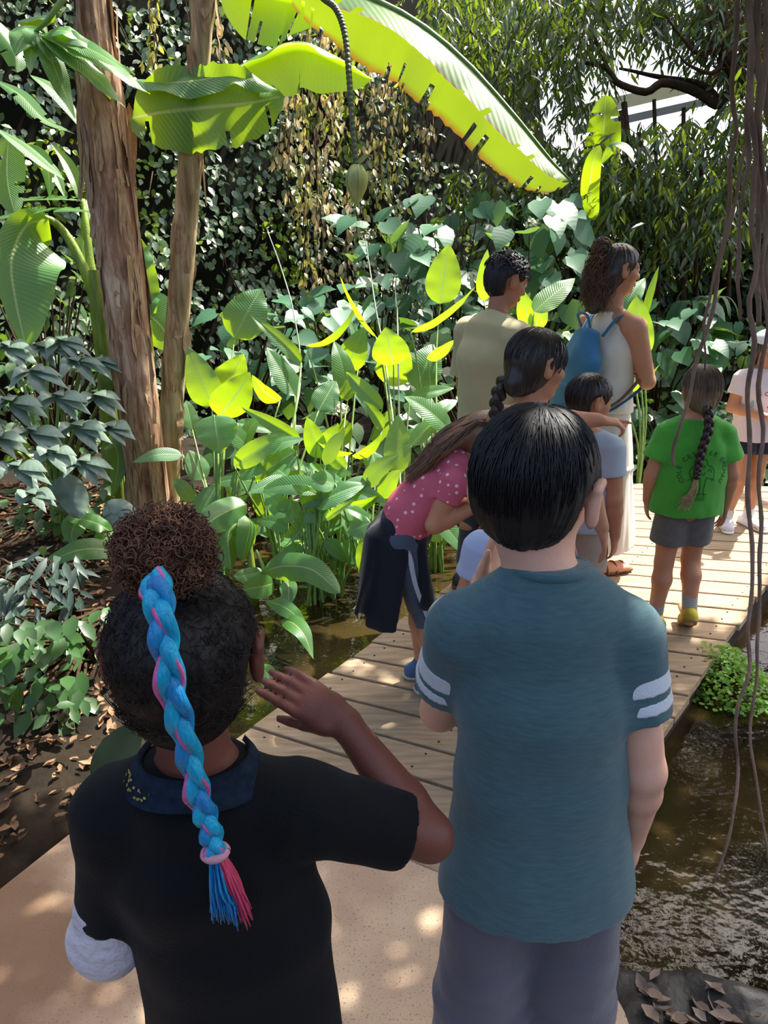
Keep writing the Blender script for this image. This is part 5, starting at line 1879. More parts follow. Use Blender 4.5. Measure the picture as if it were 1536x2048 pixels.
    def legs(s, name, m, fr, r, h=.006, wrinkle=.004, seed=3.0, waist=None, wr_=None, flat=True):
        """fr: how far down (0..1 thigh, 1..2 shin); r: radii at hip, knee, end"""
        B = SDF()
        H, g = s.H, s.thick
        ax = (.088 if not s.adult else .095) * H * g
        w = waist if waist is not None else s.pel * .35 + s.waist * .65
        wr_ = wr_ or (ax * 1.07 + .004, .064 * H * g + .007)
        B.ecap(s.pel - (s.waist - s.pel) * .12, w, s.hipside, (ax * 1.10 + .004, .074 * H * g + .007), wr_, flat=False, k=.01, cap=.6)
        for x in (1, -1):
            hi, kn, an, toe = s.leg[x]
            sd_ = s.hipside
            if fr <= 1:
                e = hi + (kn - hi) * fr
                B.ecap(hi + (hi - kn) * .12, e, sd_, (r[0], r[0] * 1.08), (r[1], r[1] * 1.05), flat=flat, k=.02)
            else:
                e = kn + (an - kn) * (fr - 1)
                B.ecap(hi + (hi - kn) * .12, kn, sd_, (r[0], r[0] * 1.08), (r[1], r[1]), k=.02)
                B.ecap(kn, e, sd_, (r[1], r[1]), (r[2], r[2]), flat=flat, k=.02)
        dsp = (lambda v: wrinkle * (fnoise(v, 8, seed, (1, 1, .8)) + .5 * fnoise(v, 20, seed + 7, (1, 1, 1.4)))) if wrinkle else None
        return B.build(name, m, s.o, h, dsp)

    def shoe(s, x, m, sole, high=0.0, tilt=0.0, sock=None, sockh=.0):
        H = s.H
        hi, kn, an, toe = s.leg[x]
        t = unit(toe)
        if tilt:
            t = unit(t * math.cos(tilt) + V(0, 0, -math.sin(tilt)))
        sd_ = unit(np.cross(t, UPV))
        up = np.cross(sd_, t)
        B = SDF()
        b0 = an - up * .032 * H
        B.ecap(b0 - t * .032 * H, b0 + t * .045 * H, sd_, (.027 * H, .029 * H), (.033 * H, .026 * H), k=.01)
        B.ecap(b0 + t * .045 * H, b0 + t * .112 * H, sd_, (.033 * H, .026 * H), (.030 * H, .017 * H), k=.015)
        B.cap(b0 - t * .012 * H, an + up * (.004 * H + high), .028 * H, .027 * H, k=.012)
        fl = an - up * .049 * H
        B.half(fl, -up)
        B.half(an + up * (.012 * H + high), up)
        o = B.build('shoe', m, s.o, .004)
        B2 = SDF()
        B2.ecap(b0 - t * .034 * H, b0 + t * .045 * H, sd_, (.030 * H, .040 * H), (.036 * H, .04 * H), k=.01)
        B2.ecap(b0 + t * .045 * H, b0 + t * .118 * H, sd_, (.036 * H, .04 * H), (.032 * H, .04 * H), k=.01)
        B2.half(fl - up * .006 * H, -up)
        B2.half(fl + up * .006 * H, up)
        so = B2.build('sole', sole, s.o, .004, smooth=1)
        so.parent = o
        if sock is not None:
            C = SDF()
            C.cap(an - up * .02 * H, an + (kn - an) * sockh, .027 * H, .029 * H, k=.01)
            C.half(an + (kn - an) * sockh, kn - an)
            C.build('sock', sock, s.o, .004, lambda v: .0012 * np.sin(v[:, 2] * 600))
        return o


def cap_hair(f, m, r=(.385, .46, .42), c=(0, -.055, .13), front=((0, .30, .22), (0, .85, -.53)), extra=None, h=.004, groove=.003, seed=2., name='hair', sides=None):
    B = SDF()
    M = f.head_axes().T
    L = f.L
    B.ell(f.hp(*c), tuple(x * L for x in r), M, .01)
    if extra:
        extra(B)
    R = f.head_axes()
    B.half(f.hp(*front[0]), R @ V(*front[1]))
    if sides:
        for p, n_ in sides:
            B.half(f.hp(*p), R @ V(*n_))
    hc, iL = f.hc, 1 / L

    def dsp(v):
        q = (v - hc) @ R * iL
        a = np.arctan2(q[:, 0], q[:, 1] + .1) * 3.2
        return groove * fnoise(np.stack([a * 4.5, q[:, 2] * .9 + a * .2, np.zeros(len(v))], -1), 1., seed)
    return B.build(name, m, f.o, h, dsp)


def strands(f, m, n, c, r, th, name='strands', seg=9, rad=.0016, lift=(.0, .05), axis=(0, -.25, 1), fall=0.0, phi=(0, 2 * np.pi), seed=1, jit=.05, parent=None, wav=.0):
    """hair lying on the head from the crown outwards; th(phi) = how far down it reaches; fall = free length hanging from there"""
    r_ = np.random.default_rng(seed)
    A = unit(V(*axis))
    X = unit(np.cross(V(0, 1, 0), A))
    Y = np.cross(A, X)
    c = V(*c)
    mb = MB()
    for i in range(n):
        p = r_.uniform(*phi)
        t1 = th(p) * r_.uniform(.75, 1.04)
        t0 = r_.uniform(.0, .55) * t1
        t = np.linspace(t0, t1, seg)
        k = np.linspace(0, 1, seg)
        pp = p + r_.normal(0, jit) * k + wav * np.sin(k * 6 + r_.uniform(0, 6))
        d = X * (np.sin(t) * np.cos(pp))[:, None] + Y * (np.sin(t) * np.sin(pp))[:, None] + A * np.cos(t)[:, None]
        sc = 1 + r_.uniform(*lift) * np.sin(np.pi * np.clip(k * .9 + .05, 0, 1)) + .012
        q = c + d * np.array(r) * sc[:, None] if np.isscalar(sc) is False else c
        P = np.array([f.hp(*x) for x in q])
        if fall:
            e = P[-1]
            l = fall * r_.uniform(.7, 1.1)
            g = np.linspace(0, 1, 6)[1:, None]
            dr = unit(unit(P[-1] - P[-2]) * .5 + V(0, 0, -1))
            P = np.concatenate([P, e + dr * l * g + r_.normal(0, .004, (5, 3))])
        mb.tube(P, np.linspace(rad, rad * .45, len(P)), 3, cap=False)
    o = mb.build(name, m, f.o if parent is None else parent)
    return o


def braid3(mbs, P, w, per, out, r0=None, taper=(1, .8), seed=0, flat=.75):
    """three strands plaited along P; mbs = three MBs"""
    P = curve_pts(P, 200)
    T = unit(np.gradient(P, axis=0))
    O = np.broadcast_to(np.asarray(out, float), P.shape)
    N = unit(O - T * np.sum(O * T, -1, keepdims=True))
    S = np.cross(T, N)
    s = np.linspace(0, 1, 200)
    ww = w * np.interp(s, [0, 1], taper)
    res = []
    for k in range(3):
        a = 2 * np.pi * (per * s + k / 3)
        Q = P + S * (ww * .30 * np.sin(a))[:, None] + N * (ww * .20 * np.sin(2 * a))[:, None]
        mbs[k].tube(Q, ww * .29 * (1 + .1 * np.sin(2 * a + 1)), 10, up=N[0], ell=1.0)
        res.append((Q, S, N, ww))
    return res


def ear_gap(f, B):
    for x in (-1, 1):
        B.cap(f.hp(.345 * x, -.03, -.04), f.hp(.6 * x, -.03, -.02), .165 * f.L, .2 * f.L, k=.006, op='s')
        B.cap(f.hp(.34 * x, .0, -.20), f.hp(.6 * x, .0, -.20), .16 * f.L, .2 * f.L, k=.006, op='s')


# ---- boy in the teal shirt
M_teal = fabric('teal_heather_jersey', '#4e6f74', '#436166', vscale=40, stretch=(1, 1, 6))
M_stripe = fabric('white_sleeve_print', '#d9dee4', var=.04)
M_grey_tr = fabric('grey_cotton_trousers', '#67646e', '#5a5862', vscale=6)
b = Fig('person', 'person from behind in teal t-shirt with white sleeve bands and grey trousers', (.245, 1.02), 0, 1.455, .225, S_fair)
b.pel, b.waist, b.chest, b.top, b.neck = V(.008, 0, .73), V(.004, 0, .86), V(-.004, -.005, 1.0), V(-.008, 0, 1.135), V(-.008, .005, 1.212)
b.thick = .86
b.earx = .39
b.hc = V(-.028, .035, 1.322)
b.yaw, b.pitch, b.roll = -.52, -.16, .03
b.arm[1] = [V(.112, 0, 1.115), V(.158, -.02, .885), V(.172, .03, .715), V(.02, .16, -1), V(-1, .1, 0)]
b.arm[-1] = [V(-.125, .01, 1.115), V(-.15, .10, .915), V(-.07, .205, 1.105), V(.22, .05, .9), V(.8, -.5, 0)]
b.leg = {1: [V(.078, 0, .70), V(.086, .0, .40), V(.092, -.01, .08), V(.15, 1, 0)], -1: [V(-.062, 0, .70), V(-.072, .0, .40), V(-.085, -.01, .08), V(-.15, 1, 0)]}
b.thumb = {-1: V(-.3, -1, 0)}
b.body(.0042)
b.brows(H_black)
b.shirt('t_shirt', M_teal, ((.166, .128), (.134, .104), (.128, .102), (.116, .078)), V(.008, 0, .65), {1: .56, -1: .64}, (.052, .056), wrinkle=.0045, h=.0045, wsc=7, shr=.05)
for x in (1, -1):
    sh, el = b.arm[x][0], b.arm[x][1]
    F0 = {1: .56, -1: .64}[x]
    for a0, a1 in ((F0 - .36, F0 - .21), (F0 - .165, F0 - .085)):
        B = SDF()
        B.ecap(sh + (el - sh) * a0, sh + (el - sh) * a1, np.cross(unit(el - sh), UPV) + V(.01, 0, 0), (.0535 + .0022, ) * 2, (.0555 + .0022, ) * 2, flat=True)
        B.build('sleeve_band', M_stripe, b.o, .003, lambda v: .0045 * (fnoise(v, 7, 1., (1, 1, .55)) + .5 * fnoise(v, 18.2, 8., (1.2, 1.2, .6))), smooth=0)
b.legs('trousers', M_grey_tr, 1.94, (.074, .080, .082), wrinkle=.006, h=.006)
for x in (1, -1):
    b.shoe(x, mat('dark_shoe', '#3a3a3e', .6), mat('rubber_sole', '#cfcac0', .7))


def nape(B):
    B.ell(b.hp(0, -.16, -.02), (.315 * b.L, .28 * b.L, .33 * b.L), b.head_axes().T, .03)
    ear_gap(b, B)


hr = cap_hair(b, H_black, (.39, .475, .43), (0, -.06, .13), ((0, .27, .2), (0, .80, -.60)), nape, .004, .004)
strands(b, H_black, 1500, (0, -.07, .10), (.385, .465, .445), lambda p: 1.22 + .2 * max(0, math.sin(p)) + .72 * (math.sin(p) < -.35) * (-math.sin(p)), rad=.0016, lift=(.0, .06), jit=.16, parent=hr, axis=(0, -.1, 1))

# ---- girl with the blue braid
M_navy = fabric('black_polo_cotton', '#070a0e', '#05070a', vscale=9, sheen=.03)
g = Fig('person', 'person from behind in black polo, curly bun and long turquoise braid, saluting', (-.24, .85), 0, 1.285, .212, S_brown)
g.pel, g.waist, g.chest, g.top, g.neck = V(.03, 0, .63), V(.022, 0, .74), V(.0, 0, .86), V(-.004, 0, .955), V(-.006, .0, 1.012)
g.hc = V(-.012, .012, 1.165)
g.yaw, g.pitch = .06, -.05
g.arm[1] = [V(.112, .0, .948), V(.305, .045, .853), V(.182, .13, .985), V(-.113, .02, .07), V(-.1, .75, -.65)]
g.arm[-1] = [V(-.118, .0, .94), V(-.150, .0, .722), V(-.10, .17, .69), V(.5, .8, .1), V(.6, -.4, .3)]
g.thumb = {1: V(-.5, 0, -1), -1: V(0, 0, 1)}
g.thm = {1: (.85, .35, .5)}
g.curl[1] = (.16, .20, .26, .34)
g.fan = {1: .012}
g.leg = {1: [V(.085, 0, .61), V(.09, .0, .34), V(.09, -.01, .07), V(.1, 1, 0)], -1: [V(-.025, 0, .61), V(-.03, .0, .34), V(-.03, -.01, .07), V(-.1, 1, 0)]}
g.handscale = 1.15
g.earx = .43
g.body(.0040)
g.brows(H_deep)
g.shirt('polo_shirt', M_navy, ((.152, .108), (.138, .10), (.136, .10), (.108, .072)), V(.03, 0, .50), {1: .80, -1: .80}, (.056, .054), wrinkle=.005, h=.0045, seed=5., wsc=8, shr=.054, collar=False)
# turned-down collar with a speckled lining
M_collar = mat('speckled_collar', '#0c1420', .8, .2, .1, 90, col2='#15283c')
mb = MB()
a = np.linspace(-.6, np.pi + .6, 40) + np.pi
for k0, k1, off in ((0, 1, 0),):
    ring = []
    for zz, rr in ((.020, .060), (.027, .064), (.014, .072), (-.006, .084)):
        ring.append(np.stack([g.neck[0] + np.cos(a) * rr * 1.12, g.neck[1] + np.sin(a) * rr * .95 - .004, g.neck[2] + zz - .004 + .010 * np.abs(np.cos(a)) * (zz < 0) * -1], -1))
    ring = np.array(ring)
    i = np.arange(3)[:, None] * 40
    j = np.arange(39)[None]
    mb.add(ring.reshape(-1, 3), np.stack([i + j, i + j + 1, i + 41 + j, i + 40 + j], -1).reshape(-1, 4))
co = mb.build('collar', M_collar, g.o)
mb = MB()
r_ = np.random.default_rng(3)
for i in range(26):
    aa = np.pi + r_.uniform(.1, 1.1)
    rr = r_.uniform(.073, .083)
    z_ = .014 - .020 * (rr - .072) / .012
    c0 = V(g.neck[0] + math.cos(aa) * rr * 1.13, g.neck[1] + math.sin(aa) * rr * .97 - .005, g.neck[2] + z_ - .003)
    scatter(mb, 'round', [c0], [r_.normal(0, 1, 3)], [V(math.cos(aa), math.sin(aa), .5)], .0045)
mb.build('collar_print', mat('yellow_print', '#b7a64a', .7), g.o).parent = co
g.legs('trousers', fabric('dark_trousers', '#23252c'), 1.9, (.066, .055, .05))
for x in (1, -1):
    g.shoe(x, mat('dark_sneaker', '#2a2a30', .6), mat('white_sole', '#d8d4cc', .7))
C = SDF()
sh, el, wr = g.arm[-1][:3]
C.cap(sh + (el - sh) * .72, el + V(-.003, 0, 0), .046, .055, k=.02)
C.cap(el + V(-.003, 0, 0), el + (wr - el) * .9, .055, .042, k=.02)
C.cap(sh + (el - sh) * .74, sh + (el - sh) * .82, .053, .053, k=.006)
cast = C.build('plaster_cast', fabric('white_plaster_bandage', '#cfc8cc', '#bfb8be', vscale=14, bump=.6, bscale=90), g.o, .004, lambda v: .003 * fnoise(v, 22, 2., (1, 1, 3)))
# dark hair close to the head, chestnut bun, braid


def gh(B):
    B.ell(g.hp(0, -.12, -.16), (.33 * g.L, .31 * g.L, .36 * g.L), g.head_axes().T, .03)
    ear_gap(g, B)


hr = cap_hair(g, H_deep, (.43, .50, .45), (0, -.05, .10), ((0, .30, .2), (0, .82, -.57)), gh, .004, .0025, 5.)
# fuzz
mb = MB()
r_ = np.random.default_rng(8)
for i in range(4500):
    d = unit(r_.normal(0, 1, 3))
    if d[1] > .35 and d[2] < .4 or d[2] < -.75:
        continue
    if abs(d[0]) > .8 and d[2] < .15 and d[1] > -.45:
        continue
    p = g.hp(d[0] * .425, -.05 + d[1] * .49, .08 + d[2] * .46 - (.06 if d[2] < -.3 else 0))
    t_ = unit(np.cross(d, r_.normal(0, 1, 3)))
    l = r_.uniform(.010, .026)
    mb.tube([p, p + d * l * .22 + t_ * l * .4, p + d * l * .25 + t_ * l], .00045, 3, cap=False)
mb.build('flyaway_hair', H_deep, g.o).parent = hr
bc = WY(330, 1112, .815) - g.loc
B = SDF()
B.ell(bc, (.046, .045, .040), None)
bun = B.build('hair_bun', H_curl, g.o, .004, lambda v: .006 * fnoise(v, 60, 1.))
mb = MB()
for i in range(2200):
    d = unit(r_.normal(0, 1, 3) + V(0, 0, .2))
    c0 = bc + d * V(.050, .048, .044) * r_.uniform(.8, 1.16) + V(0, 0, .004)
    ax = unit(r_.normal(0, 1, 3) + d * .5)
    u_ = unit(np.cross(ax, r_.normal(0, 1, 3)))
    v_ = np.cross(ax, u_)
    th = np.linspace(0, r_.uniform(4, 9), 14)
    rr = r_.uniform(.0025, .0058)
    P = c0 + u_ * (np.cos(th) * rr)[:, None] + v_ * (np.sin(th) * rr)[:, None] + ax * (th * .0020)[:, None]
    mb.tube(P, .0008, 3, cap=False)
mb.build('curls', H_curl, g.o).parent = bun
bp = [WY(312, 1160, .745), WY(318, 1200, .715), WY(330, 1290, .70), WY(350, 1400, .70), WY(376, 1500, .712), WY(398, 1590, .72), WY(418, 1650, .722), WY(430, 1702, .722)]
bp = [p - g.loc for p in bp]
ms = [MB(), MB(), MB()]
res = braid3(ms, bp, .030, 3.1, V(0, -1, .1), taper=(1.0, .85))
br = empty('braid', (0, 0, 0))
br.parent = g.o
for k, (m_, mm) in enumerate(zip(ms, (H_turq, H_blue, H_turq))):
    m_.build('braid_strand', mm, br)
mb = MB()
for k in (0, 2):
    Q, S_, N_, ww = res[k]
    a = 2 * np.pi * (3.1 * np.linspace(0, 1, 200) + k / 3)
    off = S_ * (np.sign(np.sin(a + .0001)) * 0 + (.19 if k == 0 else .14) * np.where(k == 0, 1, -1))[..., None] * ww[:, None] + N_ * (ww * .13)[:, None]
    mb.tube(Q + off, ww * (.15 if k == 0 else .11), 8, up=N_[0])
mb.build('pink_braid_strand', H_pink, br)
e = bp[-1]
mb = MB()
aa = np.linspace(0, 2 * np.pi, 25)
d = unit(bp[-1] - bp[-2])
u_ = unit(np.cross(d, V(0, 1, 0)))
v_ = np.cross(d, u_)
mb.tube(e + d * .002 + (np.cos(aa) * .0125)[:, None] * u_ + (np.sin(aa) * .011)[:, None] * v_, .0055, 8, cap=False)
mb.build('hair_band', mat('pink_elastic', '#dc9fae', .7), br)
te = WY(466, 1838, .722) - g.loc
mb, mp = MB(), MB()
for i in range(150):
    x = r_.uniform(-1, 1)
    P = curve_pts([e + u_ * x * .006 + v_ * r_.normal(0, .003), e * .5 + te * .5 + u_ * x * .016 + v_ * r_.normal(0, .005) + r_.normal(0, .001, 3), te + u_ * x * .024 + v_ * r_.normal(0, .006) + d * r_.uniform(-.02, .006)], 8)
    (mp if x * (1 if u_[0] > 0 else -1) > .45 else mb).tube(P, PL([.0016] * 6 + [.0013, .0006]), 4)
mb.build('braid_tail', H_blue, br)
mp.build('pink_braid_tail', mat('rose_hair_extension', '#d8486e', .45), br)

# ---- bending girl in the pink dotted shirt


def dotted(name, col, dot, sc, thr):
    m, t, N, L, b_ = nt(name)
    tc = N.new('ShaderNodeTexCoord')
    vo = N.new('ShaderNodeTexVoronoi')
    vo.inputs['Scale'].default_value = sc
    vo.inputs['Randomness'].default_value = .25
    L.new(tc.outputs['Object'], vo.inputs[0])
    r = N.new('ShaderNodeMapRange')
    r.inputs[1].default_value = thr
    r.inputs[2].default_value = thr * .8
    L.new(vo.outputs['Distance'], r.inputs[0])
    x = N.new('ShaderNodeMix')
    x.data_type = 'RGBA'
    L.new(r.outputs[0], x.inputs[0])
    x.inputs[6].default_value = lin(col)
    x.inputs[7].default_value = lin(dot)
    L.new(x.outputs[2], b_.inputs['Base Color'])
    b_.inputs['Roughness'].default_value = .85
    return m


M_pinkdot = dotted('pink_dotted_jersey', '#c85c70', '#ecc6c8', 34, .24)
M_legging = fabric('blue_grey_leggings', '#4f5a6b', '#465162')
p = Fig('person', 'person bending forward in pink dotted t-shirt with a dark jacket tied round her waist', (.16, 2.70), 0, 1.27, .20, S_tan)
p.side = p.hipside = V(0, -1, 0)
p.pel, p.waist, p.chest, p.top, p.neck = V(-.10, 0, .63), V(-.06, 0, .725), V(.025, 0, .83), V(.10, 0, .915), V(.135, 0, .945)
p.hc = V(.215, 0, 1.0)
fw, up_ = unit(V(.78, 0, -.62)), unit(V(.62, 0, .78))
p.R = np.stack([V(0, -1, 0), fw, up_], 1)
p.arm = {1: [V(.085, -.115, .885), V(.02, -.125, .725), V(.165, -.11, .79), V(.9, .2, .25), V(.1, .5, .8)],
         -1: [V(.085, .115, .885), V(.03, .12, .725), V(.17, .09, .735), V(.9, -.1, .2), V(.1, -.5, .8)]}
p.leg = {1: [V(-.09, -.055, .60), V(.0, -.06, .345), V(.035, -.06, .07), V(1, -.1, 0)], -1: [V(-.09, .055, .60), V(-.02, .06, .345), V(-.005, .06, .07), V(1, .1, 0)]}
p.thumb = {1: V(0, 0, 1), -1: V(0, 0, 1)}
p.body(.005)
p.brows(H_dark)
p.shirt('t_shirt', M_pinkdot, ((.128, .10), (.122, .098), (.124, .10), (.10, .07)), V(-.095, 0, .645), .45, (.05, .052), wrinkle=.005, seed=9.)
p.legs('leggings', M_legging, 1.18, (.074, .052, .048), wrinkle=.003)
mb = MB()
hi, kn, an, _ = p.leg[1]
e = kn + (an - kn) * .17
s = np.linspace(0, 1, 16)[:, None]
Q = curve_pts([p.pel + V(.03, -.128, .0), hi * .6 + kn * .4 + V(.008, -.074, 0), kn + V(.005, -.060, 0), e + V(.005, -.056, 0)], 20)
blade(mb, Q, .009, V(0, -1, 0), 'strip', (0, 0), cup=0, m=24, nx=1)
mb.build('side_stripe', mat('pale_side_stripe', '#b9c3cf', .7), p.o)
for x in (1, -1):
    p.shoe(x, mat('blue_sneaker', '#45638a', .6), mat('pale_sole', '#d0ccc4', .7))
# jacket round the waist: knotted band and hanging panels
J = SDF()
J.ecap(p.pel + V(-.012, 0, -.02), p.pel * .6 + p.waist * .4, V(0, -1, 0), (.128, .108), (.124, .106), k=.01)
a = p.pel + V(-.075, -.01, .02)
J.ecap(a, a + V(-.055, -.02, -.27), V(.25, 1, 0), (.115, .045), (.15, .020), k=.03)
J.ecap(p.pel + V(-.03, -.10, .0), p.pel + V(-.075, -.135, -.31), V(1, -.25, 0), (.07, .022), (.062, .014), k=.03)
J.cap(p.pel + V(.07, -.08, -.02), p.pel + V(.095, -.10, -.22), .028, .034, k=.02)
J.build('tied_jacket', fabric('dark_navy_fleece', '#151b28', '#10151f'), p.o, .006, lambda v: .007 * fnoise(v, 14, 3., (1.6, 1.6, .25)))


def ph_(B):
    B.ell(p.hp(0, -.2, -.05), (.34 * p.L, .30 * p.L, .40 * p.L), p.head_axes().T, .03)
    B.ecap(p.hp(0, -.34, .1), V(.05, 0, .975), V(0, -1, 0), (.075, .035), (.085, .022), k=.03)
    B.ecap(V(.05, 0, .975), V(-.055, -.01, .885), V(0, -1, 0), (.085, .022), (.06, .010), k=.02)
    B.ecap(p.hp(.28, .05, .2), V(.205, -.085, .80), V(.3, 1, 0), (.05, .03), (.035, .018), k=.02)


hr = cap_hair(p, H_brown, (.395, .47, .43), (0, -.05, .12), ((0, .30, .2), (0, .9, -.3)), ph_, .005, .004)
mb = MB()
r_ = np.random.default_rng(5)
for i in range(420):
    y = r_.uniform(-1, 1)
    a = p.hp(y * .36, -.05 + r_.uniform(-.2, .1), .50 - .18 * abs(y))
    P = curve_pts([a, p.hp(y * .4, -.48, .12 + r_.normal(0, .04)), V(.05 + r_.normal(0, .012), -y * .085 - .01, 1.0 + r_.normal(0, .006)), V(-.055 + r_.uniform(-.03, .05), -y * .07 - .01, .893 + r_.normal(0, .008) - .03 * abs(y))], 10)
    mb.tube(P, np.linspace(.0022, .001, 10), 3, cap=False)
for i in range(150):
    a = p.hp(.34 + r_.normal(0, .03), r_.uniform(-.25, .2), .28)
    P = curve_pts([a, p.hp(.42, r_.uniform(-.1, .25), -.1), V(.205 + r_.normal(0, .02), -.09 + r_.normal(0, .008), .86), V(.21 + r_.normal(0, .025), -.085 + r_.normal(0, .01), .79 + r_.uniform(-.02, .05))], 9)
    mb.tube(P, np.linspace(.002, .0009, 9), 3, cap=False)
mb.build('long_strands', H_brown, p.o).parent = hr

# ---- girl with the dark plait
M_white_tee = fabric('off_white_jersey', '#d8d6d2', '#c9c8c6')
d = Fig('person', 'dark-haired person with a side plait, looking right with one arm stretched out', (.50, 2.56), -.75, 1.40, .222, S_tan)
d.yaw, d.pitch = -.45, -.12
d.arm[-1] = [V(-.125, .0, 1.085), d.wl((.60, 2.62, 1.09)) * V(1, 1, 1), d.wl((.745, 2.64, 1.09)), rot2(V(1, 0, -.12), .75), rot2(V(0, .2, -1), .75)]
d.arm[1] = [V(.125, .0, 1.085), d.wl((.685, 2.47, .89)), d.wl((.735, 2.44, .765)), rot2(V(.25, 0, -1), .75), rot2(V(-1, .3, 0), .75)]
d.curl[-1] = (.1, .7, .8, .8)
d.thumb = {-1: rot2(V(0, 1, .3), .75), 1: rot2(V(0, 1, 0), .75)}
d.body(.005)
d.brows(H_dark)
d.shirt('t_shirt', M_white_tee, ((.135, .10), (.128, .098), (.130, .10), (.11, .072)), V(0, 0, .70), .35, (.048, .05), wrinkle=.004, seed=12.)
K = SDF()
K.ecap(d.pel - V(0, 0, .12), d.pel + V(0, 0, .07), d.side, (.19, .17), (.135, .105), flat=True, k=.01)
K.build('ruffled_skirt', fabric('pink_cotton', '#c77a9c', '#b0648a'), d.o, .006, lambda v: .012 * np.sin(np.arctan2(v[:, 0], v[:, 1]) * 16) * np.clip((d.pel[2] + .05 - v[:, 2]) * 8, 0, 1))
for x in (1, -1):
    d.shoe(x, mat('white_sneaker', '#cfccc8', .6), mat('grey_sole', '#8d8a86', .7))


def dh(B):
    B.ell(d.hp(0, -.17, -.10), (.33 * d.L, .31 * d.L, .38 * d.L), d.head_axes().T, .03)
    B.ell(d.hp(.1, -.40, -.30), (.14 * d.L, .15 * d.L, .18 * d.L), d.head_axes().T, .03)


hr = cap_hair(d, H_dark, (.395, .48, .43), (0, -.055, .12), ((0, .30, .22), (0, .85, -.53)), dh, .005, .004)
strands(d, H_dark, 500, (0, -.06, .10), (.39, .475, .44), lambda p_: 1.75 + .3 * max(0, -math.sin(p_)), rad=.0018, lift=(0, .04), jit=.1, parent=hr, axis=(0, .3, 1))
ms = [MB(), MB(), MB()]
cut = [d.hp(-.12, -.42, -.25), d.hp(-.22, -.46, -.52), d.hp(-.28, -.42, -.8), d.hp(-.30, -.40, -1.05), d.hp(-.30, -.42, -1.25)]
braid3(ms, cut, .055, 2.2, unit(d.hp(0, -1, 0) - d.hc), taper=(1, .6))
pl = empty('braid', (0, 0, 0))
pl.parent = d.o
for m_ in ms:
    m_.build('braid_strand', H_dark, pl)

# ---- small boy in the pale blue shirt
M_pale = fabric('pale_blue_jersey', '#b4bfc8', '#a6b2bd')
M_beige = fabric('beige_cotton_shorts', '#b7a793', '#a59682')
c = Fig('person', 'small person in pale blue t-shirt and beige shorts beside the long white skirt', (.80, 2.98), -.65, 1.19, .195, S_tan)
c.yaw, c.pitch = -.6, -.1
c.body(.005)
c.brows(H_dark)
c.shirt('t_shirt', M_pale, ((.135, .10), (.122, .092), (.118, .09), (.10, .066)), V(0, 0, .575), .55, (.046, .052), wrinkle=.004, seed=15.)
c.legs('shorts', M_beige, .70, (.068, .074), wrinkle=.004)
for x in (1, -1):
    c.shoe(x, mat('tan_sandal', '#9a7a5a', .7), mat('dark_sole', '#4a4038', .7))


def ch(B):
    B.ell(c.hp(0, -.14, -.05), (.32 * c.L, .30 * c.L, .33 * c.L), c.head_axes().T, .03)
    ear_gap(c, B)


hr = cap_hair(c, H_dark, (.395, .475, .43), (0, -.05, .13), ((0, .31, .2), (0, .82, -.57)), ch, .004, .004)
strands(c, H_dark, 350, (0, -.06, .10), (.39, .47, .44), lambda p_: 1.65 + .4 * max(0, -math.sin(p_)), rad=.0017, lift=(0, .05), jit=.15, parent=hr)

# ---- small child mostly hidden behind the boy's head
k = Fig('person', 'small person in light blue t-shirt almost hidden behind the teal shirt', (.385, 2.12), -.5, 1.03, .185, S_tan)
k.pitch = -.2
k.arm[-1] = [V(-.108, 0, .80), V(-.15, .0, .64), V(-.13, .05, .50), V(0, .12, -1), V(1, 0, 0)]
k.body(.006)
k.brows(H_dark)
k.shirt('t_shirt', fabric('light_blue_jersey', '#b3bfdc', '#a5b2d0'), ((.125, .095), (.115, .09), (.112, .088), (.095, .064)), V(0, 0, .50), .60, (.046, .05), wrinkle=.004, seed=18.)
k.legs('shorts', M_grey_tr, .7, (.06, .066), wrinkle=.003)
cap_hair(k, H_dark, (.395, .475, .43), (0, -.05, .13), ((0, .31, .2), (0, .82, -.57)), None, .005, .004)
for x in (1, -1):
    k.shoe(x, mat('child_sneaker', '#7a7f88', .6), mat('child_sole', '#d0ccc4', .7))

# ---- man in the beige shirt
M_beige_t = fabric('beige_jersey', '#c4b88c', '#b6aa80')
m_ = Fig('person', 'person with wavy black hair in a beige t-shirt standing on the boardwalk', (.50, 3.62), -.95, 1.65, .222, S_olive, adult=True)
m_.yaw, m_.pitch = -.25, -.30
m_.neck, m_.hc = V(0, .02, 1.36), V(0, .075, 1.515)
m_.top = V(0, -.01, 1.305)
m_.chest = V(0, -.02, 1.17)
m_.arm[1] = [V(.165, .0, 1.285), V(.205, .02, 1.02), V(.12, .20, .92), V(-.4, .9, 0), V(-.4, 0, -1)]
m_.arm[-1] = [V(-.165, .0, 1.285), V(-.205, .02, 1.02), V(-.12, .20, .92), V(.4, .9, 0), V(.4, 0, -1)]
m_.thick = .95
m_.body(.006)
m_.brows(H_black)
m_.shirt('t_shirt', M_beige_t, ((.172, .135), (.168, .132), (.165, .128), (.14, .085)), V(0, 0, .80), .80, (.066, .075), wrinkle=.006, seed=22., h=.006, wsc=6, shr=.062)
m_.legs('trousers', fabric('dark_grey_trousers', '#3a3a3e'), 1.92, (.088, .072, .066))
for x in (1, -1):
    m_.shoe(x, mat('black_shoe', '#2a2826', .5), mat('brown_sole', '#5a5048', .7))


def mh(B):
    B.ell(m_.hp(0, -.16, -.06), (.31 * m_.L, .29 * m_.L, .34 * m_.L), m_.head_axes().T, .03)
    ear_gap(m_, B)


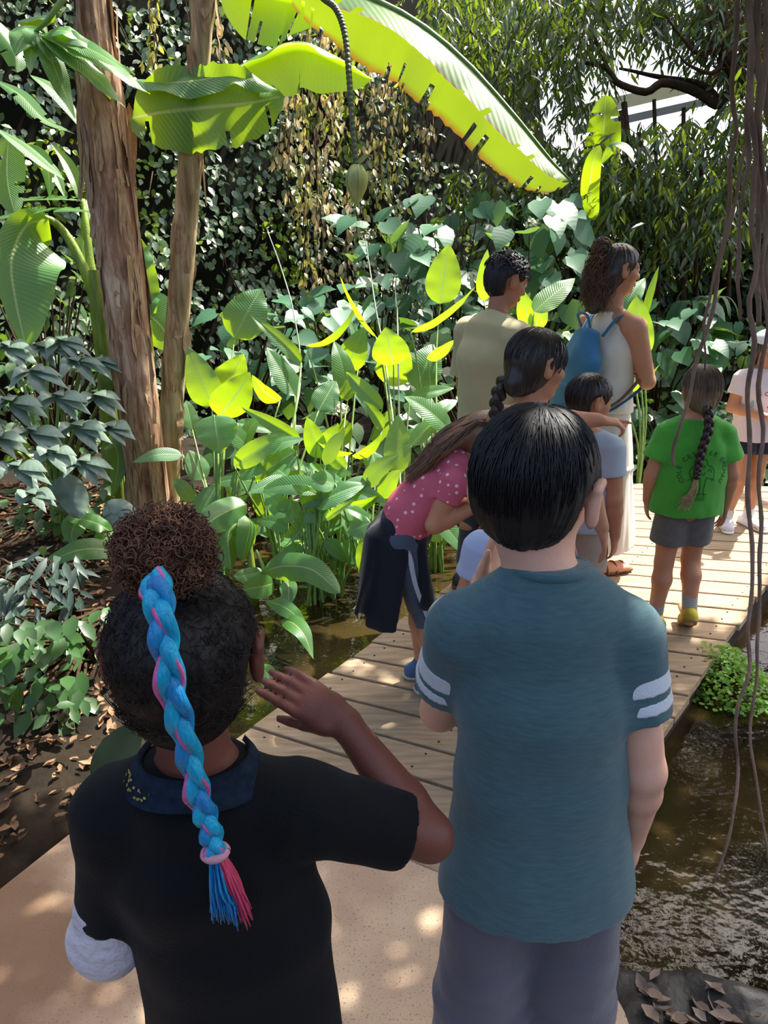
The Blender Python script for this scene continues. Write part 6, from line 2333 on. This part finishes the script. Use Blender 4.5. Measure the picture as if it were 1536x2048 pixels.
hr = cap_hair(m_, H_black, (.40, .47, .44), (0, -.05, .12), ((0, .30, .24), (0, .80, -.60)), mh, .005, .006)
mb = MB()
r_ = np.random.default_rng(31)
for i in range(700):
    dd = unit(r_.normal(0, 1, 3))
    if dd[2] < .1 or (dd[1] > .8):
        continue
    q = m_.hp(dd[0] * .40, -.05 + dd[1] * .47, .12 + dd[2] * .44)
    n_ = m_.head_axes() @ dd
    t_ = unit(np.cross(n_, r_.normal(0, 1, 3)))
    mb.tube([q - n_ * .004, q + n_ * .008 + t_ * .005, q + n_ * .010 + t_ * .016, q + n_ * .003 + t_ * .026], PL([.003, .003, .0025, .001]), 4, cap=False)
mb.build('wavy_locks', H_black, m_.o).parent = hr

# ---- woman with the backpack
M_cream = fabric('cream_sleeveless_knit', '#efe3d3', '#e4d7c6')
M_skirt = fabric('white_linen', '#dcd4c8', '#d0c8bc')
w = Fig('person', 'person with curly brown hair in cream sleeveless top and long white skirt', (1.12, 3.88), -1.05, 1.67, .225, S_tan, adult=True)
w.yaw, w.pitch = -.35, -.05
w.thick = .88
w.arm[1] = [V(.155, .0, 1.30), V(.195, .075, 1.045), V(.03, .18, 1.075), V(-1, .1, 0), V(0, -1, 0)]
w.arm[-1] = [V(-.155, .0, 1.30), V(-.20, .12, 1.06), V(.075, .145, 1.10), V(.6, -1, .08), V(-.85, -.5, 0)]
w.curl[-1] = (.22, .22, .22, .22)
w.thumb = {1: V(0, 0, 1), -1: V(0, 0, 1)}
w.body(.0055)
w.brows(H_dark)
w.shirt('sleeveless_top', M_cream, ((.168, .125), (.142, .108), (.148, .112), (.118, .072)), V(0, 0, .885), 0, (.045, .05), wrinkle=.004, seed=25., h=.0055, shr=.035)
K = SDF()
K.ecap(V(0, .02, .16), V(0, 0, .60), w.side, (.215, .20), (.185, .155), flat=True, k=.02)
K.ecap(V(0, 0, .60), V(0, 0, .97), w.side, (.185, .155), (.135, .105), flat=True, k=.02)
K.build('long_skirt', M_skirt, w.o, .007, lambda v: .012 * fnoise(np.stack([np.arctan2(v[:, 0], v[:, 1]) * 2.2, v[:, 2] * .6, v[:, 2] * 0], -1), 2., 4.) * np.clip((1. - v[:, 2]) * 2, 0, 1))
for x in (1, -1):
    hi, kn, an, toe = w.leg[x]
    t = unit(toe)
    sd_ = np.cross(t, UPV)
    B = SDF()
    b0 = V(an[0], an[1], .014)
    B.ecap(b0 - t * .06, b0 + t * .07, sd_, (.036, .014), (.045, .014), k=.01)
    B.ecap(b0 + t * .07, b0 + t * .20, sd_, (.045, .014), (.036, .014), k=.01)
    B.half(V(0, 0, .002), V(0, 0, -1))
    so = B.build('sandal', mat('brown_leather', '#6b4a34', .6), w.o, .005)
    mb = MB()
    for q0 in (.03, .09, .15):
        a_ = np.linspace(0, np.pi, 12)
        mb.tube(b0 + t * q0 + (np.cos(a_) * .045)[:, None] * sd_ + (np.sin(a_) * (.065 - q0 * .15))[:, None] * UPV, .007, 6)
    mb.build('sandal_strap', mat('brown_strap', '#7a5438', .6), w.o).parent = so


def wh(B):
    B.ell(w.hp(0, -.24, -.12), (.34 * w.L, .30 * w.L, .42 * w.L), w.head_axes().T, .03)
    B.ecap(w.hp(0, -.34, -.1), w.hp(.0, -.45, -.78), w.head_axes()[:, 0], (.36 * w.L, .18 * w.L), (.26 * w.L, .15 * w.L), k=.04)
    B.ell(w.hp(0, -.46, .42), (.20 * w.L, .19 * w.L, .22 * w.L), w.head_axes().T, .02)


hr = cap_hair(w, H_dark, (.39, .47, .43), (0, -.05, .12), ((0, .29, .24), (0, .85, -.53)), wh, .005, .006)
mb = MB()
r_ = np.random.default_rng(17)
for i in range(620):
    a = r_.uniform(-1, 1)
    s0 = w.hp(a * .36, -.25 + r_.uniform(-.2, .2) - .25 * (1 - a * a) * .6, .05 + r_.uniform(-.3, .3))
    l = r_.uniform(.06, .17)
    kk = np.linspace(0, 1, 12)
    ph = r_.uniform(0, 6)
    P = s0 + V(0, 0, -1) * (l * kk)[:, None] + w.head_axes()[:, 1] * (-.03 - .02 * kk)[:, None] + np.stack([np.sin(kk * 16 + ph), np.cos(kk * 14 + ph), 0 * kk], -1) * .006
    mb.tube(P, np.linspace(.0024, .001, 12), 3, cap=False)
for i in range(320):
    dd = unit(r_.normal(0, 1, 3))
    c0 = w.hp(dd[0] * .21, -.46 + dd[1] * .20, .42 + dd[2] * .23)
    th = np.linspace(0, 7, 12)
    u_ = unit(np.cross(dd, r_.normal(0, 1, 3)))
    v_ = np.cross(dd, u_)
    rr = r_.uniform(.006, .013)
    mb.tube(c0 + u_ * (np.cos(th) * rr)[:, None] + v_ * (np.sin(th) * rr)[:, None], .0018, 3, cap=False)
mb.build('curls', mat('sunlit_brown_curls', '#6a4a38', .45, .5, .2, 40), w.o).parent = hr

# blue backpack worn by the woman
bo = empty('backpack', (1.12, 3.88, .97), -1.05)
tag(bo, 'blue cloth backpack worn over a cream sleeveless top, pink strip on its side', 'backpack')
M_bp = fabric('blue_canvas', '#3f7ba6', '#2f6489', vscale=8)
oz = V(0, 0, -.97)
B = SDF()
B.ecap(V(0, -.195, .90) + oz, V(0, -.185, 1.14) + oz, V(1, 0, 0), (.135, .085), (.125, .075), k=.02, cap=.7)
B.ecap(V(0, -.185, 1.14) + oz, V(0, -.16, 1.27) + oz, V(1, 0, 0), (.125, .075), (.075, .045), k=.02, cap=.6)
B.build('bag', M_bp, bo, .006, lambda v: .009 * fnoise(v, 11, 4., (1.3, 1.3, .4)))
B = SDF()
B.ecap(V(0, -.262, .885) + oz, V(0, -.258, 1.02) + oz, V(1, 0, 0), (.115, .035), (.11, .025), k=.02, cap=.7)
B.build('front_pocket', M_bp, bo, .005, lambda v: .004 * fnoise(v, 20, 4.))
for x in (-1, 1):
    mb = MB()
    Q = curve_pts([V(.07 * x, -.125, 1.26), V(.088 * x, -.055, 1.345), V(.095 * x, .0, 1.348), V(.105 * x, .07, 1.295), V(.12 * x, .112, 1.18), V(.155 * x, .10, 1.03), V(.15 * x, -.06, .93), V(.11 * x, -.13, .89)], 40) + oz
    mb.tube(Q, .014, 8, ell=.35, up=V(0, 0, 1))
    mb.build('shoulder_strap', M_bp, bo)
MB().tube(curve_pts([V(-.03, -.17, 1.30), V(-.03, -.20, 1.36), V(.03, -.20, 1.36), V(.03, -.17, 1.30)], 14) + oz, .007, 6).build('grab_loop', M_bp, bo)
mb = MB().tube(curve_pts([V(.105, -.215, .88), V(.118, -.215, .95), V(.122, -.212, 1.06)], 8) + oz, .011, 8)
mb.build('side_strip', mat('pink_trim', '#c05a9c', .6), bo)
mb = MB().tube(curve_pts([V(.12, -.16, .90), V(.165, -.07, .96), V(.178, .03, 1.05), V(.165, .10, 1.12)], 14) + oz, .016, 8, ell=.35)
mb.build('waist_strap', mat('brown_webbing', '#8a6648', .7), bo)

# ---- girl in the green shirt
M_green = fabric('bright_green_jersey', '#54b03c', '#4a9e35', vscale=6)
M_gshort = fabric('grey_jersey_shorts', '#6f6b68', '#625e5c', vscale=40)
q_ = Fig('person', 'person from behind in bright green printed t-shirt with a single long plait', (1.325, 3.20), -.03, 1.195, .20, S_tan)
q_.leg[1] = [V(.055, 0, .585), V(.062, .03, .33), V(.058, -.05, .115), V(.25, 1, 0)]
q_.leg[-1] = [V(-.055, 0, .585), V(-.062, .01, .32), V(-.075, .0, .066), V(-.25, 1, 0)]
q_.arm[1] = [V(.116, .0, .918), V(.168, -.01, .735), V(.178, .02, .59), V(0, .1, -1), V(-1, 0, 0)]
q_.arm[-1] = [V(-.116, .0, .918), V(-.165, .0, .735), V(-.155, .05, .60), V(.1, .3, -1), V(1, 0, 0)]
q_.body(.005)
q_.brows(H_blond)
gs = q_.shirt('t_shirt', M_green, ((.158, .112), (.148, .105), (.142, .10), (.112, .066)), V(0, 0, .565), .64, (.048, .068), wrinkle=.006, seed=28., h=.005, shr=.042)
q_.legs('shorts', M_gshort, .62, (.072, .076), wrinkle=.004)
M_sock = fabric('grey_rib_sock', '#a9aaa4')
M_yel = mat('yellow_canvas', '#c9b53c', .75, .3, .15, 14)
M_ysole = mat('tan_rubber', '#a88a52', .7, .3, .2, 20)
q_.shoe(1, M_yel, M_ysole, 0, .55, M_sock, .42)
q_.shoe(-1, M_yel, M_ysole, 0, 0, M_sock, .42)


def qh(B):
    B.ell(q_.hp(0, -.17, -.10), (.33 * q_.L, .30 * q_.L, .36 * q_.L), q_.head_axes().T, .03)
    B.ell(q_.hp(.0, -.42, -.28), (.12 * q_.L, .11 * q_.L, .14 * q_.L), q_.head_axes().T, .03)


hr = cap_hair(q_, H_blond, (.40, .48, .43), (0, -.055, .12), ((0, .30, .22), (0, .85, -.53)), qh, .004, .004)
strands(q_, H_blond, 600, (0, -.06, .10), (.395, .475, .44), lambda p_: 1.85 + .25 * max(0, -math.sin(p_)), rad=.0014, lift=(0, .04), jit=.1, parent=hr, axis=(0, .3, 1))
ms = [MB(), MB(), MB()]
bq_ = [q_.hp(.0, -.46, -.25), V(.005, -.115, .965), V(-.012, -.122, .88), V(-.02, -.124, .80), V(-.022, -.126, .755)]
braid3(ms, bq_, .036, 3.3, V(0, -1, 0), taper=(1.1, .7))
pl = empty('braid', (0, 0, 0))
pl.parent = q_.o
for mm in ms:
    mm.build('braid_strand', H_dark, pl)
mb = MB()
r_ = np.random.default_rng(41)
e = bq_[-1]
for i in range(130):
    x = r_.uniform(-1, 1)
    P = curve_pts([e + V(x * .006, r_.normal(0, .003), .005), e + V(-.006 + x * .014, r_.normal(0, .004) - .004, -.06), e + V(-.03 + x * .022 - max(0, -x) * .02 * r_.random(), r_.normal(0, .004), -.13 + r_.uniform(-.02, .04))], 7)
    mb.tube(P, np.linspace(.0015, .0006, 7), 3, cap=False)
mb.build('braid_tail', H_tail, pl)
MB().tube([e + V(0, 0, .012), e + V(0, 0, -.006)], .0125, 10).build('hair_band', mat('black_elastic', '#181818', .7), pl)

# print on the back of the green shirt
dg = bpy.context.evaluated_depsgraph_get()
M_print = mat('dark_green_print', '#1c5420', .8)


def bvh_of(o):
    me_ = o.data
    v = np.empty(len(me_.vertices) * 3)
    me_.vertices.foreach_get('co', v)
    return BVHTree.FromPolygons(v.reshape(-1, 3).tolist(), [tuple(p_.vertices) for p_ in me_.polygons])


def text_mesh(txt, size):
    cu = bpy.data.curves.new('t', 'FONT')
    cu.body = txt
    cu.size = size
    cu.align_x = 'CENTER'
    cu.resolution_u = 2
    ob_ = bpy.data.objects.new('t', cu)
    COL.objects.link(ob_)
    bpy.context.view_layer.update()
    dg_ = bpy.context.evaluated_depsgraph_get()
    me_ = bpy.data.meshes.new_from_object(ob_.evaluated_get(dg_))
    v = np.array([tuple(x.co) for x in me_.vertices]).reshape(-1, 3)
    f = [tuple(p_.vertices) for p_ in me_.polygons]
    bpy.data.objects.remove(ob_)
    bpy.data.curves.remove(cu)
    bpy.data.meshes.remove(me_)
    return v, f


def print_on(mb_v, mb_f, pts2, f, tree, org, dirn, off=.0022):
    """pts2: (x, z) in the wearer's own frame, thrown onto the cloth along dirn"""
    n0 = len(mb_v)
    for x, z in pts2:
        h_, nn, _, _ = tree.ray_cast(Vector((x, org, z)), Vector((0, dirn, 0)))
        if h_ is None:
            h_ = Vector((x, org + dirn * .3, z))
        mb_v.append((h_.x, h_.y - dirn * off, h_.z))
    mb_f += [tuple(n0 + i for i in p_) for p_ in f]


def finish_print(name, vv, ff, m, parent):
    me_ = bpy.data.meshes.new(name)
    me_.from_pydata(vv, [], ff)
    return link(name, me_, m, parent)


tree = bvh_of(gs)
vv, ff = [], []
arc = 'COLE CES TER DALMAU'
C0 = V(.012, .775)
n = len(arc)
for i, chx in enumerate(arc):
    if chx == ' ':
        continue
    a = math.radians(212 - 244 * i / (n - 1))
    v, f = text_mesh(chx, .027)
    rx = a - math.pi / 2
    px_ = C0[0] + math.cos(a) * .088 + v[:, 0] * math.cos(rx) - v[:, 1] * math.sin(rx)
    pz_ = C0[1] + math.sin(a) * .072 + v[:, 0] * math.sin(rx) + v[:, 1] * math.cos(rx)
    print_on(vv, ff, np.stack([px_, pz_], -1), f, tree, -.4, 1)
v, f = text_mesh('2021', .022)
print_on(vv, ff, np.stack([v[:, 0] + .012, v[:, 1] + .648], -1), f, tree, -.4, 1)


def stroke(P, wd):
    P = np.asarray(P, float)
    P = curve_pts(np.c_[P, np.zeros(len(P))], 18)[:, :2]
    t_ = unit(np.gradient(P, axis=0))
    nn = np.stack([-t_[:, 1], t_[:, 0]], -1)
    pts = np.concatenate([P + nn * wd, P - nn * wd])
    return pts, [(i, i + 1, 18 + i + 1, 18 + i) for i in range(17)]


for P in ([(-.0, .665), (.004, .70), (.0, .75)], [(.024, .665), (.02, .70), (.025, .75)], [(-.014, .672), (.012, .678), (.038, .674)], [(.0, .75), (-.03, .745), (-.045, .77), (-.03, .795), (-.01, .80)],
          [(.025, .75), (.055, .745), (.06, .775), (.045, .795), (.03, .80)], [(-.01, .80), (.0, .825), (.02, .825), (.03, .80)], [(-.03, .77), (-.02, .785), (-.005, .775)], [(.03, .775), (.04, .785), (.048, .77)],
          [(.005, .79), (.015, .80), (.02, .785)], [(.0, .77), (.012, .76), (.02, .772)], [(-.05, .735), (-.04, .742), (-.03, .735)], [(.048, .735), (.056, .742), (.064, .735)]):
    pts, f = stroke(P, .0014)
    print_on(vv, ff, pts, f, tree, -.4, 1)
finish_print('shirt_print', vv, ff, M_print, gs)

# ---- girl with the white cap
M_pinkw = fabric('pale_pink_jersey', '#e6d5d8', '#dccace')
r = Fig('person', 'person facing the camera in pale pink t-shirt, navy shorts and white cap', (2.245, 4.58), math.pi + .12, 1.20, .20, S_tan)
r.arm[1] = [V(.118, 0, .93), V(.165, .0, .76), V(.05, .15, .735), V(-.9, .4, .05), V(0, .3, 1)]
r.arm[-1] = [V(-.118, 0, .93), V(-.165, .0, .76), V(-.06, .15, .735), V(.9, .4, .05), V(0, .3, 1)]
r.leg[1] = [V(.055, 0, .585), V(.062, .035, .33), V(.085, -.01, .066), V(.45, 1, 0)]
r.pitch = -.12
r.body(.005)
r.brows(H_dark)
rs = r.shirt('t_shirt', M_pinkw, ((.14, .108), (.13, .10), (.126, .095), (.106, .066)), V(0, 0, .56), .55, (.05, .058), wrinkle=.004, seed=33.)
r.legs('shorts', fabric('navy_shorts', '#1f2238', '#191c30'), .42, (.072, .074), wrinkle=.003)
M_wshoe = mat('white_mesh_shoe', '#d9d6dc', .6, .3, .05)
for x in (1, -1):
    r.shoe(x, M_wshoe, mat('white_rubber', '#e4e0dc', .6), 0, .0, mat('white_sock', '#dcd8d8', .9), .2)


def rh(B):
    B.ell(r.hp(0, -.16, -.15), (.36 * r.L, .30 * r.L, .42 * r.L), r.head_axes().T, .03)
    for x in (-1, 1):
        B.ecap(r.hp(.33 * x, -.05, .1), r.hp(.34 * x, -.02, -.62), r.head_axes()[:, 1], (.16 * r.L, .05 * r.L), (.10 * r.L, .04 * r.L), k=.02)


cap_hair(r, H_dark, (.385, .46, .42), (0, -.055, .12), ((0, .27, .2), (0, .9, -.4)), rh, .005, .004)
B = SDF()
M = r.head_axes().T
B.ell(r.hp(0, -.04, .16), (.425 * r.L, .50 * r.L, .42 * r.L), M, .01)
B.half(r.hp(0, 0, .20), -r.head_axes()[:, 2])
B.ell(r.hp(0, .50, .205), (.32 * r.L, .32 * r.L, .035 * r.L), M, .01)
B.build('cap', mat('white_cotton_cap', '#e6e6ea', .7, .3, .05), r.o, .004)
tree = bvh_of(rs)
vv, ff = [], []
for i, chx in enumerate('SOME'):
    v, f = text_mesh(chx, .034)
    print_on(vv, ff, np.stack([-v[:, 0] + .052 - .034 * i, v[:, 1] + .842], -1), f, tree, .4, -1, .003)
finish_print('shirt_print', vv, ff, mat('dark_print', '#3a3040', .8), rs)


def blob(cx, cz, rx, rz_, n_=14):
    a = np.linspace(0, 2 * np.pi, n_, endpoint=False)
    return np.stack([np.r_[cx, cx + rx * np.cos(a)], np.r_[cz, cz + rz_ * np.sin(a)]], -1), [(0, 1 + i, 1 + (i + 1) % n_) for i in range(n_)]


for nm, prm, col in (('leaf_print', (.085, .79, .008, .024), '#9fb0a8'), ('red_print', (-.005, .775, .011, .007), '#c85a6a'), ('bow_print', (-.035, .786, .012, .006), '#2a2430'), ('grey_print', (-.04, .755, .014, .014), '#b9b4bc')):
    vv, ff = [], []
    pts, f = blob(*prm)
    print_on(vv, ff, pts, f, tree, .4, -1, .003)
    finish_print(nm, vv, ff, mat(nm + '_ink', col, .8), rs)
# folded paper held in both hands
po = V(2.245, 4.58, 0) + rot2(V(-.005, .205, .755), math.pi + .12)
mb = MB()
mb.box((-.055, -.022, 0), (.055, .022, .006)).box((-.05, -.02, .006), (.045, .02, .012))
pap = mb.build('paper_packet', mat('white_paper', '#e8dcd6', .8), smooth=False)
pap.location = po
pap.rotation_euler = (.5, 0, math.pi + .12)
tag(pap, 'small folded white paper held by the person in the white cap', 'paper')
